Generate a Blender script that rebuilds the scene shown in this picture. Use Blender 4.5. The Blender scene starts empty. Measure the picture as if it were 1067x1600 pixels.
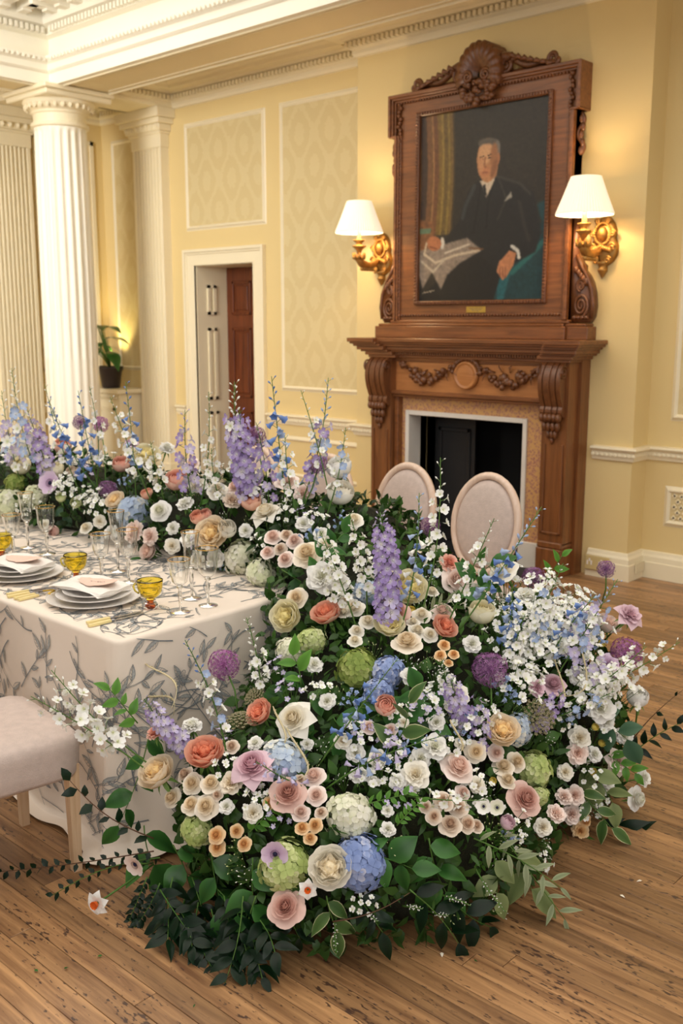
import bpy, math, random
import numpy as np
from mathutils import Vector, Matrix, Quaternion, noise

rnd = random.Random(7)
R = math.radians
PI = math.pi
sc = bpy.context.scene
C = sc.collection

# ------------------------------------------------------------------ camera
CAM_H = 1.75
FPX = 1556.0
PITCH = math.atan(.19)
YAW = R(42.7)
cam_d = bpy.data.cameras.new('camera')
cam_d.sensor_fit = 'VERTICAL'
cam_d.sensor_height = 36.0
cam_d.sensor_width = 24.0
cam_d.lens = FPX * 36.0 / 1600.0
cam_d.clip_start = .05
cam_d.dof.use_dof = True
cam_d.dof.focus_distance = 3.0
cam_d.dof.aperture_fstop = 4.0
cam = bpy.data.objects.new('camera', cam_d)
cam.location = (0, 0, CAM_H)
cam.rotation_euler = (PI / 2 - PITCH, 0, YAW)
C.objects.link(cam)
sc.camera = cam

# ------------------------------------------------------------------ world, lights, exposure
sc.view_settings.view_transform = 'Standard'
sc.view_settings.look = 'None'
sc.view_settings.exposure = 0.12
sc.view_settings.gamma = 1.0
sc.view_settings.use_curve_mapping = False
w = bpy.data.worlds.new('daylight')
sc.world = w
w.use_nodes = True
bg = w.node_tree.nodes['Background']
bg.inputs[0].default_value = (1.0, .965, .92, 1)
bg.inputs[1].default_value = .30


def area(name, loc, target, sx, sy, power, col, spread=180):
    l = bpy.data.lights.new(name, 'AREA')
    l.shape = 'RECTANGLE'
    l.size = sx
    l.size_y = sy
    l.energy = power
    l.color = col
    l.spread = R(spread)
    o = bpy.data.objects.new(name, l)
    o.location = loc
    o.rotation_euler = (Vector(target) - Vector(loc)).to_track_quat('-Z', 'Y').to_euler()
    C.objects.link(o)
    return o


area('soft_fill', (1.6, -3.4, 2.7), (-3.0, 3.2, .6), 3.2, 2.8, 92, (1.0, .975, .94))  # added area lamp, frontal fill for table and flowers; no window built here
area('soft_fill', (4.6, 2.6, 2.3), (-3.0, 5.4, 1.2), 2.6, 2.4, 44, (1.0, .975, .94))  # added fill lamp out of view, lifts the recess and fireplace wall
area('soft_fill', (-5.6, -2.5, 3.3), (-8.8, 5.4, 2.7), 2.0, 2.4, 75, (1.0, .97, .92), 70)  # added narrow lamp out of view to brighten the column, not a real window
# ------------------------------------------------------------------ camera model, used once to turn photo measurements into places
cP, sP, cY, sY = math.cos(PITCH), math.sin(PITCH), math.cos(YAW), math.sin(YAW)


def ray(px, py):
    a = (px - 533.5) / FPX
    b = -(py - 800) / FPX
    return Vector((a * cY - b * sY * sP - sY * cP, a * sY + b * cY * sP + cY * cP, b * cP - sP))


EYE = Vector((0, 0, CAM_H))


def on_z(px, py, z=0.):
    d = ray(px, py)
    return EYE + d * ((z - CAM_H) / d.z)


def on_y(px, py, y):
    d = ray(px, py)
    return EYE + d * (y / d.y)


def on_x(px, py, x):
    d = ray(px, py)
    return EYE + d * (x / d.x)


# ------------------------------------------------------------------ mesh helpers
KIDS = {}


class MB:
    def __init__(s):
        s.v = []
        s.f = []
        s.t = []
        s.m = []

    def add(s, vs, fs, t=None, m=0):
        o = len(s.v)
        s.v += [tuple(p) for p in vs]
        s.t += (list(t) if t is not None else [.5] * len(vs))
        s.f += [tuple(i + o for i in f) for f in fs]
        s.m += [m] * len(fs)
        return s

    def join(s, b, mat=None, m=None):
        vs = b.v if mat is None else [tuple(mat @ Vector(p)) for p in b.v]
        o = len(s.v)
        s.v += vs
        s.t += b.t
        s.f += [tuple(i + o for i in f) for f in b.f]
        s.m += (b.m if m is None else [m] * len(b.f))
        return s

    def box(s, x0, x1, y0, y1, z0, z1, bev=0., m=0):
        if bev <= 0:
            vs = [(x, y, z) for z in (z0, z1) for y in (y0, y1) for x in (x0, x1)]
            return s.add(vs, [(0, 2, 3, 1), (4, 5, 7, 6), (0, 1, 5, 4), (2, 6, 7, 3), (0, 4, 6, 2), (1, 3, 7, 5)], m=m)
        # bevelled on all edges: three nested boxes' corner points
        b = bev
        vs = []
        idx = {}
        for ax in range(3):
            for sx in (0, 1):
                for sy in (0, 1):
                    for sz in (0, 1):
                        p = [x0 + b if not sx else x1 - b, y0 + b if not sy else y1 - b, z0 + b if not sz else z1 - b]
                        e = [(x0, x1)[sx], (y0, y1)[sy], (z0, z1)[sz]]
                        p[ax] = e[ax]
                        idx[ax, sx, sy, sz] = len(vs)
                        vs.append(tuple(p))
        fs = []
        g = lambda a, *k: idx[(a,) + k]
        for k in (0, 1):
            q = [g(0, k, 0, 0), g(0, k, 1, 0), g(0, k, 1, 1), g(0, k, 0, 1)]
            fs.append(q if k else q[::-1])
            q = [g(1, 0, k, 0), g(1, 0, k, 1), g(1, 1, k, 1), g(1, 1, k, 0)]
            fs.append(q if k else q[::-1])
            q = [g(2, 0, 0, k), g(2, 1, 0, k), g(2, 1, 1, k), g(2, 0, 1, k)]
            fs.append(q if k else q[::-1])
        for a in (0, 1):
            for c in (0, 1):
                fs.append([g(0, a, c, 0), g(0, a, c, 1), g(1, a, c, 1), g(1, a, c, 0)])
                fs.append([g(0, a, 0, c), g(0, a, 1, c), g(2, a, 1, c), g(2, a, 0, c)])
                fs.append([g(1, 0, a, c), g(1, 1, a, c), g(2, 1, a, c), g(2, 0, a, c)])
                for d in (0, 1):
                    fs.append([g(0, a, c, d), g(1, a, c, d), g(2, a, c, d)])
        return s.add(vs, fs, m=m)

    def lathe(s, prof, seg=24, c=(0, 0, 0), mod=None, m=0, t=None, cap=True):
        vs = []
        ts = []
        n = len(prof)
        for j, (r, z) in enumerate(prof):
            for i in range(seg):
                a = 2 * PI * i / seg
                k = r * (mod(a, z) if mod else 1)
                vs.append((c[0] + k * math.cos(a), c[1] + k * math.sin(a), c[2] + z))
                ts.append(t(j / (n - 1)) if t else .5)
        fs = []
        for j in range(n - 1):
            for i in range(seg):
                i2 = (i + 1) % seg
                fs.append((j * seg + i, j * seg + i2, (j + 1) * seg + i2, (j + 1) * seg + i))
        if cap:
            if prof[0][0] > 1e-4:
                fs.append(tuple(range(seg))[::-1])
            if prof[-1][0] > 1e-4:
                fs.append(tuple((n - 1) * seg + i for i in range(seg)))
        return s.add(vs, fs, ts, m)

    def tube(s, pts, rad, seg=6, m=0, t=None, flat=1.0, cap=True):
        pts = [Vector(p) for p in pts]
        n = len(pts)
        if not hasattr(rad, '__len__'):
            rad = [rad] * n
        vs = []
        ts = []
        up = None
        for j in range(n):
            d = (pts[min(j + 1, n - 1)] - pts[max(j - 1, 0)])
            if d.length < 1e-9:
                d = Vector((0, 0, 1))
            d.normalize()
            if up is None:
                up = d.orthogonal().normalized()
            up = (up - d * up.dot(d))
            if up.length < 1e-6:
                up = d.orthogonal()
            up.normalize()
            sd = d.cross(up)
            for i in range(seg):
                a = 2 * PI * i / seg
                p = pts[j] + (up * math.cos(a) * flat + sd * math.sin(a)) * rad[j]
                vs.append(tuple(p))
                ts.append(.5 if t is None else t)
        fs = []
        for j in range(n - 1):
            for i in range(seg):
                i2 = (i + 1) % seg
                fs.append((j * seg + i, j * seg + i2, (j + 1) * seg + i2, (j + 1) * seg + i))
        if cap:
            fs.append(tuple(range(seg))[::-1])
            fs.append(tuple((n - 1) * seg + i for i in range(seg)))
        return s.add(vs, fs, ts, m)

    def ball(s, c, r, seg=8, rings=6, m=0, sq=(1, 1, 1), t=None):
        prof = []
        vs = []
        for j in range(1, rings):
            a = PI * j / rings
            for i in range(seg):
                b = 2 * PI * i / seg
                vs.append((c[0] + r * sq[0] * math.sin(a) * math.cos(b), c[1] + r * sq[1] * math.sin(a) * math.sin(b), c[2] - r * sq[2] * math.cos(a)))
        vs.append((c[0], c[1], c[2] - r * sq[2]))
        vs.append((c[0], c[1], c[2] + r * sq[2]))
        k = (rings - 1) * seg
        fs = []
        for j in range(rings - 2):
            for i in range(seg):
                i2 = (i + 1) % seg
                fs.append((j * seg + i, j * seg + i2, (j + 1) * seg + i2, (j + 1) * seg + i))
        for i in range(seg):
            i2 = (i + 1) % seg
            fs.append((k, i2, i))
            fs.append((k + 1, (rings - 2) * seg + i, (rings - 2) * seg + i2))
        return s.add(vs, fs, [t if t is not None else .5] * len(vs), m)

    def sweep(s, prof, path, closed=False, m=0):
        """prof: list of (out, z) ; path: list of (x, y, ox, oy): point and outward direction (mitred)"""
        vs = []
        n = len(prof)
        for (x, y, ox, oy) in path:
            for (o, z) in prof:
                vs.append((x + ox * o, y + oy * o, z))
        fs = []
        k = len(path)
        for a in range(k if closed else k - 1):
            b = (a + 1) % k
            for j in range(n - 1):
                fs.append((a * n + j, b * n + j, b * n + j + 1, a * n + j + 1))
        if not closed:
            fs.append(tuple(range(n)))
            fs.append(tuple((k - 1) * n + j for j in range(n))[::-1])
        return s.add(vs, fs, m=m)

    def prism(s, poly, f, m=0):
        """poly: 2-D outline; f(p, side) -> 3-D point for side 0 and 1; a solid slab"""
        n = len(poly)
        vs = [f(p, 0) for p in poly] + [f(p, 1) for p in poly]
        fs = [tuple(range(n)), tuple(range(2 * n - 1, n - 1, -1))]
        for i in range(n):
            j = (i + 1) % n
            fs.append((i, i + n, j + n, j))
        return s.add(vs, fs, m=m)

    def mesh(s, name, mats, smooth=True, org=(0, 0, 0)):
        me = bpy.data.meshes.new(name)
        o = Vector(org)
        vs = [(p[0] - o.x, p[1] - o.y, p[2] - o.z) for p in s.v]
        me.from_pydata(vs, [], s.f)
        for mt in (mats if isinstance(mats, (list, tuple)) else [mats]):
            me.materials.append(mt)
        if any(s.m):
            me.polygons.foreach_set('material_index', s.m)
        if smooth:
            me.polygons.foreach_set('use_smooth', [True] * len(s.f))
        if any(abs(q - .5) > 1e-6 for q in s.t):
            at = me.attributes.new('t', 'FLOAT', 'POINT')
            at.data.foreach_set('value', s.t)
        me.update()
        return me

    def build(s, name, mats, parent=None, smooth=True, org=None, loc=None):
        if org is None:
            org = tuple(parent.location) if (parent is not None and parent.parent is None) else (0, 0, 0)
            if parent is not None and parent.parent is not None:
                org = tuple(parent.location + parent.parent.location)
        o = bpy.data.objects.new(name, s.mesh(name, mats, smooth, org))
        C.objects.link(o)
        if parent is not None:
            o.parent = parent
            KIDS.setdefault(parent.name, []).append(o)
        elif loc is None:
            o.location = org
        if loc is not None:
            o.location = loc
        return o


def tag(o, label=None, cat=None, group=None, kind=None):
    if label:
        o['label'] = label
    if cat:
        o['category'] = cat
    if group:
        o['group'] = group
    if kind:
        o['kind'] = kind
    return o


def empty(name, loc=(0, 0, 0), rz=0):
    o = bpy.data.objects.new(name, None)
    o.location = loc
    o.rotation_euler = (0, 0, rz)
    o.empty_display_size = .05
    C.objects.link(o)
    return o


def obj(name, me, parent=None, M=None):
    o = bpy.data.objects.new(name, me)
    C.objects.link(o)
    if parent is not None:
        o.parent = parent
        KIDS.setdefault(parent.name, []).append(o)
    if M is not None:
        o.matrix_basis = M
    return o


def copy_tree(o, parent=None):
    c = o.copy()
    C.objects.link(c)
    c.parent = parent
    if parent is not None:
        KIDS.setdefault(parent.name, []).append(c)
    for ch in KIDS.get(o.name, ()):
        copy_tree(ch, c)
    return c


def align(axis, roll=0.):
    """rotation taking +Z to axis"""
    q = Vector((0, 0, 1)).rotation_difference(Vector(axis).normalized())
    return q.to_matrix().to_4x4() @ Matrix.Rotation(roll, 4, 'Z')


# ------------------------------------------------------------------ materials
def nt(name):
    m = bpy.data.materials.new(name)
    m.use_nodes = True
    t = m.node_tree
    b = t.nodes['Principled BSDF']
    return m, t, b


def lin(c):
    """sRGB 0-255 to linear"""
    o = []
    for k in c:
        k = k / 255.
        o.append(k / 12.92 if k <= .04045 else ((k + .055) / 1.055) ** 2.4)
    return (o[0], o[1], o[2], 1)


def N(t, typ, **kw):
    n = t.nodes.new(typ)
    for k, v in kw.items():
        setattr(n, k, v)
    return n


def mixc(t, fac, a, b):
    n = N(t, 'ShaderNodeMix', data_type='RGBA')
    for key, val in ((0, fac), (6, a), (7, b)):
        if hasattr(val, 'links') or isinstance(val, bpy.types.NodeSocket):
            t.links.new(val, n.inputs[key])
        else:
            n.inputs[key].default_value = val
    return n.outputs[2]


def plain(name, rgb, rough=.5, var=.06, scale=8., bump=0., metal=0., spec=.5, coat=0., bscale=None):
    m, t, b = nt(name)
    c = lin(rgb)
    tc = N(t, 'ShaderNodeTexCoord')
    nz = N(t, 'ShaderNodeTexNoise')
    nz.inputs['Scale'].default_value = scale
    nz.inputs['Detail'].default_value = 5
    t.links.new(tc.outputs['Object'], nz.inputs['Vector'])
    dk = tuple(k * (1 - var * 2) for k in c[:3]) + (1,)
    lt = tuple(min(1, k * (1 + var)) for k in c[:3]) + (1,)
    t.links.new(mixc(t, nz.outputs['Fac'], dk, lt), b.inputs['Base Color'])
    b.inputs['Roughness'].default_value = rough
    b.inputs['Metallic'].default_value = metal
    b.inputs['Specular IOR Level'].default_value = spec
    b.inputs['Coat Weight'].default_value = coat
    if bump:
        n2 = N(t, 'ShaderNodeTexNoise')
        n2.inputs['Scale'].default_value = bscale or scale * 5
        n2.inputs['Detail'].default_value = 4
        t.links.new(tc.outputs['Object'], n2.inputs['Vector'])
        bp = N(t, 'ShaderNodeBump')
        bp.inputs['Strength'].default_value = bump
        bp.inputs['Distance'].default_value = .01
        t.links.new(n2.outputs['Fac'], bp.inputs['Height'])
        t.links.new(bp.outputs['Normal'], b.inputs['Normal'])
    return m


def wood(name, dark, light, axis=0, scale=3., rough=.4, rand=0., specks=0., coat=0., stretch=14.):
    m, t, b = nt(name)
    tc = N(t, 'ShaderNodeTexCoord')
    mp = N(t, 'ShaderNodeMapping')
    s = [stretch] * 3
    s[axis] = 1.
    mp.inputs['Scale'].default_value = s
    t.links.new(tc.outputs['Object'], mp.inputs['Vector'])
    oi = N(t, 'ShaderNodeObjectInfo')
    vec = mp.outputs['Vector']
    if rand:
        ad = N(t, 'ShaderNodeVectorMath', operation='ADD')
        ml = N(t, 'ShaderNodeMath', operation='MULTIPLY')
        ml.inputs[1].default_value = 57.
        t.links.new(oi.outputs['Random'], ml.inputs[0])
        t.links.new(vec, ad.inputs[0])
        t.links.new(ml.outputs[0], ad.inputs[1])
        vec = ad.outputs[0]
    nz = N(t, 'ShaderNodeTexNoise')
    nz.inputs['Scale'].default_value = scale
    nz.inputs['Detail'].default_value = 8
    nz.inputs['Roughness'].default_value = .62
    nz.inputs['Distortion'].default_value = .6
    t.links.new(vec, nz.inputs['Vector'])
    rp = N(t, 'ShaderNodeValToRGB')
    rp.color_ramp.elements[0].position = .3
    rp.color_ramp.elements[0].color = lin(dark)
    rp.color_ramp.elements[1].position = .7
    rp.color_ramp.elements[1].color = lin(light)
    t.links.new(nz.outputs['Fac'], rp.inputs[0])
    col = rp.outputs[0]
    if rand:
        hs = N(t, 'ShaderNodeHueSaturation')
        mr = N(t, 'ShaderNodeMapRange')
        mr.inputs['To Min'].default_value = 1 - rand
        mr.inputs['To Max'].default_value = 1 + rand * .75
        t.links.new(oi.outputs['Random'], mr.inputs['Value'])
        t.links.new(mr.outputs[0], hs.inputs['Value'])
        t.links.new(col, hs.inputs['Color'])
        col = hs.outputs[0]
    if specks:
        m2 = N(t, 'ShaderNodeMapping')
        s2 = [60.] * 3
        s2[axis] = 22.
        m2.inputs['Scale'].default_value = s2
        t.links.new(tc.outputs['Object'], m2.inputs['Vector'])
        n3 = N(t, 'ShaderNodeTexNoise')
        n3.inputs['Scale'].default_value = 1.6
        n3.inputs['Detail'].default_value = 2
        ad2 = N(t, 'ShaderNodeVectorMath', operation='ADD')
        t.links.new(m2.outputs[0], ad2.inputs[0])
        ml2 = N(t, 'ShaderNodeMath', operation='MULTIPLY')
        ml2.inputs[1].default_value = 91.
        t.links.new(oi.outputs['Random'], ml2.inputs[0])
        t.links.new(ml2.outputs[0], ad2.inputs[1])
        t.links.new(ad2.outputs[0], n3.inputs['Vector'])
        n4 = N(t, 'ShaderNodeTexNoise')
        n4.inputs['Scale'].default_value = 2.3
        n4.inputs['Detail'].default_value = 3
        t.links.new(tc.outputs['Object'], n4.inputs['Vector'])
        th = N(t, 'ShaderNodeMath', operation='MULTIPLY_ADD')
        t.links.new(n4.outputs['Fac'], th.inputs[0])
        th.inputs[1].default_value = .55
        t.links.new(n3.outputs['Fac'], th.inputs[2])
        r2 = N(t, 'ShaderNodeMapRange')
        r2.inputs['From Min'].default_value = .90
        r2.inputs['From Max'].default_value = .98
        r2.inputs['To Max'].default_value = specks
        t.links.new(th.outputs[0], r2.inputs['Value'])
        col = mixc(t, r2.outputs[0], col, lin((62, 42, 34)))
    t.links.new(col, b.inputs['Base Color'])
    b.inputs['Roughness'].default_value = rough
    b.inputs['Coat Weight'].default_value = coat
    b.inputs['Coat Roughness'].default_value = .3
    bp = N(t, 'ShaderNodeBump')
    bp.inputs['Strength'].default_value = .12
    bp.inputs['Distance'].default_value = .004
    t.links.new(nz.outputs['Fac'], bp.inputs['Height'])
    t.links.new(bp.outputs['Normal'], b.inputs['Normal'])
    return m


def petal_mat(name, core, outer, edge=None, trans=.16, rough=.55, var=.08):
    """petal colour runs from the flower's heart (t=0) to its rim (t=1)"""
    m, t, b = nt(name)
    at = N(t, 'ShaderNodeAttribute')
    at.attribute_name = 't'
    rp = N(t, 'ShaderNodeValToRGB')
    e = rp.color_ramp.elements
    e[0].position = .05
    e[0].color = lin(core)
    e[1].position = .6
    e[1].color = lin(outer)
    if edge:
        x = e.new(1.0)
        x.color = lin(edge)
    t.links.new(at.outputs['Fac'], rp.inputs[0])
    oi = N(t, 'ShaderNodeObjectInfo')
    hs = N(t, 'ShaderNodeHueSaturation')
    mr = N(t, 'ShaderNodeMapRange')
    mr.inputs['To Min'].default_value = 1 - var
    mr.inputs['To Max'].default_value = 1 + var * .5
    t.links.new(oi.outputs['Random'], mr.inputs['Value'])
    t.links.new(mr.outputs[0], hs.inputs['Value'])
    t.links.new(rp.outputs[0], hs.inputs['Color'])
    t.links.new(hs.outputs[0], b.inputs['Base Color'])
    b.inputs['Roughness'].default_value = rough
    b.inputs['Specular IOR Level'].default_value = .25
    tr = N(t, 'ShaderNodeBsdfTranslucent')
    t.links.new(hs.outputs[0], tr.inputs[0])
    mx = N(t, 'ShaderNodeMixShader')
    mx.inputs[0].default_value = trans
    t.links.new(b.outputs[0], mx.inputs[1])
    t.links.new(tr.outputs[0], mx.inputs[2])
    t.links.new(mx.outputs[0], t.nodes['Material Output'].inputs[0])
    return m


def leaf_mat(name, dark, light, rough=.38, trans=.18, margin=None):
    m, t, b = nt(name)
    at = N(t, 'ShaderNodeAttribute')
    at.attribute_name = 't'
    oi = N(t, 'ShaderNodeObjectInfo')
    ad = N(t, 'ShaderNodeMath', operation='MULTIPLY_ADD')
    t.links.new(oi.outputs['Random'], ad.inputs[0])
    ad.inputs[1].default_value = .5
    t.links.new(at.outputs['Fac'], ad.inputs[2])
    mr = N(t, 'ShaderNodeMapRange')
    mr.inputs['From Max'].default_value = 1.4
    t.links.new(ad.outputs[0], mr.inputs['Value'])
    col = mixc(t, mr.outputs[0], lin(dark), lin(light))
    if margin:
        r2 = N(t, 'ShaderNodeMapRange')
        r2.inputs['From Min'].default_value = .82
        r2.inputs['From Max'].default_value = .95
        t.links.new(at.outputs['Fac'], r2.inputs['Value'])
        col = mixc(t, r2.outputs[0], col, lin(margin))
    t.links.new(col, b.inputs['Base Color'])
    b.inputs['Roughness'].default_value = rough
    b.inputs['Specular IOR Level'].default_value = .28
    tr = N(t, 'ShaderNodeBsdfTranslucent')
    t.links.new(col, tr.inputs[0])
    mx = N(t, 'ShaderNodeMixShader')
    mx.inputs[0].default_value = trans
    t.links.new(b.outputs[0], mx.inputs[1])
    t.links.new(tr.outputs[0], mx.inputs[2])
    t.links.new(mx.outputs[0], t.nodes['Material Output'].inputs[0])
    return m


def glass_mat(name, rgb, rough=.0, ior=1.45):
    m, t, b = nt(name)
    b.inputs['Base Color'].default_value = lin(rgb)
    b.inputs['Transmission Weight'].default_value = 1
    b.inputs['Roughness'].default_value = rough
    b.inputs['IOR'].default_value = ior
    return m


def damask(name, base, figure):
    m, t, b = nt(name)
    tc = N(t, 'ShaderNodeTexCoord')
    sp = N(t, 'ShaderNodeSeparateXYZ')
    t.links.new(tc.outputs['Object'], sp.inputs[0])
    mm = lambda op, a, c=None, d=None: _m(t, op, a, c, d)
    u = mm('ADD', sp.outputs[0], sp.outputs[1])
    cu = mm('COSINE', mm('MULTIPLY', u, 2 * PI / .36))
    cv = mm('COSINE', mm('MULTIPLY', sp.outputs[2], 2 * PI / .56))
    ring = mm('ADD', cu, cv)
    band = mm('COSINE', mm('MULTIPLY', ring, 3.4))
    nz = N(t, 'ShaderNodeTexNoise')
    nz.inputs['Scale'].default_value = 34
    t.links.new(tc.outputs['Object'], nz.inputs['Vector'])
    val = mm('ADD', band, mm('MULTIPLY', nz.outputs['Fac'], 3.0))
    r = N(t, 'ShaderNodeMapRange')
    r.inputs['From Min'].default_value = 1.7
    r.inputs['From Max'].default_value = 1.95
    t.links.new(val, r.inputs['Value'])
    t.links.new(mixc(t, r.outputs[0], lin(base), lin(figure)), b.inputs['Base Color'])
    b.inputs['Roughness'].default_value = .55
    return m


def _m(t, op, a, c=None, d=None):
    n = N(t, 'ShaderNodeMath', operation=op)
    for i, q in enumerate((a, c, d)):
        if q is None:
            continue
        if isinstance(q, bpy.types.NodeSocket):
            t.links.new(q, n.inputs[i])
        else:
            n.inputs[i].default_value = q
    return n.outputs[0]


M = {}
M['wall'] = plain('cream_paint', (226, 202, 144), .6, .02, 2.)
M['trimw'] = plain('ivory_woodwork_paint', (240, 228, 196), .45, .02, 3.)
M['white'] = plain('white_plaster_paint', (246, 240, 222), .55, .02, 3.)
M['ceil'] = plain('cream_ceiling_paint', (232, 216, 176), .6, .02, 2.)
M['damask'] = damask('damask_wallpaper', (212, 192, 142), (217, 199, 151))
M['board'] = wood('worn_oak_board', (104, 70, 44), (186, 142, 96), 0, 2.2, .36, .30, .9, .12, 16.)
M['gap'] = plain('dark_joint', (52, 34, 22), .9, .1)
M['oak'] = wood('carved_oak', (98, 56, 27), (146, 90, 47), 0, 2.5, .38, 0, 0, .25)
M['oakv'] = wood('carved_oak_upright', (94, 54, 26), (142, 88, 46), 2, 2.5, .38, 0, 0, .25)
M['oakd'] = wood('dark_carved_oak', (80, 44, 21), (128, 78, 42), 2, 6, .4, 0, 0, .2)
M['oakl'] = wood('pale_oak', (160, 100, 52), (188, 126, 72), 0, 2.5, .4, 0, 0, .2)
M['mahog'] = wood('mahogany', (74, 32, 14), (124, 62, 28), 2, 3, .35)
M['marble'] = plain('pink_mottled_marble', (178, 130, 96), .28, .28, 26., .0)
_t = M['marble'].node_tree
_v = N(_t, 'ShaderNodeTexVoronoi')
_v.inputs['Scale'].default_value = 60
_tc = N(_t, 'ShaderNodeTexCoord')
_t.links.new(_tc.outputs['Object'], _v.inputs['Vector'])
_r = N(_t, 'ShaderNodeValToRGB')
_r.color_ramp.elements[0].color = lin((150, 98, 84))
_r.color_ramp.elements[0].position = .1
_r.color_ramp.elements[1].color = lin((206, 160, 104))
_r.color_ramp.elements[1].position = .6
_e = _r.color_ramp.elements.new(.35)
_e.color = lin((182, 132, 112))
_t.links.new(_v.outputs['Distance'], _r.inputs[0])
_t.links.new(_r.outputs[0], _t.nodes['Principled BSDF'].inputs['Base Color'])
_r2 = N(_t, 'ShaderNodeTexNoise')
M['whitem'] = plain('white_marble', (226, 220, 210), .3, .05, 9.)
M['iron'] = plain('black_iron', (24, 23, 24), .55, .1, 4.)
M['soot'] = plain('soot_black_brick', (14, 13, 13), .9, .1, 4.)
M['gilt'] = plain('gilt', (196, 148, 80), .38, .25, 30., .25, .75, .5)
M['brass'] = plain('brass_plate', (214, 178, 88), .3, .08, 30., 0, .8)
M['linen'] = plain('rose_grey_linen', (206, 188, 178), .85, .10, 40., .35, 0, .2, 0, 260.)
M['chairwood'] = wood('limed_wood', (196, 160, 122), (222, 192, 158), 2, 3, .5)
M['chairframe'] = wood('blush_limed_wood', (214, 186, 164), (232, 208, 190), 2, 4, .5)
M['cloth'] = plain('cream_tablecloth', (238, 224, 208), .8, .03, 3., .05, 0, .2, 0, 400)
M['print'] = plain('slate_print_ink', (122, 128, 132), .8, .1, 30.)
M['print2'] = plain('pale_slate_print_ink', (178, 178, 174), .8, .1, 30.)
M['china'] = plain('glazed_white_china', (238, 232, 226), .18, .01, 4.)
M['napkin'] = plain('white_linen', (240, 234, 226), .85, .03, 20., .2, 0, .2, 0, 300)
M['card'] = plain('blush_handmade_paper', (240, 204, 186), .8, .08, 30.)
M['ink'] = plain('grey_ink', (120, 100, 92), .8, 0)
M['glass'] = glass_mat('clear_glass', (252, 252, 250))
M['amber'] = glass_mat('amber_glass', (244, 226, 96))
M['orange'] = glass_mat('orange_glass', (210, 104, 24))
M['gold'] = plain('gold_rim', (220, 172, 82), .22, .03, 10, 0, .9)
M['ivory'] = plain('ivory_handle', (236, 216, 152), .35, .06, 20)
M['steel'] = plain('steel', (190, 192, 196), .18, .03, 10, 0, 1.)
M['ribbon'] = plain('mustard_ribbon', (222, 182, 60), .5, .05, 10)
M['plastic'] = plain('cream_plastic', (226, 214, 180), .4, .02)
M['brass2'] = plain('ochre_socket_plate', (206, 184, 128), .4, .03)
M['pot'] = plain('dark_glazed_pot', (52, 42, 40), .3, .15, 5)
M['stem'] = leaf_mat('green_stem', (72, 112, 44), (128, 160, 84), .5, .1)
M['twig'] = plain('brown_twig', (96, 66, 44), .7, .2, 30)
M['moss'] = plain('dark_moss', (40, 42, 20), .95, .4, 40, .8)

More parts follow.
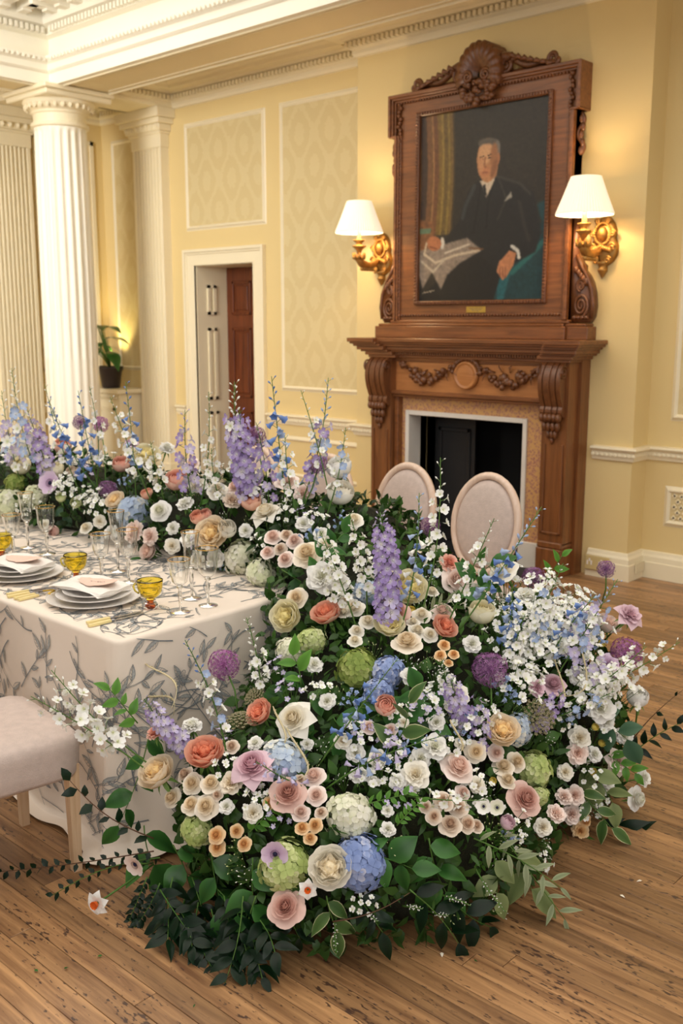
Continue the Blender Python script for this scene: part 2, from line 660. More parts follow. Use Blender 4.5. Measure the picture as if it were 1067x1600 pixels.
LEAF = {
    'salal': leaf_mat('glossy_mid_green_leaf', (24, 62, 24), (72, 124, 56), .3),
    'ruscus': leaf_mat('glossy_dark_green_leaf', (5, 18, 8), (14, 42, 18), .36),
    'fresh': leaf_mat('fresh_green_leaf', (58, 112, 32), (112, 164, 68), .4, .3),
    'olive': leaf_mat('grey_green_leaf', (104, 116, 80), (158, 166, 130), .5),
    'euca': leaf_mat('blue_green_leaf', (46, 84, 62), (92, 124, 96), .5),
    'varieg': leaf_mat('variegated_leaf', (40, 74, 34), (96, 124, 66), .35, .2, (226, 222, 176)),
    'pale': leaf_mat('pale_olive_leaf', (84, 102, 58), (140, 152, 100), .45),
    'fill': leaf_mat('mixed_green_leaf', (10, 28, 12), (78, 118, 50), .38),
}
PET = {
    'ivory': petal_mat('ivory_petal', (251, 232, 190), (252, 246, 230), (252, 248, 238)),
    'cream': petal_mat('cream_petal', (248, 220, 172), (250, 236, 210), (250, 240, 224)),
    'yellow': petal_mat('pale_yellow_petal', (246, 228, 150), (251, 241, 198), (251, 246, 222)),
    'peachy': petal_mat('cream_petal_with_amber_heart', (246, 208, 134), (252, 233, 200), (252, 240, 220)),
    'coral': petal_mat('coral_petal', (236, 132, 94), (248, 178, 148), (250, 206, 182)),
    'pink': petal_mat('salmon_pink_petal', (238, 138, 110), (248, 184, 162), (248, 208, 190)),
    'blush': petal_mat('blush_petal', (242, 200, 178), (250, 228, 216), (250, 236, 228)),
    'mushroom': petal_mat('beige_petal', (222, 178, 142), (240, 220, 198), (244, 230, 214)),
    'dusty': petal_mat('dusty_pink_petal', (212, 152, 134), (232, 190, 176), (236, 204, 192)),
    'mauve': petal_mat('mauve_pink_petal', (212, 156, 168), (232, 198, 208), (234, 206, 216)),
    'lilac': petal_mat('pale_lilac_petal', (186, 140, 176), (216, 188, 216), (226, 206, 226)),
    'apricot': petal_mat('apricot_petal', (234, 174, 104), (246, 206, 148), (248, 218, 176)),
    'white': petal_mat('white_petal', (238, 236, 196), (250, 248, 240), (250, 248, 244)),
    'hblue': petal_mat('blue_floret', (120, 140, 190), (152, 170, 214), (206, 210, 228)),
    'hpale': petal_mat('pale_blue_floret', (160, 180, 212), (196, 210, 224), (238, 236, 220)),
    'hgreen': petal_mat('lime_green_floret', (164, 184, 100), (204, 214, 146), (230, 232, 186)),
    'hdgreen': petal_mat('green_floret', (116, 140, 60), (160, 176, 92), (190, 196, 124)),
    'hwhite': petal_mat('greenish_white_floret', (214, 220, 176), (240, 238, 214), (246, 244, 232)),
    'allium': petal_mat('purple_floret', (108, 62, 110), (160, 106, 158), (198, 156, 198)),
    'alliumpk': petal_mat('magenta_floret', (150, 76, 138), (190, 122, 182), (212, 156, 204)),
    'dpurple': petal_mat('violet_floret', (238, 236, 236), (174, 154, 202), (160, 138, 196)),
    'dlilac': petal_mat('lavender_floret', (244, 240, 232), (206, 196, 224), (190, 180, 220)),
    'dblue': petal_mat('sky_blue_floret', (196, 206, 230), (116, 146, 202), (98, 130, 196)),
    'dpblue': petal_mat('powder_blue_floret', (226, 232, 240), (178, 196, 226), (160, 180, 218)),
    'dwhite': petal_mat('white_floret', (222, 226, 168), (248, 248, 240), (250, 250, 246)),
    'umbel': petal_mat('brown_green_umbel', (140, 132, 92), (180, 174, 134), (200, 184, 164)),
    'eye': petal_mat('navy_flower_eye', (24, 22, 50), (40, 36, 70), (60, 56, 90), 0.),
    'orangecup': petal_mat('orange_corona', (230, 110, 40), (240, 140, 60), None),
    'ybud': petal_mat('yellow_bud', (226, 200, 80), (240, 222, 120), None),
    'wheat': petal_mat('straw_spikelet', (206, 188, 140), (226, 212, 172), None),
}

# ================================================================== THE ROOM
YW = 6.45      # back wall plane
YB = 6.236     # chimney breast plane
XB0, XB1 = -5.58, -3.085
XE = -9.42     # end wall plane
FC = -4.325    # fireplace centre line


def struct(name, mb, mat, parent=None, smooth=False, **k):
    o = mb.build(name, mat, parent, smooth, **k)
    if parent is None:
        o['kind'] = 'structure'
    return o


# ---- floor: dark sub-floor and separate worn boards
sub = struct('floor', MB().box(-9.6, 3.4, -1.0, 6.6, -.06, -.012), M['gap'])
BW = .0715
plank_meshes = {}
far = MB()


def plank_mesh(L):
    k = round(L, 1)
    if k not in plank_meshes:
        plank_meshes[k] = MB().box(-k / 2 + .001, k / 2 - .001, -BW / 2 + .0009, BW / 2 - .0009, -.014, 0, .0012).mesh('board', M['board'], False)
    return k, plank_meshes[k]


nrow = 0
y = .76
while y < YW:
    x = 1.4 - rnd.random() * 1.6
    xmin = -6.2
    while x > xmin:
        L = rnd.choice((1.6, 2.0, 2.4, 2.8, 3.2))
        k, me = plank_mesh(L)
        # only the boards the photograph can show stand alone; the rest are one mesh
        inview = False
        for fx in (0, .25, .5, .75, 1):
            P = Vector((x - L * fx, y + BW / 2, -CAM_H))
            f = -P.x * sY * cP + P.y * cY * cP - P.z * sP
            a = P.x * cY + P.y * sY
            u = -P.x * sY * sP + P.y * cY * sP + P.z * cP
            if f > .3 and abs(FPX * a / f) < 560 and abs(FPX * u / f) < 820:
                inview = True
        hidden = (y > 3.9 and x < -2.9) or (1.9 < y < 3.4 and x < -2.0)
        if inview and not hidden and nrow < 298:
            o = obj('board', me, sub)
            o.location = (x - L / 2, y + BW / 2, 0)
            o.rotation_euler = (0, rnd.uniform(-1, 1) * .0003, 0)
            nrow += 1
        else:
            far.box(x - L + .001, x - .001, y + .0009, y + BW - .0009, -.014, 0)
        x -= L
    far.box(-9.5, x - .001, y + .0009, y + BW - .0009, -.014, 0)
    far.box(1.4, 3.3, y + .0009, y + BW - .0009, -.014, 0)
    y += BW
yy = .76 - BW
while yy > -1:
    far.box(-9.5, 3.3, yy + .0009, yy + BW - .0009, -.014, 0)
    yy -= BW
tag(struct('boards', far, M['board'], sub), kind='stuff')

# ---- walls
wb = MB()
DX0, DX1, DZ = -7.905, -7.05, 2.30
wb.box(XE - .2, DX0, YW, YW + .5, 0, 4.15)
wb.box(DX1, -5.2, YW, YW + .5, 0, 4.15)
wb.box(-3.55, 3.4, YW, YW + .5, 0, 4.15)
wb.box(-5.2, -3.55, YW, YW + .5, 1.35, 4.15)
wb.box(DX0, DX1, YW, YW + .5, DZ, 4.15)
wall_back = struct('wall_back', wb, M['wall'])
# chimney breast with the fire opening
OX0, OX1, OZ = -4.90, -3.86, 1.045
cb = MB()
cb.box(XB0, OX0, YB, YW, 0, 4.1)
cb.box(OX1, XB1, YB, YW, 0, 4.1)
cb.box(OX0, OX1, YB, YW, OZ, 4.1)
chim = struct('wall_chimney_breast', cb, M['wall'])
wl = MB()
wl.box(XE - .2, XE, -1.0, YW, 0, 4.15)
wall_left = struct('wall_left', wl, M['wall'])

# ---- ceiling over the aisles, beams and the light well
ce = MB()
ce.box(XE, 3.4, 5.70, YW + .1, 4.0, 4.12)
ce.box(XE, -8.66, -1.0, 5.70, 4.0, 4.12)
ceiling = struct('ceiling', ce, M['ceil'])
bm_ = MB()
bm_.box(-8.23, 3.4, 5.13, 5.70, 3.805, 4.05)
bm_.box(-8.66, -8.23, -1.0, 5.70, 3.805, 4.05)
struct('ceiling_soffit', bm_, M['ceil'])
sp = MB()
for (a, b) in ((5.155, 5.175), (5.63, 5.65)):
    sp.box(-8.1, 3.3, a, b, 3.788, 3.81)
for (a, b) in ((-8.27, -8.25), (-8.62, -8.60)):
    sp.box(a, b, -.9, 5.0, 3.788, 3.81)
for (a, b) in ((5.21, 5.225), (5.575, 5.59)):
    sp.box(-8.0, 3.3, a, b, 3.797, 3.81)
struct('trim_soffit', sp, M['trimw'])
b2 = MB()
for (x0, x1, y0, y1) in ((-8.64, -8.22, 5.58, YW), (XE, -8.6, 5.12, 5.54)):
    b2.box(x0, x1, y0, y1, 3.80, 4.02)
    b2.box(x0 - .02, x1 + .02, y0 - (.02 if y0 < 5.5 else 0), y1 + (.02 if y0 < 5.5 else 0), 3.86, 4.02)
    b2.box(x0 - .045, x1 + .045, y0 - (.045 if y0 < 5.5 else 0), y1 + (.045 if y0 < 5.5 else 0), 3.93, 4.02)
struct('ceiling_beam', b2, M['trimw'])

well_path = [(3.3, 5.1, 0, -1), (-8.2, 5.1, 1, -1), (-8.2, -1.0, 1, 0)]
prof = [(-.06, 3.80), (.0, 3.80), (.0, 3.895), (.012, 3.90), (.03, 3.915), (.03, 3.965), (.045, 3.975), (.07, 4.0), (.075, 4.02), (-.02, 4.03), (-.03, 4.05), (-.03, 4.185),
        (.03, 4.20), (.035, 4.255), (.09, 4.27), (.10, 4.30), (.10, 4.40), (.36, 4.40), (.36, 4.47), (.40, 4.49), (.45, 4.55), (.45, 4.60), (-.06, 4.62)]
well = struct('wall_light_well', MB().sweep(prof, well_path), M['white'])
dn = MB()
x = -8.05
while x < -1.2:       # dentils and carved bead of the light well along the room
    dn.box(x, x + .028, 5.1 - .078, 5.1 - .03, 4.205, 4.252)
    dn.box(x + .005, x + .024, 5.1 - .082, 5.1 - .05, 3.978, 4.005)
    x += .05
y = 5.0
while y > .5:
    dn.box(-8.2 + .03, -8.2 + .078, y, y + .028, 4.205, 4.252)
    dn.box(-8.2 + .05, -8.2 + .082, y + .005, y + .024, 3.978, 4.005)
    y -= .05
tag(struct('dentil_course', dn, M['white'], well), kind='stuff')
modm = MB().box(-.045, .045, -.24, 0, -.075, 0, .006)
modm.box(-.04, .04, -.1, 0, -.095, -.07)
mme = modm.mesh('modillion', M['white'], False)
x = -7.9
while x < -4.4:
    obj('modillion', mme, well, Matrix.Translation((x, 5.0, 4.405)))
    x += .19
y = 4.80
while y > 2.6:
    obj('modillion', mme, well, Matrix.Translation((-8.1, y, 4.405)) @ Matrix.Rotation(PI / 2, 4, 'Z'))
    y -= .19
# the lit laylight that closes the well: glowing panes between white bars
emi, t_, b_ = nt('lit_laylight_pane')
b_.inputs['Base Color'].default_value = (1, 1, 1, 1)
b_.inputs['Emission Color'].default_value = (1, .975, .93, 1)
b_.inputs['Emission Strength'].default_value = 1.55
lay = struct('window_1', MB().box(-7.8, 3.0, -1.0, 4.7, 4.66, 4.68), emi)
lb = MB()
x = -7.76
while x < 3.0:
    lb.box(x - .02, x + .02, -1.0, 4.7, 4.61, 4.66)
    x += .8
y = 4.66
while y > -1:
    lb.box(-7.8, 3, y - .02, y + .02, 4.61, 4.66)
    y -= .9
struct('glazing_bars', lb, M['white'], lay)

# ---- cornice round the back wall and the coffers
cprof = [(0, 3.795), (.02, 3.80), (.03, 3.82), (.03, 3.845), (.055, 3.86), (.06, 3.905), (.10, 3.915), (.11, 3.93), (.20, 3.935), (.215, 3.96), (.25, 3.975), (.27, 4.001)]
cpath = [(3.3, YW, 0, -1), (XB1, YW, 1, -1), (XB1, YB, 1, -1), (XB0, YB, -1, -1), (XB0, YW, -1, -1), (-8.2, YW, 1, -1), (-8.2, 5.7, 1, 1), (-7.3, 5.7, 0, 1)]
cp2 = [(XE, 5.58, 1, 1), (XE, YW, 1, -1), (-8.66, YW, -1, -1), (-8.66, 5.58, -1, 1)]
# inner corner beside the chimney breast
cpath[1] = (XB1, YW, 1, -1)
corn = MB().sweep(cprof, [cpath[0], (XB1, YW, 1, -1)]).sweep(cprof, [(XB1, YW, 1, -1), (XB1, YB, 1, -1), (XB0, YB, -1, -1), (XB0, YW, -1, -1)])
corn.sweep(cprof, cpath[4:7])
corn.sweep(cprof, cp2)
cornice = struct('trim_cornice', corn, M['trimw'])
dn = MB()


def dent_line(x0, x1, y, out=-.095, z0=3.865, z1=3.902, step=.047):
    x = x0
    while x < x1:
        dn.box(x, x + step * .55, y + out, y - .05, z0, z1)
        x += step


dent_line(-8.15, XB0 - .1, YW)
dent_line(XB0 - .06, XB1 + .06, YB)
dent_line(-9.3, -8.75, YW)
dent_line(XB1 + .15, -1.6, YW)
y = 5.8
while y < 6.35:
    dn.box(-8.2 + .05, -8.2 + .095, y, y + .026, 3.865, 3.902)
    dn.box(XE + .05, XE + .095, y, y + .026, 3.865, 3.902)
    y += .047
tag(struct('dentil_course', dn, M['trimw'], cornice), kind='stuff')

# ---- skirting and dado rail
skp = [(0, .19), (.012, .185), (.018, .165), (.03, .15), (.032, .115), (.04, .11), (.04, 0)]
drp = [(0, .922), (.05, .918), (.055, .905), (.045, .893), (.028, .885), (.03, .86), (.022, .845), (.016, .826), (0, .82)]
n_ = 1
base = {}
for nm, prof_, mt in (('baseboard', skp, M['trimw']), ('dado_rail', drp, M['trimw'])):
    mb = MB()
    mb.sweep(prof_, [(3.3, YW, 0, -1), (XB1, YW, 1, -1), (XB1, YB, 1, -1), (FC + .95, YB, 0, -1)])
    mb.sweep(prof_, [(FC - .95, YB, 0, -1), (XB0, YB, -1, -1), (XB0, YW, -1, -1), (DX1 + .17, YW, 0, -1)])
    mb.sweep(prof_, [(DX0 - .17, YW, 0, -1), (-8.25, YW, 0, -1)])
    mb.sweep(prof_, [(-8.75, YW, 0, -1), (XE, YW, 1, -1), (XE, -1., 1, 0)])
    base[nm] = struct('baseboard_back' if nm == 'baseboard' else 'trim_dado_rail', mb, mt)
eg = MB()
x = -6.85
for (x0, x1, yy) in ((-6.85, XB0 - .02, YW), (XB0 - .02, FC - .96, YB), (FC + .96, XB1 + .03, YB), (XB1 + .07, -2.3, YW), (-8.2, -8.1, YW)):
    x = x0
    while x < x1:
        eg.ball((x, yy - .03, .863), .013, 6, 4, sq=(1.0, .7, 1))
        x += .034
tag(struct('carved_bead', eg, M['trimw'], base['dado_rail']), kind='stuff')


# ---- panel mouldings with damask infill
def panel(x0, x1, z0, z1, y=YW, infill='damask', wdt=.045, parent=wall_back):
    mb = MB()
    p = [(0, 0), (.012, .006), (.022, .02), (.03, .022), (wdt, .006), (wdt, 0)]
    ring = [(x0, z0, 1, 1), (x1, z0, -1, 1), (x1, z1, -1, -1), (x0, z1, 1, -1)]
    n = len(p)
    vs = []
    for (x, z, ox, oz) in ring:
        for (o, d) in p:
            vs.append((x + ox * o, y - d, z + oz * o))
    fs = []
    for a in range(4):
        b = (a + 1) % 4
        for j in range(n - 1):
            fs.append((a * n + j, a * n + j + 1, b * n + j + 1, b * n + j))
    mb.add(vs, fs)
    fr = struct('panel_moulding', mb, M['trimw'], parent)
    if infill:
        struct('wallpaper', MB().box(x0 + wdt * .8, x1 - wdt * .8, y - .003, y, z0 + wdt * .8, z1 - wdt * .8), M[infill], fr)


panel(-8.03, -6.88, 2.635, 3.64)
panel(-6.70, -5.72, 1.135, 3.65)
panel(-9.25, -8.70, 1.25, 3.62)
panel(-2.925, -1.2, 1.10, 3.70)
panel(-2.935, -1.2, .375, .655)
panel(-6.70, -5.72, .33, .72, infill=None)
panel(-8.0, -7.0, 9, 9.1) if False else None
# end wall panel
ep = MB()
for (a, b, z0, z1) in ((5.62, 6.33, 1.25, 3.62), (3.6, 4.9, 1.25, 3.62)):
    for q in ((a, a + .04, z0, z1), (b - .04, b, z0, z1), (a, b, z0, z0 + .04), (a, b, z1 - .04, z1)):
        ep.box(XE, XE + .02, q[0], q[1], q[2], q[3])
struct('panel_moulding', ep, M['trimw'], wall_left)


# ---- lattice carving of the low panel in the right recess
lt = MB()
k = 0
for i in range(34):
    for j in range(5):
        x = -2.86 + i * .05 + (j % 2) * .025
        z = .44 + j * .038
        if x < -1.4:
            lt.box(x - .017, x + .017, YW - .012, YW - .002, z - .006, z + .006)
            lt.box(x - .006, x + .006, YW - .012, YW - .002, z - .017, z + .017)
tag(struct('lattice_relief', lt, M['trimw'], wall_back), kind='stuff')

# ---- round fluted column
CXc, CYc, CR = -8.43, 5.33, .25
NF = 20


def flute(a, z):
    ph = (a * NF / (2 * PI)) % 1.0
    d = .0 if z < .12 or z > 3.46 else max(0., math.sin(PI * ((ph - .12) / .76))) if .12 < ph < .88 else 0.
    return 1 - d * (.085 if z > 1.42 else .03)


cm = MB()
zs = [(.25, .12), (.25, .3), (.25, 1.40), (.25, 1.44), (.248, 2.0), (.244, 2.6), (.238, 3.2), (.234, 3.44), (.234, 3.465), (.236, 3.49)]
cm.lathe([(r, z) for r, z in zs], NF * 10, (CXc, CYc, 0), flute, cap=False)
colo = struct('column', cm, M['white'], smooth=True, org=(CXc, CYc, 0))
cap = MB().lathe([(.234, 3.485), (.258, 3.495), (.262, 3.51), (.258, 3.525), (.236, 3.53), (.236, 3.60), (.25, 3.612), (.25, 3.625), (.27, 3.64), (.315, 3.68), (.325, 3.70), (.32, 3.712)], 48, (CXc, CYc, 0))
cap.box(CXc - .34, CXc + .34, CYc - .34, CYc + .34, 3.712, 3.76, .01)
cap.box(CXc - .36, CXc + .36, CYc - .36, CYc + .36, 3.76, 3.80, .008)
for i in range(28):
    a = 2 * PI * i / 28
    cap.ball((CXc + .297 * math.cos(a), CYc + .297 * math.sin(a), 3.663), .026, 6, 5, sq=(.8, .8, 1.1))
struct('capital', cap, M['trimw'], colo, smooth=False)
bs = MB().lathe([(.33, 0), (.33, .05), (.325, .07), (.29, .08), (.275, .1), (.25, .125)], 48, (CXc, CYc, 0))
bs.box(CXc - .35, CXc + .35, CYc - .35, CYc + .35, 0, .04)
struct('base', bs, M['white'], colo, smooth=False)


# ---- fluted pilasters
def pilaster(name, cx, wd, face, nfl, org):
    """face 'y': stands on the back wall looking to -Y; 'x': on the end wall looking to +X"""
    mb = MB()
    d = .10
    prof = []           # plan profile across the width
    e = wd * .06
    prof.append((-wd / 2, 0))
    prof.append((-wd / 2, d))
    fw = (wd - 2 * e) / nfl
    for i in range(nfl):
        a = -wd / 2 + e + i * fw
        prof.append((a + fw * .14, d))
        for k in range(1, 6):
            prof.append((a + fw * (.14 + .72 * k / 6), d - .016 * math.sin(PI * k / 6) - .012))
        prof.append((a + fw * .86, d))
    prof.append((wd / 2, d))
    prof.append((wd / 2, 0))

    def P(u, o, z):
        return (cx + u, YW - o, z) if face == 'y' else (XE + o, cx + u, z)
    vs = [P(u, o, z) for z in (.3, 3.45) for (u, o) in prof]
    n = len(prof)
    mb.add(vs, [(i, i + 1, n + i + 1, n + i) for i in range(n - 1)])
    sh = struct(name, mb, M['trimw'], org=org)
    c = MB()

    def bx(hw, dd, z0, z1, b=.004):
        p0 = P(-hw, 0, z0)
        p1 = P(hw, dd, z1)
        c.box(min(p0[0], p1[0]), max(p0[0], p1[0]), min(p0[1], p1[1]), max(p0[1], p1[1]), z0, z1, b)
    bx(wd / 2 + .01, d + .01, 3.45, 3.60)
    bx(wd / 2 + .03, d + .03, 3.575, 3.60)
    bx(wd / 2 + .05, d + .05, 3.60, 3.66)
    bx(wd / 2 + .09, d + .09, 3.66, 3.71)
    bx(wd / 2 + .12, d + .12, 3.71, 3.80)
    for i in range(7):
        u = -wd / 2 - .02 + (wd + .04) * i / 6
        c.ball(P(u, d + .05, 3.64), .028, 6, 5)
    struct('capital', c, M['trimw'], sh)
    c = MB()
    bx(wd / 2 + .03, d + .03, 0, .26)
    bx(wd / 2 + .015, d + .015, .26, .31)
    struct('base', c, M['trimw'], sh)


pilaster('pilaster', -8.51, .46, 'y', 8, (-8.51, YW, 0))
pilaster('pilaster', 5.31, .46, 'x', 9, (XE, 5.31, 0))

# ---- doorway: architrave, panelled reveal, brown inner door
ar = MB()
aw = .155
for (x0, x1, z0, z1) in ((DX0 - aw + .002, DX0, 0, DZ + aw - .002), (DX1, DX1 + aw - .002, 0, DZ + aw - .002), (DX0, DX1, DZ, DZ + aw - .002)):
    ar.box(x0, x1, YW - .022, YW, z0, z1)
for (o, d, w_) in ((.155, .05, .03), (.125, .035, .02), (.02, .03, .02)):
    ar.box(DX0 - o, DX0 - o + w_, YW - d, YW, 0, DZ + o, .004)
    ar.box(DX1 + o - w_, DX1 + o, YW - d, YW, 0, DZ + o, .004)
    ar.box(DX0 - o - .001, DX1 + o + .001, YW - d - .001, YW + .001, DZ + o - w_, DZ + o + .001, .004)
struct('trim_architrave', ar, M['trimw'])
DP = on_x(355, 500, DX0).y          # depth of the inner door
rv = MB()
rv.box(DX0 - .02, DX0 + .004, YW + .001, DP + .05, 0, DZ)
rv.box(DX1 - .004, DX1 + .02, YW + .001, DP + .05, 0, DZ)
rv.box(DX0, DX1, YW + .001, DP + .05, DZ - .004, DZ + .02)
rv.box(DX0 - .5, DX0, DP + .05, DP + .1, 0, DZ + .5)
rv.box(DX1, DX1 + .5, DP + .05, DP + .1, 0, DZ + .5)
for s in (0,):
    for (z0, z1) in ((1.83, 2.12), (.98, 1.70), (.2, .86)):
        a0, a1 = YW + .13, DP - .15
        for q in ((a0, a0 + .035, z0, z1), (a1 - .035, a1, z0, z1), (a0, a1, z0, z0 + .03), (a0, a1, z1 - .03, z1)):
            rv.box(DX0 + .003, DX0 + .018, *q)
struct('trim_door_reveal', rv, M['trimw'])
dd = struct('door_1', MB().box(DX0, DX1, DP, DP + .045, .005, DZ - .005), M['mahog'], org=(DX0, DP, 0))
for c0 in (0, 1):
    xx0 = DX0 + .10 + c0 * .37 if c0 == 0 else DX0 + .48
    for (z0, z1) in ((1.83, 2.16), (1.0, 1.70), (.22, .86)):
        p = MB()
        x0, x1 = DX0 + .09 + c0 * .40, DX0 + .37 + c0 * .40
        for q in ((x0, x0 + .025, z0, z1), (x1 - .025, x1, z0, z1), (x0, x1, z0, z0 + .025), (x0, x1, z1 - .025, z1)):
            p.box(q[0], q[1], DP - .016, DP, q[2], q[3], .004)
        p.box(x0 + .045, x1 - .045, DP - .012, DP, z0 + .045, z1 - .045, .006)
        struct('door_panel', p, M['mahog'], dd)
dh = MB()
dh.ball((DX1 - .07, DP - .055, 1.0), .028)
dh.tube([(DX1 - .07, DP, 1.0), (DX1 - .07, DP - .05, 1.0)], .01, 8)
struct('door_handle', dh, M['brass'], dd, smooth=True)

# ---- corner shelf (panelled radiator case) carrying the potted plant
rc = empty('radiator_case', (-9.08, 6.20, 0))
tag(rc, 'ivory panelled casing with a shelf in the far corner behind the column', 'cabinet')
MB().box(-9.41, -8.78, 6.10, 6.40, 0, 1.02).build('body', M['trimw'], rc, False)
MB().box(-9.415, -8.745, 6.05, 6.44, 1.02, 1.065, .006).build('top', M['trimw'], rc, False)
q = MB()
x = -9.38
while x < -8.8:
    q.ball((x, 6.085, .975), .016, 6, 4)
    x += .04
tag(q.build('carved_bead', M['trimw'], rc), kind='stuff')
q = MB()
for (x0, x1, z0, z1) in ((-9.34, -8.86, .25, .28), (-9.34, -8.86, .84, .87), (-9.34, -9.31, .25, .87), (-8.89, -8.86, .25, .87)):
    q.box(x0, x1, 6.085, 6.10, z0, z1)
q.build('panel_moulding', M['trimw'], rc, False)

# ---- wall socket plate by the chimney breast base
so_ = empty('wall_socket', (-3.30, YB - .04, .05))
tag(so_, 'cream double wall socket on the skirting right of the fireplace', 'socket')
MB().box(-3.37, -3.19, YB - .062, YB - .04, .05, .15, .004).build('plate', M['brass2'], so_, False)
q = MB()
for x in (-3.33, -3.24):
    q.box(x - .022, x - .012, YB - .065, YB - .06, .085, .115)
    q.box(x + .008, x + .018, YB - .065, YB - .06, .085, .115)
    q.box(x - .006, x + .004, YB - .065, YB - .06, .11, .13)
tag(q.build('socket_holes', M['china'], so_, False), kind='stuff')
s2 = tag(MB().box(-2.995, -2.985 + .0, 6.28, 6.40, .05, .12).build('junction_box', M['plastic'], smooth=False, org=(-3.0, 6.3, .05)), 'small cream junction box low on the chimney breast return', 'box')
s2.location.x = -3.085 + .045 + (-3.0 + 2.995)

# ================================================================== FIREPLACE
fp = empty('fireplace', (FC, 6.0, 0))
tag(fp, 'carved brown oak chimneypiece with marble slips around the black grate opening', 'fireplace')
PX = .878          # outer half width
PWD = .195
YF = 5.99


def mir(f):
    """run f for the left and the right side"""
    for s in (-1, 1):
        f(s)


def fx(s, a, b):
    """x range mirrored about the fireplace centre"""
    p, q_ = FC + s * a, FC + s * b
    return min(p, q_), max(p, q_)


def pil(s):
    x0, x1 = fx(s, PX - PWD, PX)
    m = MB()
    m.box(x0, x1, YF, YB, .23, 1.50)
    m.box(x0 - .0, x1, YF - .03, YB, 0, .20, .006)
    m.box(x0, x1, YF - .018, YB, .20, .245, .008)
    # sunk panel edges on the pilaster front
    for q in ((x0 + .02, x0 + .035, .30, .93), (x1 - .035, x1 - .02, .30, .93), (x0 + .02, x1 - .02, .30, .315)):
        m.box(q[0], q[1], YF - .012, YF, q[2], q[3], .003)
    m.build('pilaster', M['oakv'], fp, False)
    # rear strip beside pilaster against the wall
    xa, xb = fx(s, PX, PX + .02)
    MB().box(xa, xb, 6.12, YB, .0, 1.5).build('side_strip', M['oakv'], fp, False)
    # scrolled console bracket: side profile swept across its width
    side = []
    for i in range(21):
        t = i / 20
        z = 1.485 - .37 * t
        y = YF - .02 - .085 * math.sin(PI * min(1, t * 1.15)) ** .7 * (1 - .55 * t) - .028 * (t > .8) * math.sin(PI * (t - .8) / .2)
        side.append((y, z))
    side = side + [(YF, 1.115), (YF, 1.485)]
    cx0, cx1 = x0 + .004, x1 - .02 if s > 0 else x1 - .004
    c = MB()
    for (a, b, dy) in ((0, .18, 0), (.18, .24, .012), (.24, .46, 0), (.46, .54, -.010), (.54, .76, 0), (.76, .82, .012), (.82, 1, 0)):
        xa, xb = cx0 + (cx1 - cx0) * a, cx0 + (cx1 - cx0) * b
        c.prism([(y + (dy if y < YF - .005 else 0), z) for y, z in side], lambda p, k, xa=xa, xb=xb: ((xa, xb)[k], p[0], p[1]))
    # volute on the flank
    for xx in (cx0 - .004, cx1 + .004):
        pts = []
        for i in range(26):
            a = i / 25 * 4.2 * PI
            r = .05 * (1 - i / 30)
            pts.append((xx, YF - .05 + r * math.cos(a), 1.42 + r * math.sin(a)))
        c.tube(pts, .007, 5)
    con = c.build('console_bracket', M['oakd'], fp, False)
    # acanthus drop below the console
    d = MB()
    mid = (cx0 + cx1) / 2
    for k in range(5):
        u = (k - 2) * .032
        d.ball((mid + u, YF - .05, 1.115), .026, 8, 6, sq=(.8, 1.1, 1.2))
    for k in range(4):
        u = (k - 1.5) * .034
        d.ball((mid + u, YF - .035, 1.055), .024, 8, 6, sq=(.8, 1, 1.5))
    for k in range(3):
        u = (k - 1) * .026
        d.ball((mid + u, YF - .02, 1.0), .02, 8, 6, sq=(.8, 1, 1.6))
    d.ball((mid, YF - .015, .955), .016, 8, 6, sq=(.8, 1, 1.6))
    d.build('acanthus_drop', M['oakd'], con)


mir(pil)
# frieze board, lintel moulding and inner edging
m = MB()
m.box(*fx(1, -PX + PWD, PX - PWD), 6.055, YB, 1.235, 1.50)
m.build('frieze', M['oakl'], fp, False)
m = MB()
x0, x1 = fx(1, -PX + PWD - .01, PX - PWD + .01)
m.box(x0, x1, 6.0, YB, 1.205, 1.235, .006)
m.box(x0, x1, 6.02, YB, 1.185, 1.205, .004)
m.box(x0, x1, 6.045, 6.06, 1.455, 1.47, .003)
for s in (-1, 1):
    a, b = fx(s, PX - PWD - .035, PX - PWD)
    m.box(a, b, 6.04, 6.1, 0.2, 1.19, .004)
m.build('lintel_moulding', M['oak'], fp, False)
# shelf: breaks forward over the pilasters
def shelf(m, hw, yf, z0, z1, b=.004, brk=.05, bw=.27):
    m.box(FC - hw, FC + hw, yf + brk, YB, z0, z1, b)
    for s in (-1, 1):
        a, c = fx(s, hw - bw, hw)
        m.box(a - .0015 * (s < 0), c + .0015 * (s > 0), yf, YB - .002, z0 - .0004, z1 + .0004, b)


m = MB()
shelf(m, 1.02, 5.85, 1.605, 1.635)
shelf(m, 1.005, 5.865, 1.59, 1.607)
shelf(m, .985, 5.885, 1.572, 1.592)
shelf(m, .965, 5.905, 1.545, 1.574)
shelf(m, .945, 5.93, 1.53, 1.547)
shelf(m, .915, 5.95, 1.505, 1.532)
shelf(m, .893, 5.965, 1.485, 1.507)
m.build('mantel_shelf', M['oak'], fp, False)
m = MB()
x = FC - .9
while x < FC + .9:
    m.box(x, x + .012, 5.99, 6.01, 1.51, 1.528)
    x += .022
tag(m.build('dentil_course', M['oakd'], fp, False), kind='stuff')
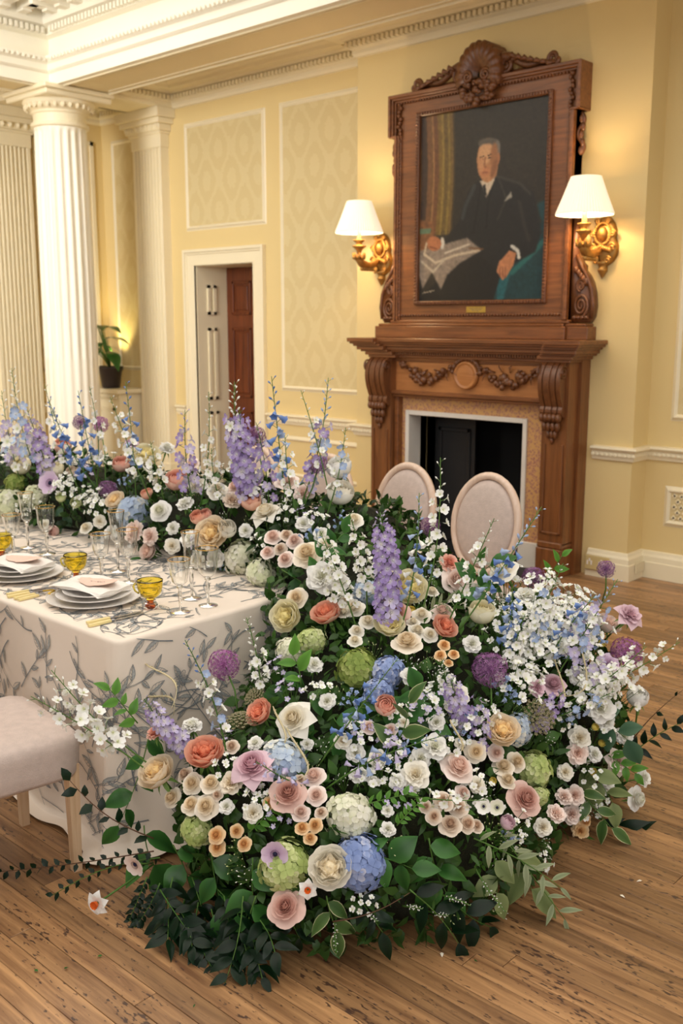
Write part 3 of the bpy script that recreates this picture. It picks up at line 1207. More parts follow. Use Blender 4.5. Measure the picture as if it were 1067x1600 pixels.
# medallion and fruit garlands
m = MB()
m.lathe([(.0, .03), (.07, .034), (.082, .03), (.088, .04), (.1, .038), (.104, .02), (.104, 0)], 36)
mm_ = MB().join(m, Matrix.Translation((FC, 6.055, 1.37)) @ Matrix.Rotation(PI / 2, 4, 'X'))
med = mm_.build('medallion', M['oakl'], fp)
g = MB()
rg = random.Random(3)
for s in (-1, 1):
    for i in range(46):
        t = rg.random()
        x = FC + s * (.12 + .50 * t)
        z = 1.44 - .11 * math.sin(PI * min(1, t * 1.05)) + rg.uniform(-.028, .028) * math.sin(PI * t) * 1.6
        r = rg.uniform(.014, .026) * (.6 + .6 * math.sin(PI * t))
        g.ball((x, 6.045 - rg.random() * .03, z), r, 6, 5, sq=(1, 1, rg.uniform(.8, 1.3)))
    for i in range(9):
        a = rg.uniform(0, 6.28)
        t = i / 8
        x = FC + s * (.12 + .5 * t)
        g.tube([(x, 6.05, 1.40), (x + .03 * math.cos(a), 6.02, 1.40 + .04 * math.sin(a)), (x + .06 * math.cos(a), 6.03, 1.39 + .07 * math.sin(a))], [.006, .014, .003], 5, flat=.4)
    g.tube([(FC + s * .62, 6.04, 1.46), (FC + s * .60, 6.02, 1.43), (FC + s * .55, 6.03, 1.42)], [.005, .012, .006], 5)
for i in range(18):
    a = PI * (.05 + .9 * i / 17)
    g.ball((FC + .125 * math.cos(a), 6.035, 1.375 + .115 * math.sin(a)), rg.uniform(.014, .024), 6, 5)
g.build('fruit_garland', M['oakd'], fp)
# marble slips, white edging, iron lining
MB().box(*fx(1, -.69, -.60), 6.09, YB, .2, 1.19).build('marble_slip', M['marble'], fp, False) if False else None
xs0, xs1 = FC - .70, FC + .66
mm_ = MB()
mm_.box(xs0, OX0 - .03, 6.10, YB, 0, 1.19)
mm_.box(OX1 + .03, xs1, 6.10, YB, .19, 1.19)
mm_.box(OX0 - .03, OX1 + .03, 6.10, YB, OZ + .03, 1.19)
mm_.build('marble_slip', M['marble'], fp, False)
mm_ = MB()
mm_.box(OX0 - .035, OX0, 6.085, 6.32, 0, OZ + .035, .003)
mm_.box(OX1, OX1 + .035, 6.085, 6.32, 0, OZ + .035, .003)
mm_.box(OX0 + .0005, OX1 - .0005, 6.085, 6.32, OZ, OZ + .035, .003)
mm_.box(OX1 + .0, xs1 + .0, 6.07, 6.12, 0, .19, .003)
mm_.build('marble_edging', M['whitem'], fp, False)
mm_ = MB()
mm_.box(OX0 - .25, OX0, 6.32, 6.75, 0, 1.3)
mm_.box(OX1, OX1 + .25, 6.32, 6.75, 0, 1.3)
mm_.box(OX0 - .25, OX1 + .25, 6.75, 6.8, 0, 1.3)
mm_.box(OX0, OX1, 6.32, 6.75, 1.28, 1.3)
mm_.box(OX0, OX1, 6.1, 6.75, -.005, .01)
mm_.build('firebox', M['soot'], fp, False)
mm_ = MB()
for (x0, x1, z0, z1) in ((OX0 + .01, OX0 + .40, 0.02, 1.03), ):
    mm_.box(x0, x1, 6.42, 6.44, z0, z1)
    for q in ((x0 + .04, x0 + .07, .12, .93), (x1 - .07, x1 - .04, .12, .93), (x0 + .04, x1 - .04, .9, .93), (x0 + .04, x1 - .04, .12, .15)):
        mm_.box(q[0], q[1], 6.405, 6.42, q[2], q[3], .004)
for i in range(6):
    z = .18 + i * .035
    mm_.box(OX0 + .42, OX1 - .1, 6.36, 6.375, z, z + .014)
mm_.build('iron_panel', M['iron'], fp, False)
MB().box(OX0 - .1, OX1 + .2, 5.5, 6.08, -.0, .004).build('hearth_slab', M['iron'], fp, False)

# ================================================================== OVERMANTEL PICTURE
pc = empty('portrait_overmantel', (FC, 6.14, 1.636))
tag(pc, 'oil portrait of a seated suited man in a carved oak frame above the mantel', 'picture')
YO = 6.14
cx0, cx1, cz0, cz1 = FC - .537, FC + .560, 1.912, 3.25
FO = .815
m = MB()
# flat frame boards around the canvas (crossetted)
m.box(FC - FO + .05, cx0 - .02, YO, YB, 1.77, 3.285)
m.box(cx1 + .02, FC + FO - .05, YO, YB, 1.77, 3.285)
m.box(cx0 - .02, cx1 + .02, YO, YB, 1.77, cz0 - .02)
m.box(FC - FO + .01, FC + FO - .01, YO - .0008, YB, cz1 + .02, 3.40)
for s in (-1, 1):
    a, b = fx(s, FO - .06, FO - .005)
    m.box(a, b, YO, YB, 3.13, 3.40)
m.build('frame', M['oak'], pc, False)
m = MB()
# outer mouldings with crossettes
for (o, d, w_) in ((0, .055, .022), (.022, .04, .016), (.04, .022, .012)):
    x0, x1 = FC - FO + o, FC + FO - o
    m.box(x0 + .002, x1 - .002, YO - d + .0006, YB - .0015, 3.425 - o - w_, 3.4262 - o, .003)
    for s in (-1, 1):
        a, b = fx(s, FO - o - w_, FO - o)
        m.box(a, b, YO - d, YB - .001, 3.13, 3.425 - o, .003)
        a, b = fx(s, FO - .055 - o - w_ * .8, FO - o + .0)
        m.box(a, b, YO - d * .8, YB - .001, 3.125, 3.14, .003)
        a, b = fx(s, FO - .05 - o - w_, FO - .05 - o)
        m.box(a, b, YO - d * .7, YB - .001, 1.77, 3.13, .003)
m.build('outer_moulding', M['oak'], pc, False)
m = MB()
for q in ((cx0 - .03, cx0, cz0 - .03, cz1 + .03), (cx1, cx1 + .03, cz0 - .03, cz1 + .03), (cx0, cx1, cz0 - .03, cz0), (cx0, cx1, cz1, cz1 + .03)):
    m.box(q[0], q[1], YO - .025, YO + .02, q[2], q[3], .006)
z = cz0 - .02
while z < cz1 + .02:
    for x in (cx0 - .026, cx1 + .006):
        m.box(x, x + .02, YO - .034, YO - .02, z, z + .012, .003)
    z += .024
x = cx0
while x < cx1:
    for z in (cz0 - .026, cz1 + .006):
        m.box(x, x + .012, YO - .034, YO - .02, z, z + .02, .003)
    x += .024
m.build('carved_inner_edge', M['oakd'], pc, False)
m = MB()
z = 1.80
while z < 3.1:      # carved bead down both outer edges
    for s in (-1, 1):
        m.ball((FC + s * (FO - .092), YO - .01, z), .012, 6, 4, sq=(.9, .9, 1.1))
    z += .026
x = FC - .74
while x < FC + .74:
    m.ball((x, YO - .01, 1.805), .011, 6, 4)
    m.ball((x, YO - .012, 3.37), .012, 6, 4)
    x += .026
for s in (-1, 1):
    for i in range(11):
        m.ball((FC + s * (FO - .085 + .012 * math.sin(i * 1.9)), YO - .014, 3.10 + i * .026), .017, 6, 5)
tag(m.build('carved_bead', M['oakd'], pc), kind='stuff')
# plinth
m = MB()
m.box(FC - .93, FC + .77, 6.085, YB, 1.636, 1.725, .004)
m.box(FC + .772, FC + .93, 6.11, YB, 1.636, 1.725, .004)
m.box(FC - .91, FC + .75, 6.10, YB, 1.725, 1.745, .006)
m.box(FC + .752, FC + .91, 6.12, YB, 1.725, 1.745, .006)
m.box(FC - .80, FC + .78, 6.115, YB, 1.745, 1.77, .006)
m.build('plinth', M['oak'], pc, False)
# side scroll brackets
for s in (-1, 1):
    m = MB()
    pts = [(.745, 1.75), (.90, 1.75), (.925, 1.79), (.935, 1.86), (.925, 1.95), (.905, 2.02), (.875, 2.07), (.845, 2.10), (.845, 2.13), (.825, 2.15), (.805, 2.19), (.795, 2.25), (.79, 2.5), (.745, 2.5)]
    m.prism([(FC + s * a, z) for a, z in pts], lambda p, k: (p[0], (6.165, YB - .001)[k], p[1]))
    for (c0, c1, r0, w_, sg) in ((.845, 1.865, .066, .013, 1), (.84, 2.0, .036, .011, -1)):
        sp_ = []
        for i in range(30):
            a = -PI / 2 + sg * i / 29 * 4.6 * PI
            r = r0 * (1 - i / 34)
            sp_.append((FC + s * (c0 + r * math.cos(a) * .9), 6.16, c1 + r * math.sin(a) * 1.25))
        m.tube(sp_, [w_ * (1 - .5 * i / 29) for i in range(30)], 6)
    m.tube([(FC + s * .925, 6.17, 1.78), (FC + s * .935, 6.165, 1.87), (FC + s * .92, 6.165, 1.97), (FC + s * .875, 6.165, 2.07), (FC + s * .84, 6.165, 2.12), (FC + s * .80, 6.165, 2.2)], .014, 6)
    for k in range(5):
        a = k * .5 - .2
        m.ball((FC + s * (.80 + .02 * k), 6.16, 2.10 - .02 * k), .018, 6, 5, sq=(1, 1, 1.5))
    for k in range(4):
        m.ball((FC + s * (.80 + .03 * k), 6.16, 1.785), .018, 6, 5, sq=(1.2, 1, .8))
    m.build('scroll_bracket', M['oakd'], pc, True)
    # carved leaf strip higher on the flank
    m = MB()
    for (z0, z1) in ((2.85, 3.11),):
        pts = []
        for i in range(24):
            t = i / 23
            pts.append((FC + s * (.79 + .022 * math.sin(t * 2 * PI * 1.5)), 6.165, z0 + (z1 - z0) * t))
        m.tube(pts, [.018 * (1 - .3 * t_ / 23) for t_ in range(24)], 6)
        for i in range(5):
            m.ball((FC + s * (.795 + .012 * (i % 2)), 6.16, z0 + .02 + i * .05), .02, 6, 5, sq=(.9, 1, 1.5))
    m.build('carved_leaf', M['oakd'], pc, True)
# shell crest
m = MB()
SC = (FC + .015, 6.10, 3.43)
nr = 13
outl = []
for i in range(nr * 6 + 1):
    t = i / (nr * 6)
    a = PI * (-.12 + 1.24 * t)
    rr = .215 * (1 - .02 * abs(t - .5)) * (1 + .045 * abs(math.sin(t * nr * PI)))
    outl.append((a, rr, .5 + .5 * abs(math.sin(t * nr * PI))))
vs = []
rings = [(0.12, .0), (.35, .035), (.65, .055), (.9, .045), (1.0, .02)]
for (k, h) in rings:
    for (a, r, w_) in outl:
        vs.append((SC[0] + r * k * math.cos(a) * .86, SC[1] - h - .014 * w_ * k, SC[2] + .02 + r * k * math.sin(a) * 1.0))
n = len(outl)
fs = [(j * n + i, j * n + i + 1, (j + 1) * n + i + 1, (j + 1) * n + i) for j in range(len(rings) - 1) for i in range(n - 1)]
back = len(vs)
vs += [(SC[0] + r * math.cos(a) * .86, YB, SC[2] + .02 + r * math.sin(a)) for (a, r, w_) in outl]
fs += [((len(rings) - 1) * n + i, (len(rings) - 1) * n + i + 1, back + i + 1, back + i) for i in range(n - 1)]
m.add(vs, fs)
for s in (-1, 1):      # volutes at the foot of the shell
    pts = []
    for i in range(24):
        a = i / 23 * 3.6 * PI
        r = .042 * (1 - i / 28)
        pts.append((SC[0] + s * (.075 + r * math.cos(a)), 6.05, 3.44 + r * math.sin(a)))
    m.tube(pts, .012, 6)
m.build('shell_crest', M['oakd'], pc, True)
# mask of foliage below the shell
m = MB()
rg = random.Random(5)
for i in range(70):
    a = rg.uniform(PI, 2 * PI)
    r = rg.random() ** .6
    m.ball((SC[0] + .17 * r * math.cos(a), 6.10 - .035 * (1 - r * .6), 3.41 + .15 * r * math.sin(a)), rg.uniform(.012, .028), 6, 5, sq=(1.2, 1, .9))
m.build('foliage_mask', M['oakd'], pc, True)
# acanthus scrolls running to both sides
for s in (-1, 1):
    m = MB()
    main = []
    for i in range(20):
        t = i / 19
        main.append((SC[0] + s * (.16 + .38 * t), 6.13, 3.445 + .10 * (1 - t) ** 1.4 + .015 * math.sin(t * 9)))
    m.tube(main, [.034 - .02 * i / 19 for i in range(20)], 7)
    for (c0, c1, r0, tn) in ((.20, 3.49, .055, 1), (.57, 3.475, .042, -1), (.60, 3.455, .02, 1)):
        pts = []
        for i in range(22):
            a = tn * i / 21 * 3.3 * PI + (PI if tn > 0 else -PI / 2)
            r = r0 * (1 - i / 26)
            pts.append((SC[0] + s * (c0 + r * math.cos(a)), 6.12, c1 + r * math.sin(a)))
        m.tube(pts, [.017 - .007 * i / 21 for i in range(22)], 6)
    for i in range(7):
        t = (i + .5) / 7
        b_ = (SC[0] + s * (.2 + .34 * t), 6.11, 3.45 + .07 * (1 - t))
        m.tube([b_, (b_[0] + s * .04, 6.09, b_[2] + .03 - .05 * t), (b_[0] + s * .08, 6.11, b_[2] - .015)], [.012, .018, .005], 6)
    m.box(*sorted((SC[0] + s * .1, SC[0] + s * .58)), 6.14, YB, 3.42, 3.455)
    m.build('acanthus_scroll', M['oakd'], pc, True)
# brass plate
pl = MB().box(FC - .085, FC + .085, YO - .006, YO, 1.823, 1.868, .002).build('name_plate', M['brass'], pc, False)
m = MB()
for (z, w_) in ((1.855, .06), (1.845, .045), (1.835, .03)):
    x = -w_
    while x < w_:
        l = .004 + .004 * ((int(x * 1e4) * 7) % 3) / 2
        m.box(FC + x, FC + x + l, YO - .0065, YO - .0055, z - .002, z + .002)
        x += l + .003
m.build('engraving', M['ink'], pl, False)

# ---- the painted canvas: a real flat canvas whose paint colours sit on its vertices
def srgb(c):
    c = np.array(c, dtype=float) / 255.
    return np.where(c <= .04045, c / 12.92, ((c + .055) / 1.055) ** 2.4)


def paint_canvas():
    W_, H_ = 190, 250
    u = np.linspace(0, 1, W_)[None, :].repeat(H_, 0)
    v = np.linspace(0, 1, H_)[:, None].repeat(W_, 1)
    asp = 1.22
    rs = np.random.RandomState(4)

    def smooth(a, k):
        for _ in range(k):
            a = (a + np.roll(a, 1, 0) + np.roll(a, -1, 0) + np.roll(a, 1, 1) + np.roll(a, -1, 1)) / 5
        return a
    img = np.zeros((H_, W_, 3)) + np.array([44, 38, 28])

    def lay(mask, col, soft=1, var=0.):
        mask = smooth(mask.astype(float), soft)
        nonlocal img
        c = np.array(col, dtype=float)[None, None]
        if var:
            nz = smooth(rs.randn(H_, W_), 4) * 2.2
            c = c * (1 + var * nz[..., None])
        img = img * (1 - mask[..., None]) + c * mask[..., None]

    def poly(p):
        ins = np.zeros(u.shape, bool)
        n = len(p)
        for i in range(n):
            x1, y1 = p[i]
            x2, y2 = p[(i + 1) % n]
            if y1 == y2:
                continue
            c = ((y1 > v) != (y2 > v)) & (u < (x2 - x1) * (v - y1) / (y2 - y1) + x1)
            ins ^= c
        return ins

    def ell(cx, cy, rx, ry, rot=0.):
        dx, dy = (u - cx), (v - cy) * asp
        a, b = dx * math.cos(rot) + dy * math.sin(rot), -dx * math.sin(rot) + dy * math.cos(rot)
        return (a / rx) ** 2 + (b / (ry * asp)) ** 2 < 1

    def line(p, w):
        m_ = np.zeros(u.shape, bool)
        for (x1, y1), (x2, y2) in zip(p[:-1], p[1:]):
            dx, dy = x2 - x1, (y2 - y1) * asp
            t = np.clip(((u - x1) * dx + (v - y1) * asp * dy) / (dx * dx + dy * dy + 1e-9), 0, 1)
            m_ |= np.hypot(u - x1 - t * dx, (v - y1) * asp - t * dy) < w
        return m_
    lay(u > -1, (42, 36, 28), 0, .10)
    # curtain
    lay((u < .27) & (v < .62), (96, 70, 36), 2, .1)
    for (a, w_, c) in ((.02, .03, (60, 44, 34)), (.06, .02, (110, 74, 44)), (.095, .008, (158, 112, 70)), (.12, .02, (104, 66, 40)), (.15, .016, (112, 86, 38)), (.175, .01, (136, 112, 52)), (.20, .014, (96, 76, 38)), (.225, .01, (126, 104, 48)), (.25, .012, (110, 86, 44)), (.265, .006, (64, 50, 30))):
        lay((abs(u - a - .02 * np.sin(v * 5)) < w_) & (v < .64), c, 2, .08)
    lay(poly([(0, .55), (.12, .57), (.12, .75), (0, .78)]), (120, 78, 46), 3, .1)
    # teal chair
    lay(poly([(.62, .86), (.78, .70), (1, .60), (1, 1), (.62, 1)]), (22, 52, 56), 3, .12)
    lay(poly([(.64, .88), (.72, .8), (.75, .86), (.70, 1), (.65, 1)]), (28, 84, 90), 2, .1)
    lay(line([(.76, .86), (.9, .77), (1, .70)], .018), (36, 92, 88), 2)
    lay(line([(.72, .66), (.80, .60), (.78, .66)], .014), (24, 78, 92), 2)
    lay(poly([(.93, .52), (1, .5), (1, .62), (.96, .6)]), (26, 62, 66), 3)
    # suit
    lay(poly([(.50, .36), (.40, .42), (.33, .58), (.20, .68), (.19, .74), (.34, .74), (.38, .72), (.40, .80), (.70, .84), (.93, .76), (.97, .66), (.90, .46), (.80, .40), (.62, .35)]), (30, 28, 27), 2, .08)
    lay(poly([(.30, .80), (.0, .99), (0, 1), (.62, 1), (.68, .86), (.5, .76)]), (26, 23, 21), 2, .08)
    lay(line([(.62, .36), (.80, .41), (.88, .47)], .008), (60, 54, 48), 3)
    lay(line([(.45, .40), (.38, .50), (.36, .56)], .014), (52, 54, 54), 3)
    lay(line([(.50, .40), (.47, .56), (.45, .64)], .006), (16, 14, 14), 1)
    lay(line([(.60, .38), (.56, .50), (.55, .62)], .006), (16, 14, 14), 1)
    lay(line([(.64, .38), (.70, .48), (.64, .58)], .006), (54, 48, 42), 2)
    lay(line([(.80, .50), (.84, .62), (.88, .70)], .012), (48, 42, 38), 3)
    # collar and tie
    lay(poly([(.49, .375), (.52, .415), (.545, .465), (.60, .39), (.62, .34), (.56, .37)]), (196, 176, 150), 1)
    lay(poly([(.515, .40), (.535, .395), (.548, .455), (.53, .45)]), (22, 20, 22), 1)
    # head
    lay(poly([(.59, .29), (.625, .28), (.62, .36), (.55, .385)]), (150, 102, 66), 2)
    lay(ell(.548, .275, .083, .112, -.06), (176, 122, 80), 1, .03)
    lay(ell(.525, .245, .05, .05), (198, 150, 106), 3)
    lay(ell(.53, .33, .045, .028), (182, 120, 80), 3)
    lay(ell(.555, .19, .085, .028, .1), (88, 80, 70), 1)
    lay(ell(.62, .225, .024, .045), (112, 106, 98), 1)
    lay(ell(.63, .27, .012, .028), (176, 112, 74), 1)
    lay(ell(.535, .207, .05, .018), (196, 148, 106), 2)
    lay(line([(.487, .257), (.517, .252)], .005), (66, 44, 32), 0)
    lay(line([(.55, .25), (.59, .247)], .005), (66, 44, 32), 0)
    lay(line([(.492, .268), (.512, .268)], .006), (62, 42, 34), 0)
    lay(line([(.556, .264), (.582, .264)], .006), (62, 42, 34), 0)
    lay(line([(.53, .26), (.522, .30), (.535, .308)], .006), (138, 88, 58), 1)
    lay(ell(.60, .27, .03, .08), (150, 100, 64), 4)
    lay(ell(.50, .29, .018, .04), (190, 136, 94), 3)
    lay(line([(.512, .336), (.53, .333), (.552, .338)], .004), (130, 74, 54), 1)
    lay(ell(.60, .32, .018, .05, .3), (132, 86, 56), 3)
    # pocket handkerchief
    lay(poly([(.685, .49), (.735, .445), (.745, .475), (.70, .49)]), (150, 144, 130), 1)
    # papers, cuffs and hands
    lay(poly([(.0, .72), (.14, .70), (.40, .665), (.52, .735), (.34, .80), (.24, .86), (.19, .94), (.11, .84), (.03, .93), (0, .86)]), (132, 116, 100), 2, .1)
    lay(line([(.04, .74), (.14, .79), (.30, .755), (.50, .735)], .008), (188, 168, 140), 1)
    lay(line([(.02, .78), (.12, .84), (.22, .77)], .008), (176, 160, 136), 1)
    lay(line([(.22, .74), (.42, .70)], .006), (196, 180, 156), 1)
    lay(line([(.42, .72), (.53, .73)], .005), (110, 74, 44), 1)
    lay(poly([(0, .60), (.10, .60), (.09, .63), (0, .63)]), (92, 112, 84), 1)
    lay(ell(.195, .685, .018, .032), (200, 190, 172), 1)
    lay(ell(.125, .685, .062, .04, .2), (168, 104, 66), 1, .05)
    lay(line([(.06, .68), (.04, .74), (.06, .75)], .007), (190, 170, 140), 1)
    lay(line([(.09, .70), (.15, .715)], .004), (110, 62, 42), 1)
    lay(line([(.755, .725), (.80, .75), (.81, .785)], .012), (196, 190, 176), 1)
    lay(poly([(.735, .745), (.79, .76), (.77, .82), (.72, .88), (.69, .90), (.64, .85), (.66, .80)]), (176, 116, 78), 1, .05)
    for k in range(3):
        lay(line([(.665 + .022 * k, .83), (.672 + .02 * k, .885)], .003), (112, 66, 46), 1)
    # signature squiggle
    sg = [(.03 + .008 * i, .955 + .005 * math.sin(i * 2.3) - .001 * i) for i in range(14)]
    lay(line(sg, .0022), (140, 128, 110), 0)
    lay(u > -1, (0, 0, 0), 0) if False else None
    nz = smooth(rs.randn(H_, W_), 1)
    img = np.clip(img * (1 + .05 * nz[..., None]), 0, 255)
    return W_, H_, img


W_, H_, img = paint_canvas()
vs = []
cols = []
for j in range(H_):
    for i in range(W_):
        vs.append((cx0 + (cx1 - cx0) * i / (W_ - 1), 6.145, cz1 - (cz1 - cz0) * j / (H_ - 1)))
fs = [(j * W_ + i, (j + 1) * W_ + i, (j + 1) * W_ + i + 1, j * W_ + i + 1) for j in range(H_ - 1) for i in range(W_ - 1)]
pm, t_, b_ = nt('oil_paint')
a_ = N(t_, 'ShaderNodeAttribute')
a_.attribute_name = 'paint'
t_.links.new(a_.outputs['Color'], b_.inputs['Base Color'])
b_.inputs['Roughness'].default_value = .38
cv = MB().add(vs, fs).build('canvas', pm, pc, False)
at = cv.data.attributes.new('paint', 'FLOAT_COLOR', 'POINT')
cc = np.ones((W_ * H_, 4), dtype=np.float32)
cc[:, :3] = srgb(img.reshape(-1, 3))
at.data.foreach_set('color', cc.ravel())

# ================================================================== WALL SCONCES
shade_m, t_, b_ = nt('lit_pleated_shade')
b_.inputs['Base Color'].default_value = lin((255, 246, 226))
b_.inputs['Roughness'].default_value = .8
b_.inputs['Emission Color'].default_value = (1, .80, .56, 1)
b_.inputs['Emission Strength'].default_value = .42
candle_m = plain('cream_candle_tube', (240, 226, 190), .5, .02)


def sconce(X, label):
    r = empty('wall_sconce', (X, YB, 2.25))
    tag(r, label, 'lamp', 'pair of gilt sconces flanking the portrait')
    b = MB()
    out = [(0, 2.05), (.03, 2.09), (.028, 2.12), (.075, 2.15), (.10, 2.19), (.105, 2.25), (.085, 2.30), (.09, 2.35), (.07, 2.40), (.04, 2.435), (.0, 2.455)]
    o2 = [(X + a, z) for a, z in out] + [(X - a, z) for a, z in out[-2:0:-1]]
    b.prism(o2, lambda p, k: (X + (p[0] - X) * (1, .8)[k], (YB, YB - .03)[k], 2.25 + (p[1] - 2.25) * (1, .88)[k]))
    b.ball((X, YB - .04, 2.33), .042, 12, 8, sq=(.9, .8, 1.15))
    rg = random.Random(9)
    for i in range(26):
        a = 2 * PI * i / 26
        b.ball((X + .058 * math.cos(a), YB - .04, 2.33 + .068 * math.sin(a)), .011, 6, 5)
    for s in (-1, 1):
        for (cx_, cz_, r0) in ((.07, 2.24, .032), (.075, 2.33, .024), (.045, 2.16, .028), (.04, 2.41, .02)):
            pts = []
            for i in range(16):
                a = i / 15 * 3 * PI
                q_ = r0 * (1 - i / 19)
                pts.append((X + s * (cx_ + q_ * math.cos(a) * .8), YB - .04, cz_ + q_ * math.sin(a)))
            b.tube(pts, .009, 6)
    for i in range(9):
        b.ball((X + (i - 4) * .016, YB - .055, 2.245 - abs(i - 4) * .006), .017, 6, 5, sq=(.9, 1, 1.2))
    b.lathe([(0, 2.035), (.012, 2.06), (.03, 2.09), (.034, 2.10), (.02, 2.11), (.03, 2.13), (.05, 2.15)], 12, (X, YB - .02, 0))
    b.build('backplate', M['gilt'], r)
    AY = 5.95
    a_ = MB()
    pts = [(X, YB - .05, 2.24), (X, YB - .10, 2.205), (X, YB - .17, 2.19), (X, AY - .01 + .04, 2.205), (X, AY, 2.235), (X, AY, 2.27)]
    a_.tube(pts, [.018, .022, .026, .032, .03, .018], 10)
    for k in range(8):
        an = 2 * PI * k / 8
        a_.tube([(X + .012 * math.cos(an), AY + .012 * math.sin(an), 2.23), (X + .04 * math.cos(an), AY + .04 * math.sin(an), 2.245), (X + .05 * math.cos(an), AY + .05 * math.sin(an), 2.285)], [.012, .014, .003], 6)
    for k in range(5):
        a_.ball((X, YB - .13 - k * .03, 2.165), .018, 6, 5)
    a_.build('arm', M['gilt'], r)
    c = MB().lathe([(.01, 2.26), (.018, 2.29), (.028, 2.31), (.05, 2.33), (.048, 2.338), (.022, 2.335), (.02, 2.355), (.042, 2.375), (.04, 2.382), (.02, 2.382)], 16, (X, AY, 0), lambda a, z: 1 + .1 * math.cos(8 * a) if z > 2.32 else 1)
    c.build('candle_cup', M['gilt'], r)
    MB().lathe([(.017, 2.38), (.017, 2.50)], 12, (X, AY, 0)).build('candle_tube', candle_m, r)
    s_ = MB()
    vs = []
    n = 120
    for (rad, z) in ((.182, 2.432), (.184, 2.44), (.140, 2.55), (.098, 2.662), (.096, 2.668)):
        for i in range(n):
            a = 2 * PI * i / n
            k = rad * (1 + (.014 if i % 2 else -.014))
            vs.append((X + k * math.cos(a), AY + k * math.sin(a), z))
    s_.add(vs, [(j * n + i, j * n + (i + 1) % n, (j + 1) * n + (i + 1) % n, (j + 1) * n + i) for j in range(4) for i in range(n)])
    s_.build('lamp_shade', shade_m, r, False)
    l = bpy.data.lights.new('sconce_bulb', 'POINT')
    l.energy = 9.0
    l.color = (1, .72, .42)
    l.shadow_soft_size = .03
    lo = bpy.data.objects.new('sconce_bulb', l)
    lo.location = (0, AY - YB, .31)
    lo.parent = r
    C.objects.link(lo)


sconce(-5.305, 'gilt wall sconce with lit pleated shade on the door side of the portrait')
sconce(-3.362, 'gilt wall sconce with lit pleated shade on the recess side of the portrait')

# ================================================================== CHAIRS
def chair_proto(kind):
    """local: seat centre over origin, sitter looks to +Y (back at -Y)"""
    r = empty('dining_chair', (0, 0, 0))
    hw, hd = .235, .22
    s = MB()
    # upholstered seat: rounded, softly domed
    n = 36
    rings = [(.96, .338), (.99, .352), (1.0, .39), (1.005, .42), (1.01, .445), (.99, .466), (.93, .480), (.7, .489), (.35, .492)]
    vs = []
    for (k, z) in rings:
        for i in range(n):
            a = 2 * PI * i / n
            ca, sa = math.cos(a), math.sin(a)
            e = 8.
            q_ = (abs(ca) ** e + abs(sa) ** e) ** (-1 / e)
            tap = 1 + .05 * sa
            vs.append((hw * q_ * ca * k * tap, hd * q_ * sa * k, z))
    vs.append((0, 0, .493))
    fs = [(j * n + i, j * n + (i + 1) % n, (j + 1) * n + (i + 1) % n, (j + 1) * n + i) for j in range(len(rings) - 1) for i in range(n)]
    fs += [((len(rings) - 1) * n + i, (len(rings) - 1) * n + (i + 1) % n, len(rings) * n) for i in range(n)]
    fs.append(tuple(range(n))[::-1])
    s.add(vs, fs)
    s.build('seat', M['linen'], r)
    f = MB()
    f.box(-hw + .03, hw - .03, -hd + .03, hd - .03, .322, .345, .008)
    f.build('seat_frame', M['chairwood'], r, False)
    for (x, y) in ((-1, 1), (1, 1), (-1, -1), (1, -1)):
        l = MB()
        vx, vy = x * (hw - .036), y * (hd - .036)
        k0, k1 = .019, .014
        yo = -.05 if y < 0 else .0
        vs = [(vx + a * k0, vy + b * k0, .37) for a, b in ((-1, -1), (1, -1), (1, 1), (-1, 1))] + [(vx + a * k1, vy + yo + b * k1, 0) for a, b in ((-1, -1), (1, -1), (1, 1), (-1, 1))]
        l.add(vs, [(0, 1, 2, 3), (7, 6, 5, 4), (0, 4, 5, 1), (1, 5, 6, 2), (2, 6, 7, 3), (3, 7, 4, 0)])
        l.build('leg', M['chairwood'], r, False)
    # oval back: ring frame and cushion, leaning slightly back
    zc, rx, rz = .755, .19, .24
    yb = lambda z: -hd - .01 - (z - .49) * .16
    fr = MB()
    pts = [(rx * math.cos(a), yb(zc + rz * math.sin(a)), zc + rz * math.sin(a)) for a in [2 * PI * i / 40 for i in range(41)]]
    fr.tube(pts, .0195, 8, cap=False)
    fr.build('back_frame', M['chairframe'], r)
    for x in (-1, 1):
        p = MB()
        p.tube([(x * .12, -hd + .02, .38), (x * .11, yb(.52) + .0, .50), (x * .105, yb(.57), .575)], [.018, .017, .015], 8)
        p.build('back_post', M['chairframe'], r)
    cu = MB()
    n = 36
    vs = []
    ringz = [(1.0, 0), (.97, .014), (.85, .024), (.5, .032)]
    for side in (1, -1):
        for (k, d) in ringz:
            for i in range(n):
                a = 2 * PI * i / n
                z = zc + (rz - .02) * k * math.sin(a)
                vs.append(((rx - .018) * k * math.cos(a), yb(z) + side * d, z))
    m_ = len(ringz)
    fs = []
    for s_ in (0, 1):
        o = s_ * m_ * n
        for j in range(m_ - 1):
            for i in range(n):
                q_ = (o + j * n + i, o + j * n + (i + 1) % n, o + (j + 1) * n + (i + 1) % n, o + (j + 1) * n + i)
                fs.append(q_ if s_ else q_[::-1])
        c_ = tuple(o + (m_ - 1) * n + i for i in range(n))
        fs.append(c_ if s_ else c_[::-1])
    cu.add(vs, fs)
    cu.build('backrest', M['linen'], r)
    return r


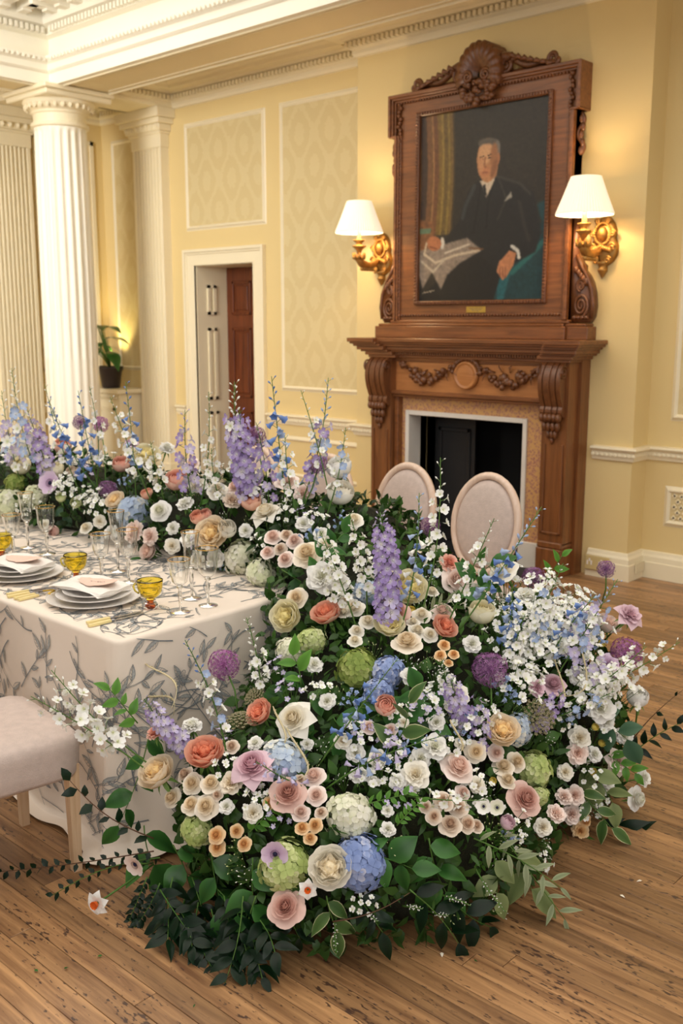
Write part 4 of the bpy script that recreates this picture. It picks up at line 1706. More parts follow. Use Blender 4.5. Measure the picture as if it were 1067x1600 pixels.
ch = chair_proto(0)
spots = [((-2.80, 3.83), PI, 'oval-backed linen chair in front of the fire opening, nearer the right jamb'),
         ((-3.33, 3.84), PI, 'oval-backed linen chair in front of the fireplace, beside its left jamb'),
         ((-3.90, 3.82), PI, 'oval-backed linen chair mostly hidden behind the tall violet delphiniums'),
         ((-4.50, 3.82), PI, 'oval-backed linen chair hidden behind flowers below the open doorway'),
         ((-2.865, 1.435), R(-6), 'linen upholstered chair at the near side of the cloth, only seat and legs seen')]
for i, ((x, y), a, lb) in enumerate(spots):
    o = ch if i == 0 else copy_tree(ch)
    o.location = (x, y, 0)
    o.rotation_euler = (0, 0, a)
    tag(o, lb, 'chair', 'linen oval-backed dining chairs')

# ================================================================== TABLE AND CLOTH
TX0, TX1, TY0, TY1, TZ = -7.4, -2.60, 1.76, 3.55, .745
tb = empty('banquet_table', ((TX0 + TX1) / 2, (TY0 + TY1) / 2, 0))
tag(tb, 'long rectangular banquet table covered to the floor by the patterned cloth', 'table')
MB().box(TX0 + .02, TX1 - .02, TY0 + .02, TY1 - .02, .705, TZ - .006).build('tabletop', M['chairwood'], tb, False)
for x in (TX0 + .2, (TX0 + TX1) / 2, TX1 - .2):
    for y in (TY0 + .15, TY1 - .15):
        MB().box(x - .03, x + .03, y - .03, y + .03, 0, .705).build('leg', M['chairwood'], tb, False)

S1 = TX1 - TX0                 # near side length
S2 = S1 + (TY1 - TY0)          # end side
S3 = S2 + S1                   # far side
CRN = .035


def cloth_plan(s):
    """point on the table edge and its outward normal"""
    if s < S1 - CRN:
        return TX0 + s, TY0, 0, -1
    if s < S1 + CRN:
        a = (s - (S1 - CRN)) / (2 * CRN) * PI / 2
        return TX1 - CRN + CRN * math.sin(a), TY0 + CRN - CRN * math.cos(a), math.sin(a), -math.cos(a)
    if s < S2 - CRN:
        return TX1, TY0 + (s - S1), 1, 0
    if s < S2 + CRN:
        a = (s - (S2 - CRN)) / (2 * CRN) * PI / 2
        return TX1 - CRN + CRN * math.cos(a), TY1 - CRN + CRN * math.sin(a), math.cos(a), math.sin(a)
    return TX1 - (s - S2), TY1, 0, 1


def bump(x, w_):
    return math.exp(-(x / w_) ** 2)


def cloth_p(s, h, off=0.):
    x, y, nx, ny = cloth_plan(s)
    k = max(0., h) / TZ
    f = .012 * math.sin(s * 7.3 + .6) + .010 * math.sin(s * 13.1 + 2) + .006 * math.sin(s * 23 + k * 2)
    o = .012 * k + f * k
    for sc_, sg in ((S1, 1), (S2, -1)):
        d = (s - sc_) * sg
        o += k * (.045 * bump(d + .055, .03) + (.02 + .085 * k) * bump(d - .035 - .14 * k, .028 + .03 * k) - .02 * bump(d - .02, .03))
    r = .014
    z = TZ - h
    if h < r * 1.57:
        a = h / r
        o += r * math.sin(a) - r
        z = TZ - r * (1 - math.cos(a))
    else:
        z = TZ - r - (h - r * 1.57)
    if z < .012:                      # what is left over lies on the floor
        o += (.012 - z) * 1.0
        z = .012 + .008 * math.sin(s * 31) * min(1, (.012 - max(z, -.2)) * 20) * .5 + .004
    return Vector((x + nx * (o + off), y + ny * (o + off), z + (off if h < .01 else 0)))


cl = MB()
ss = []
s = 0.
while s < S3:
    near = min(abs(s - S1), abs(s - S2))
    ss.append(s)
    s += .007 if near < .08 else (.014 if near < .45 else .045)
hs = [0, .006, .012, .018, .024, .05, .09, .14, .2, .26, .32, .38, .44, .5, .56, .62, .67, .71, .735, .75, .77, .79]


def hmax(s):
    return .80 if False else 1.0


vs = []
for s in ss:
    ext = 1 + .06 * bump(s - S1 - .02, .22) + .05 * bump(s - S2, .2)
    for h in hs:
        vs.append(cloth_p(s, h * ext))
nh = len(hs)
cl.add(vs, [(i * nh + j, i * nh + j + 1, (i + 1) * nh + j + 1, (i + 1) * nh + j) for i in range(len(ss) - 1) for j in range(nh - 1)])
top = [(p.x, p.y, TZ) for p in (cloth_p(s, 0) for s in ss)]
cl.add(top, [tuple(range(len(top)))])
tc = empty('tablecloth', (TX1 - .5, TY0, TZ))
tc.location = (TX1, TY0, 0)
tag(tc, 'cream floor-length tablecloth printed with slate grey birds-and-branches toile', 'tablecloth')
clo = cl.build('cloth', M['cloth'], tc)
for pg in clo.data.polygons:
    if len(pg.vertices) > 4:
        pg.use_smooth = False

# printed branches, leaves and blossoms, drawn stroke by stroke on the cloth
prn = MB()
rp_ = random.Random(12)


def stroke(P, pts, w0, w1, m=0, lift=.0012):
    n = len(pts)
    vs = []
    for i, (a, b) in enumerate(pts):
        a2, b2 = pts[min(i + 1, n - 1)]
        a1, b1 = pts[max(i - 1, 0)]
        dx, dy = a2 - a1, b2 - b1
        l = math.hypot(dx, dy) + 1e-9
        w_ = (w0 + (w1 - w0) * i / (n - 1)) * .5
        for sg in (-1, 1):
            vs.append(P(a - sg * dy / l * w_, b + sg * dx / l * w_, lift))
    prn.add(vs, [(2 * i, 2 * i + 1, 2 * i + 3, 2 * i + 2) for i in range(n - 1)], m=m)


OCC = []


def free(P, x, y, d=.030):
    if any(q[0] is P and abs(q[1] - x) < d and abs(q[2] - y) < d and math.hypot(q[1] - x, q[2] - y) < d for q in OCC):
        return False
    OCC.append((P, x, y))
    return True


def leaf2(P, x, y, ang, L, W, hatch=4):
    if not free(P, x + .55 * L * math.cos(ang), y + .55 * L * math.sin(ang)):
        return
    ca, sa = math.cos(ang), math.sin(ang)
    T = lambda a, b: (x + a * ca - b * sa, y + a * sa + b * ca)
    prof_ = lambda t: math.sin(PI * t ** .8) * W * (1 - .15 * t)
    up = [T(L * t, prof_(t)) for t in (0, .15, .35, .6, .8, 1)]
    dn_ = [T(L * t, -prof_(t)) for t in (0, .15, .35, .6, .8, 1)]
    # pale wash on one half
    vs = []
    for t in (0, .15, .35, .6, .8, 1):
        vs.append(P(*T(L * t, 0), .0008))
        vs.append(P(*T(L * t, prof_(t)), .0008))
    prn.add(vs, [(2 * i, 2 * i + 1, 2 * i + 3, 2 * i + 2) for i in range(5)], m=1)
    stroke(P, up, .0016, .0016)
    stroke(P, dn_, .002, .0016)
    stroke(P, [T(0, 0), T(L, 0)], .0014, .001)
    for k in range(hatch):
        t = (k + .8) / (hatch + 1)
        stroke(P, [T(L * t, 0), T(L * min(1, t + .16), -prof_(min(1, t + .12)) * .85)], .0014, .0008)
    for k in range(3):
        t = (k + .8) / 4
        stroke(P, [T(L * t, 0), T(L * min(1, t + .14), prof_(min(1, t + .12)) * .8)], .001, .0008)


def flower2(P, x, y, r, a0):
    if not free(P, x, y, .05):
        return
    for k in range(6):
        a = a0 + k * PI / 3
        pts = []
        for i in range(6):
            t = i / 5
            b = a + (t - .5) * 1.15
            q = r * (.45 + .55 * math.sin(PI * t))
            pts.append((x + q * math.cos(b), y + q * math.sin(b)))
        stroke(P, pts, .0022, .0022)
        for j in (-.22, 0, .22):
            stroke(P, [(x + .3 * r * math.cos(a + j), y + .3 * r * math.sin(a + j)), (x + .8 * r * math.cos(a + j * .8), y + .8 * r * math.sin(a + j * .8))], .0016, .0009)
    ring = [(x + .3 * r * math.cos(b * 1.05), y + .3 * r * math.sin(b * 1.05)) for b in range(7)]
    stroke(P, ring, .0024, .0024)
    for j in range(5):
        a = j * 1.3
        stroke(P, [(x, y), (x + .24 * r * math.cos(a), y + .24 * r * math.sin(a))], .002, .002)


def vine(P, x, y, ang, L, inside, depth=0):
    pts = [(x, y)]
    a = ang
    n = max(4, int(L / .03))
    curl = rp_.uniform(-.24, .24)
    for i in range(n):
        a += curl * .7 + rp_.uniform(-.12, .12)
        x += .03 * math.cos(a)
        y += .03 * math.sin(a)
        if not inside(x, y):
            break
        pts.append((x, y))
        if i % 2 == 1:
            sg = rp_.choice((-1, 1))
            if rp_.random() < .30 and depth < 2:
                vine(P, x, y, a + sg * rp_.uniform(.6, 1.2), L * .5, inside, depth + 1)
            else:
                l = rp_.uniform(.04, .07)
                b = a + sg * rp_.uniform(.5, 1.2)
                if inside(x + l * math.cos(b), y + l * math.sin(b)):
                    leaf2(P, x, y, b, l, l * rp_.uniform(.14, .22))
    if len(pts) > 2:
        stroke(P, pts, .0042 - .0012 * depth, .0018)
        stroke(P, [(q[0] + .003, q[1] + .003) for q in pts], .0012, .001)
        ex, ey = pts[-1]
        r = rp_.uniform(.03, .046)
        if inside(ex + r, ey + r) and inside(ex - r, ey - r):
            if rp_.random() < .95:
                flower2(P, ex, ey, r, a)
            for k in (-1, 0, 1):
                l = rp_.uniform(.05, .075)
                b = a + PI * (0 if rp_.random() < .5 else 1) + k * .7
                if inside(ex + l * math.cos(b), ey + l * math.sin(b)):
                    leaf2(P, ex, ey, b, l, l * .2)


def P_skirt(u, v, off):
    return cloth_p(u, v, off + .0035)


def P_top(u, v, off):
    return Vector((u, v, TZ + off))


in_side = lambda u, v: S1 - 1.55 < u < S2 - .25 and .012 < v < .735
in_top = lambda u, v: -4.7 < u < TX1 - .02 and TY0 + .02 < v < 2.62
u = S1 - 1.5
while u < S2 - .3:
    for v in (.68, .52, .36, .2, .06):
        vine(P_skirt, u + rp_.uniform(-.06, .06), v + rp_.uniform(-.05, .05), rp_.uniform(-3.14, 3.14), rp_.uniform(.24, .36), in_side)
    u += .17
x = -4.6
while x < TX1 - .05:
    for y in (1.80, 1.88, 1.96, 2.04, 2.12, 2.2, 2.3, 2.4, 2.5):
        vine(P_top, x + rp_.uniform(-.04, .04), y + rp_.uniform(-.06, .06), rp_.uniform(0, 6.3), rp_.uniform(.2, .34), in_top)
    x += .16
tag(prn.build('printed_branches', [M['print'], M['print2']], tc, False), kind='stuff')

# ================================================================== TABLEWARE
TT = TZ + .001


def plate(r, depth, name='plate'):
    p = MB().lathe([(0, .004), (r * .58, .004), (r * .64, .006), (r * .96, depth), (r, depth + .002), (r * .985, depth - .002), (r * .66, .0), (r * .5, 0.), (0, .0)], 56, cap=False)
    return p.mesh(name, M['china'])


me_ch, me_di, me_sa = plate(.172, .018), plate(.138, .016), plate(.112, .014)
settings = [(-3.07, 1.985, 'nearest the table corner'), (-3.60, 1.99, 'second from the table corner'), (-4.15, 1.99, 'third from the table corner, at the edge of the frame')]
for (px_, py_, wh) in settings:
    for me, z, nm, lb in ((me_ch, 0, 'charger_plate', 'wide white charger plate of the setting '), (me_di, .0155, 'dinner_plate', 'mid-sized white plate of the setting '), (me_sa, .030, 'salad_plate', 'small top white plate of the setting ')):
        o = bpy.data.objects.new(nm, me)
        o.location = (px_, py_, TT + z)
        C.objects.link(o)
        tag(o, lb + wh.split(',')[0], 'plate', 'stacked white plates')
    # folded napkin
    nk = MB()
    nx, ny = 16, 10
    lay_ = []
    for lz, (sx, sy) in enumerate(((.132, .082), (.128, .078), (.132, .080))):
        vs = []
        for j in range(ny):
            for i in range(nx):
                u, v = i / (nx - 1) * 2 - 1, j / (ny - 1) * 2 - 1
                z = .046 + lz * .007 + .004 * math.sin(u * 4 + lz) + .003 * math.sin(v * 5 + lz * 2) - .018 * max(0, abs(u) - .8) * 3
                vs.append((u * sx * (1 + .05 * v), v * sy * (1 + .10 * math.sin(u * 2 + lz)), z))
        nk.add(vs, [(j * nx + i, j * nx + i + 1, (j + 1) * nx + i + 1, (j + 1) * nx + i) for j in range(ny - 1) for i in range(nx - 1)])
        lay_.append(vs)
    # rolled fold edges
    for k in (0, 1):
        for a, b in ((0, 1), (1, 2)):
            e0 = [lay_[a][j * nx + (nx - 1 if k else 0)] for j in range(ny)]
            e1 = [lay_[b][j * nx + (nx - 1 if k else 0)] for j in range(ny)]
            nk.add(e0 + e1, [(i, i + 1, ny + i + 1, ny + i) for i in range(ny - 1)])
    for j in (0, ny - 1):
        for a, b in ((0, 1), (1, 2)):
            e0 = lay_[a][j * nx:(j + 1) * nx]
            e1 = lay_[b][j * nx:(j + 1) * nx]
            nk.add(e0 + e1, [(i, i + 1, nx + i + 1, nx + i) for i in range(nx - 1)])
    no = bpy.data.objects.new('napkin', nk.mesh('napkin', M['napkin']))
    no.location = (px_ - .035, py_ + .0, TT + .003)
    no.rotation_euler = (0, 0, R(14))
    C.objects.link(no)
    tag(no, 'folded white linen napkin on the plates ' + wh.split(',')[0], 'napkin', 'folded white napkins')
    # torn-edge blush card
    cd = MB()
    n = 40
    rg = random.Random(int(-px_ * 100))
    ring = [(.074 * math.cos(2 * PI * i / n) * (1 + .10 * rg.uniform(-1, 1)), .050 * math.sin(2 * PI * i / n) * (1 + .12 * rg.uniform(-1, 1))) for i in range(n)]
    zf = lambda x, y: .0 + .006 * (x / .06) ** 2
    cd.prism(ring, lambda p, k: (p[0], p[1], zf(*p) + (0, .0012)[k]))
    co = cd.build('name_card', M['card'], None, False, loc=(px_ + .012, py_ + .012, TT + .0685))
    co.rotation_euler = (0, 0, R(28))
    tag(co, 'blush torn-edge paper card on the napkin ' + wh.split(',')[0], 'card', 'blush place cards')
    ik = MB()
    pts = [(-.03 + .06 * i / 26, .006 * math.sin(i * 1.7) * (1 + .5 * math.sin(i * .6)), zf(-.03 + .06 * i / 26, 0) + .0018) for i in range(27)]
    ik.tube(pts, .0007, 4)
    ik.build('handwriting', M['ink'], co, org=(0, 0, 0))


# cutlery with ivory handles, lying along the table depth
def knife_mesh():
    pass


def cutlery(kind, x, y, rz, label, group):
    r = empty(kind, (x, y, TT), rz)
    tag(r, label, 'knife' if 'knife' in kind else 'fork', group)
    h = MB()
    vs_ = []
    h.prism([(-.0075, 0), (.0075, 0), (.0085, .04), (.0065, .085), (-.0065, .085), (-.0085, .04)], lambda p, k: (p[0], p[1], (.001, .009)[k]))
    h.build('handle', M['ivory'], r, False, org=(0, 0, 0))
    c_ = MB()
    c_.box(-.006, .006, .084, .098, .002, .009, .001)
    c_.build('ferrule', M['steel'], r, False, org=(0, 0, 0))
    b = MB()
    if 'knife' in kind:
        b.prism([(-.004, .097), (.005, .097), (.009, .12), (.009, .19), (.003, .215), (-.005, .22), (-.006, .12)], lambda p, k: (p[0], p[1], (.0035, .005)[k]))
        b.build('blade', M['steel'], r, False, org=(0, 0, 0))
    else:
        b.prism([(-.003, .097), (.003, .097), (.003, .15), (.011, .17), (.011, .178), (-.011, .178), (-.011, .17), (-.003, .15)], lambda p, k: (p[0], p[1], (.003, .005)[k]))
        for k in (-1, -.33, .33, 1):
            b.box(k * .0095 - .0014, k * .0095 + .0014, .177, .215, .003, .005)
        b.build('tines', M['steel'], r, False, org=(0, 0, 0))
    return r


for i, (px_, py_, wh) in enumerate(settings):
    w1 = wh.split(',')[0]
    cutlery('dinner_knife', px_ + .235, 1.80, R(-6), 'ivory-handled knife next to the plate ' + w1, 'ivory-handled knives')
    cutlery('dinner_knife', px_ + .268, 1.785, R(-3), 'ivory-handled knife, outer of the pair ' + w1, 'ivory-handled knives')
    if i < 2:
        cutlery('dinner_fork', px_ - .195, 1.79, R(4), 'ivory-handled fork beside the plate ' + w1, 'ivory-handled forks')
        cutlery('dinner_fork', px_ - .222, 1.79, R(2), 'ivory-handled fork, outer of the pair ' + w1, 'ivory-handled forks')
rb = MB()
pts = [(-3.28 + .15 * t, 1.90 + .03 * math.sin(t * 5) - .03 * t, TT + .014 + .028 * t) for t in [i / 12 for i in range(13)]]
rb.tube(pts, .004, 6, flat=.3)
tag(rb.build('ribbon', M['ribbon'], org=(-3.2, 1.89, TT)), 'thin mustard ribbon trailing off the napkin at the near setting', 'ribbon')


# ---- glasses
def fl(n, amt, z0):
    return lambda a, z: 1 + (amt * math.cos(n * a) if z > z0 else 0)


def goblet(name, prof_o, zb, zt, rt):
    """fluted bowl, faceted stem, foot and gilt rim"""
    r = empty(name, (0, 0, 0))
    bowl = prof_o
    inner = [(max(0.0, a - .0016), z + (.002 if i == 0 else 0)) for i, (a, z) in enumerate(bowl)][::-1]
    MB().lathe(bowl + inner, 48, mod=lambda a, z: 1 + .022 * math.cos(12 * a) * (z > zb + .004), cap=False).build('bowl', M['glass'], r)
    MB().lathe([(.0, zb + .001), (.008, zb), (.012, zb - .006), (.006, zb - .014), (.0075, zb - .03), (.008, zb - .05), (.005, zb - .07), (.0045, .012), (.008, .008), (.0, .006)], 10, cap=False).build('stem', M['glass'], r)
    MB().lathe([(0, .009), (.012, .007), (.034, .003), (.036, .0015), (.034, 0), (0, 0)], 36, cap=False).build('foot', M['glass'], r)
    g = MB()
    n = 48
    g.tube([(rt * math.cos(2 * PI * i / n), rt * math.sin(2 * PI * i / n), zt) for i in range(n + 1)], .0013, 6, cap=False)
    g.build('gold_rim', M['gold'], r)
    return r


gA = goblet('wine_glass', [(0, .098), (.014, .1), (.026, .112), (.031, .135), (.035, .165), (.040, .19), (.0405, .192)], .098, .192, .0398)
gB = goblet('wine_goblet', [(0, .106), (.016, .108), (.03, .122), (.036, .145), (.036, .17), (.038, .195), (.042, .212), (.0425, .213)], .106, .213, .0418)
gC = goblet('champagne_flute', [(0, .12), (.012, .122), (.022, .135), (.025, .165), (.026, .2), (.030, .232), (.034, .252), (.0345, .253)], .12, .253, .034)
used = {}
G = [(gA, -2.715, 2.105, 'small fluted wine glass beside the amber cup nearest the corner'), (gB, -2.708, 2.225, 'gold-rimmed goblet standing last towards the flowers at the table corner'),
     (gC, -2.825, 2.245, 'tall champagne flute behind the pair of glasses nearest the corner'),
     (gA, -3.285, 2.165, 'small fluted wine glass in the middle trio of glasses'), (gB, -3.19, 2.225, 'gold-rimmed goblet in the middle trio of glasses'), (gC, -3.37, 2.30, 'tall champagne flute in the middle trio of glasses'),
     (gA, -3.90, 2.13, 'small fluted wine glass in the trio by the lilac anemone'), (gB, -3.86, 2.27, 'gold-rimmed goblet in the trio by the lilac anemone'), (gC, -4.04, 2.28, 'tall champagne flute in the trio by the lilac anemone')]
for (p, x, y, lb) in G:
    o = p if p.name not in used else copy_tree(p)
    used[p.name] = 1
    o.location = (x, y, TT)
    tag(o, lb, 'glass', 'gold-rimmed stemware')


def cup():
    r = empty('amber_cup', (0, 0, 0))
    p = [(0, .036), (.014, .037), (.030, .046), (.040, .062), (.044, .08), (.0455, .098), (.046, .1035)]
    MB().lathe(p + [(a - .002, z + .002) for a, z in p][::-1], 60, mod=lambda a, z: 1 + .03 * abs(math.cos(6 * a)), cap=False).build('bowl', M['amber'], r)
    MB().lathe([(0, .037), (.016, .036), (.020, .030), (.016, .026), (.022, .022), (.027, .014), (.027, .004), (.024, 0), (0, 0)], 40, mod=lambda a, z: 1 + .02 * math.cos(8 * a), cap=False).build('foot', M['orange'], r)
    h = MB()
    h.tube([(-.044, 0, .085), (-.056, 0, .088), (-.062, 0, .078), (-.056, 0, .062), (-.042, 0, .052)], [.003, .0035, .004, .0035, .003], 8)
    h.build('handle', M['amber'], r)
    return r


c0 = cup()
for i, (x, y, lb) in enumerate(((-2.835, 2.065, 'amber fluted glass cup nearest the table corner'), (-3.375, 2.105, 'amber fluted glass cup between the two plate settings'), (-3.945, 2.10, 'amber fluted glass cup cut by the frame edge'))):
    o = c0 if i == 0 else copy_tree(c0)
    o.location = (x, y, TT)
    o.rotation_euler = (0, 0, R(35))
    tag(o, lb, 'cup', 'amber footed cups')

# ================================================================== POTTED PLANT IN THE CORNER
pp = empty('potted_plant', (-9.10, 6.22, 1.065))
tag(pp, 'broad-leaved green plant in a dark pot on the corner casing', 'plant')
MB().lathe([(0, 0), (.085, 0), (.095, .01), (.12, .17), (.135, .20), (.14, .225), (.13, .23), (.12, .21), (0, .20)], 32, (-9.10, 6.22, 1.066), cap=False).build('pot', M['pot'], pp)
def leaf_mb(L, W, fold=.25, curl=.25, nv=6, shape=.75, tip=1.):
    """one leaf along +X, face up (+Z)"""
    mb = MB()
    vs = []
    ts = []
    for j in range(nv + 1):
        v = j / nv
        w_ = W * math.sin(PI * min(1., v ** shape)) * (1 if v < 1 else 0) + .0006
        z = -curl * L * v * v + .12 * L * math.sin(PI * v * .6)
        for u in (-1, -.5, 0, .5, 1):
            vs.append((L * v, u * w_, z + fold * abs(u) * w_ - .15 * w_ * (u * u) + .0))
            ts.append(.55 + .0 * v + (.40 if abs(u) == 1 else 0) - (.25 if u == 0 else 0))
    fs = [(j * 5 + i, (j + 1) * 5 + i, (j + 1) * 5 + i + 1, j * 5 + i + 1) for j in range(nv) for i in range(4)]
    return mb.add(vs, fs, ts)


bl = leaf_mb(.30, .075, .2, .45).mesh('leaf', LEAF['salal'])
rg = random.Random(21)
for i in range(17):
    a = i * 2.4
    t = rg.uniform(.25, 1.0)
    base_ = Vector((0, 0, .2))
    tip = Vector((max(-.10, math.cos(a) * .17 * t) + .02, math.sin(a) * .07 * t - .12, .24 + .42 * (1.15 - t * .8) * rg.uniform(.8, 1.2)))
    st = MB().tube([base_ * 1, base_ * .6 + tip * .4 + Vector((0, 0, .03)), tip], [.006, .005, .003], 5)
    so2 = bpy.data.objects.new('stalk', st.mesh('stalk', M['stem']))
    C.objects.link(so2)
    so2.parent = pp
    d = (tip - base_).normalized()
    lo_ = obj('leaf', bl, pp, Matrix.Translation(tip) @ Matrix.Rotation(a, 4, 'Z') @ Matrix.Rotation(-.5 + t * .9, 4, 'Y') @ Matrix.Scale(.5 if math.cos(a) < -.2 or math.sin(a) > .5 else 1., 4))
up = bpy.data.lights.new('uplighter', 'SPOT')
up.energy = 26
up.color = (1, .80, .32)
up.spot_size = R(70)
up.spot_blend = .8
up.shadow_soft_size = .04
uo = bpy.data.objects.new('uplighter', up)
uo.location = (-9.16, 6.30, 1.33)
uo.rotation_euler = Vector((.05, .22, 1)).to_track_quat('-Z', 'Y').to_euler()
C.objects.link(uo)

# ================================================================== FLOWERS: SHAPES
def petal(mb, phi, r0, z0, L, A, l0, l1, nu=5, nv=5, ruf=0., rg=rnd, t0=0., t1=1., tipw=.35, wavef=2.5):
    """petal rising from radius r0; lean runs from l0 to l1 (degrees off vertical); A is its half angle/width"""
    vs = []
    ts = []
    ph = rg.uniform(0, 6)
    sp = [(r0, z0, R(l0))]
    for j in range(1, 13):
        a = R(l0 + (l1 - l0) * j / 12)
        sp.append((sp[-1][0] + math.sin(a) * L / 12, sp[-1][1] + math.cos(a) * L / 12, a))
    for j in range(nv + 1):
        v = j / nv
        sh = .30 + .70 * math.sin(PI / 2 * min(1, v / .62)) - .12 * max(0, v - .7) / .3
        for i in range(nu):
            u = -1 + 2 * i / (nu - 1)
            ve = v * (1 - (.10 + tipw * .5) * u * u * v)
            q = ve * 12
            k = min(11, int(q))
            q -= k
            r = sp[k][0] * (1 - q) + sp[k + 1][0] * q
            z = sp[k][1] * (1 - q) + sp[k + 1][1] * q
            a = sp[k][2] * (1 - q) + sp[k + 1][2] * q
            ang = phi + u * A * sh / max(.45, r + .15) * .6
            nr, nz_ = math.cos(a), -math.sin(a)           # the petal's own outward normal
            d_ = ruf * v * v * math.sin(u * wavef * 2 + ph) + ruf * .5 * v * v * math.cos(u * wavef * 3.1 + ph * 2) - .05 * u * u * (1 - v) + .05 * u * u * v * v
            rr = max(.01, r + nr * d_)
            vs.append((rr * math.cos(ang), rr * math.sin(ang), z + nz_ * d_))
            ts.append(t0 + (t1 - t0) * v)
    fs = [(j * nu + i, (j + 1) * nu + i, (j + 1) * nu + i + 1, j * nu + i + 1) for j in range(nv) for i in range(nu - 1)]
    mb.add(vs, fs, ts)


def rose_core(kind, rg):
    m = MB()
    if kind == 'spiral':          # high-centred open rose
        n = 22
        for i in range(n):
            f = i / (n - 1)
            petal(m, i * 2.4, .02 + .12 * f, .14 - .28 * f, .56 + .14 * f, 1.15, 34 + 30 * f, -30 + 86 * f ** 1.2, 5, 5, .02, rg, .02 + .3 * f, .25 + .6 * f, tipw=.15)
    elif kind == 'cup':           # quartered garden rose: folded heart inside a cup
        m.ball((0, 0, .12), .30, 10, 6, t=.15)
        for k in range(6):
            petal(m, k * 2.4, .01 + .01 * k, .1, .40, .35, 8, -14, 3, 4, .05, rg, .0, .4)
        for q in range(5):
            for k in range(7):
                a = q * 2 * PI / 5 + (k - 3) * .15 + rg.uniform(-.03, .03)
                petal(m, a, .10 + .05 * abs(k - 3) + .06 * rg.random(), .05, .50 - .03 * abs(k - 3), .30, 25 + 6 * abs(k - 3), -12 + 9 * k, 3, 4, .06, rg, .0, .45)
        for i in range(13):
            f = i / 12
            petal(m, i * 2.4 + .4, .28 + .10 * f, -.14, .64 + .10 * f, 1.0, 58 + 14 * f, -18 + 16 * f, 5, 5, .035, rg, .3, .75 + .2 * f, tipw=.15)
    elif kind == 'ball':          # closed cabbage bloom
        for i in range(22):
            f = i / 21
            petal(m, i * 2.4, .04 + .17 * f, -.05 - .30 * f, .66 + .48 * f, 1.15, 50 + 32 * f, -48 + 14 * f, 5, 6, .02, rg, .1 + .4 * f, .4 + .55 * f, tipw=.2)
    elif kind == 'ruffle':        # loose frilled bloom
        for i in range(20):
            f = i / 19
            petal(m, i * 2.4, .03 + .1 * f, -.05, .52 + .36 * f, .85, 12 + 46 * f, 2 + 74 * f, 6, 4, .09, rg, .05 + .3 * f, .4 + .6 * f, wavef=4, tipw=.2)
    return m


def guard(kind, rg):
    m = MB()
    if kind == 'spiral':
        petal(m, 0, .14, -.22, .90, 1.45, 66, 96, 7, 6, .05, rg, .45, 1, tipw=.12)
    elif kind == 'cup':
        petal(m, 0, .20, -.38, 1.04, 1.35, 82, 14, 7, 6, .03, rg, .5, 1, tipw=.15)
    elif kind == 'ball':
        petal(m, 0, .16, -.47, 1.34, 1.35, 86, -26, 7, 7, .025, rg, .5, 1, tipw=.15)
    elif kind == 'ruffle':
        petal(m, 0, .10, -.15, .88, 1.1, 60, 100, 8, 5, .10, rg, .4, 1, wavef=4, tipw=.15)
    return m


def star_guard(rg):
    m = MB()
    vs = []
    ts = []
    L = 1.05
    for j in range(7):
        v = j / 6
        w_ = .56 * math.sin(PI * min(1, .16 + .84 * v ** .9)) + .01
        z = -.15 + .22 * math.sin(v * PI * .8) - .22 * v * v
        for u in (-1, -.5, 0, .5, 1):
            vs.append((.12 + L * v, u * w_, z + .16 * abs(u) * w_))
            ts.append(.5 + .5 * v)
    m.add(vs, [(j * 5 + i, j * 5 + i + 1, (j + 1) * 5 + i + 1, (j + 1) * 5 + i) for j in range(6) for i in range(4)], ts)
    return m


FRG = random.Random(33)
CORE = {k: [rose_core(k, FRG).mesh('petal_whorl', PET['ivory']) for _ in range(2)] for k in ('spiral', 'cup', 'ball', 'ruffle')}
GUARD = {k: [guard(k, FRG).mesh('petal', PET['ivory']) for _ in range(3)] for k in ('spiral', 'cup', 'ball', 'ruffle')}
GUARD['star'] = [star_guard(FRG).mesh('petal', PET['ivory'])]
# small blooms are one mesh
SMALL = {}
for k in ('spiral', 'cup', 'ball', 'ruffle'):
    L_ = []
    for q in range(2):
        m = MB().join(rose_core(k, FRG))
        for i in range(5):
            m.join(guard(k, FRG), Matrix.Rotation(i * 2 * PI / 5 + q * .3, 4, 'Z'))
        L_.append(m.mesh('bloom', PET['ivory']))
    SMALL[k] = L_
sep = MB()
for i in range(5):
    sep.join(leaf_mb(.75, .11, .1, .6, 4), Matrix.Rotation(i * 2 * PI / 5, 4, 'Z') @ Matrix.Translation((.05, 0, -.42)) @ Matrix.Rotation(.5, 4, 'Y'))
sep.ball((0, 0, -.42), .18, 8, 6)
SEPAL = sep.mesh('sepals', M['stem'])
STEM = MB().tube([(0, 0, -.4), (.05, .02, -1.6), (0, .06, -3.2)], [.07, .06, .06], 6).mesh('stem', M['stem'])


def slotmat(o, mat):
    if mat is None:
        return
    for s in o.material_slots:
        s.link = 'OBJECT'
        s.material = mat


def cut(M4):
    return M4


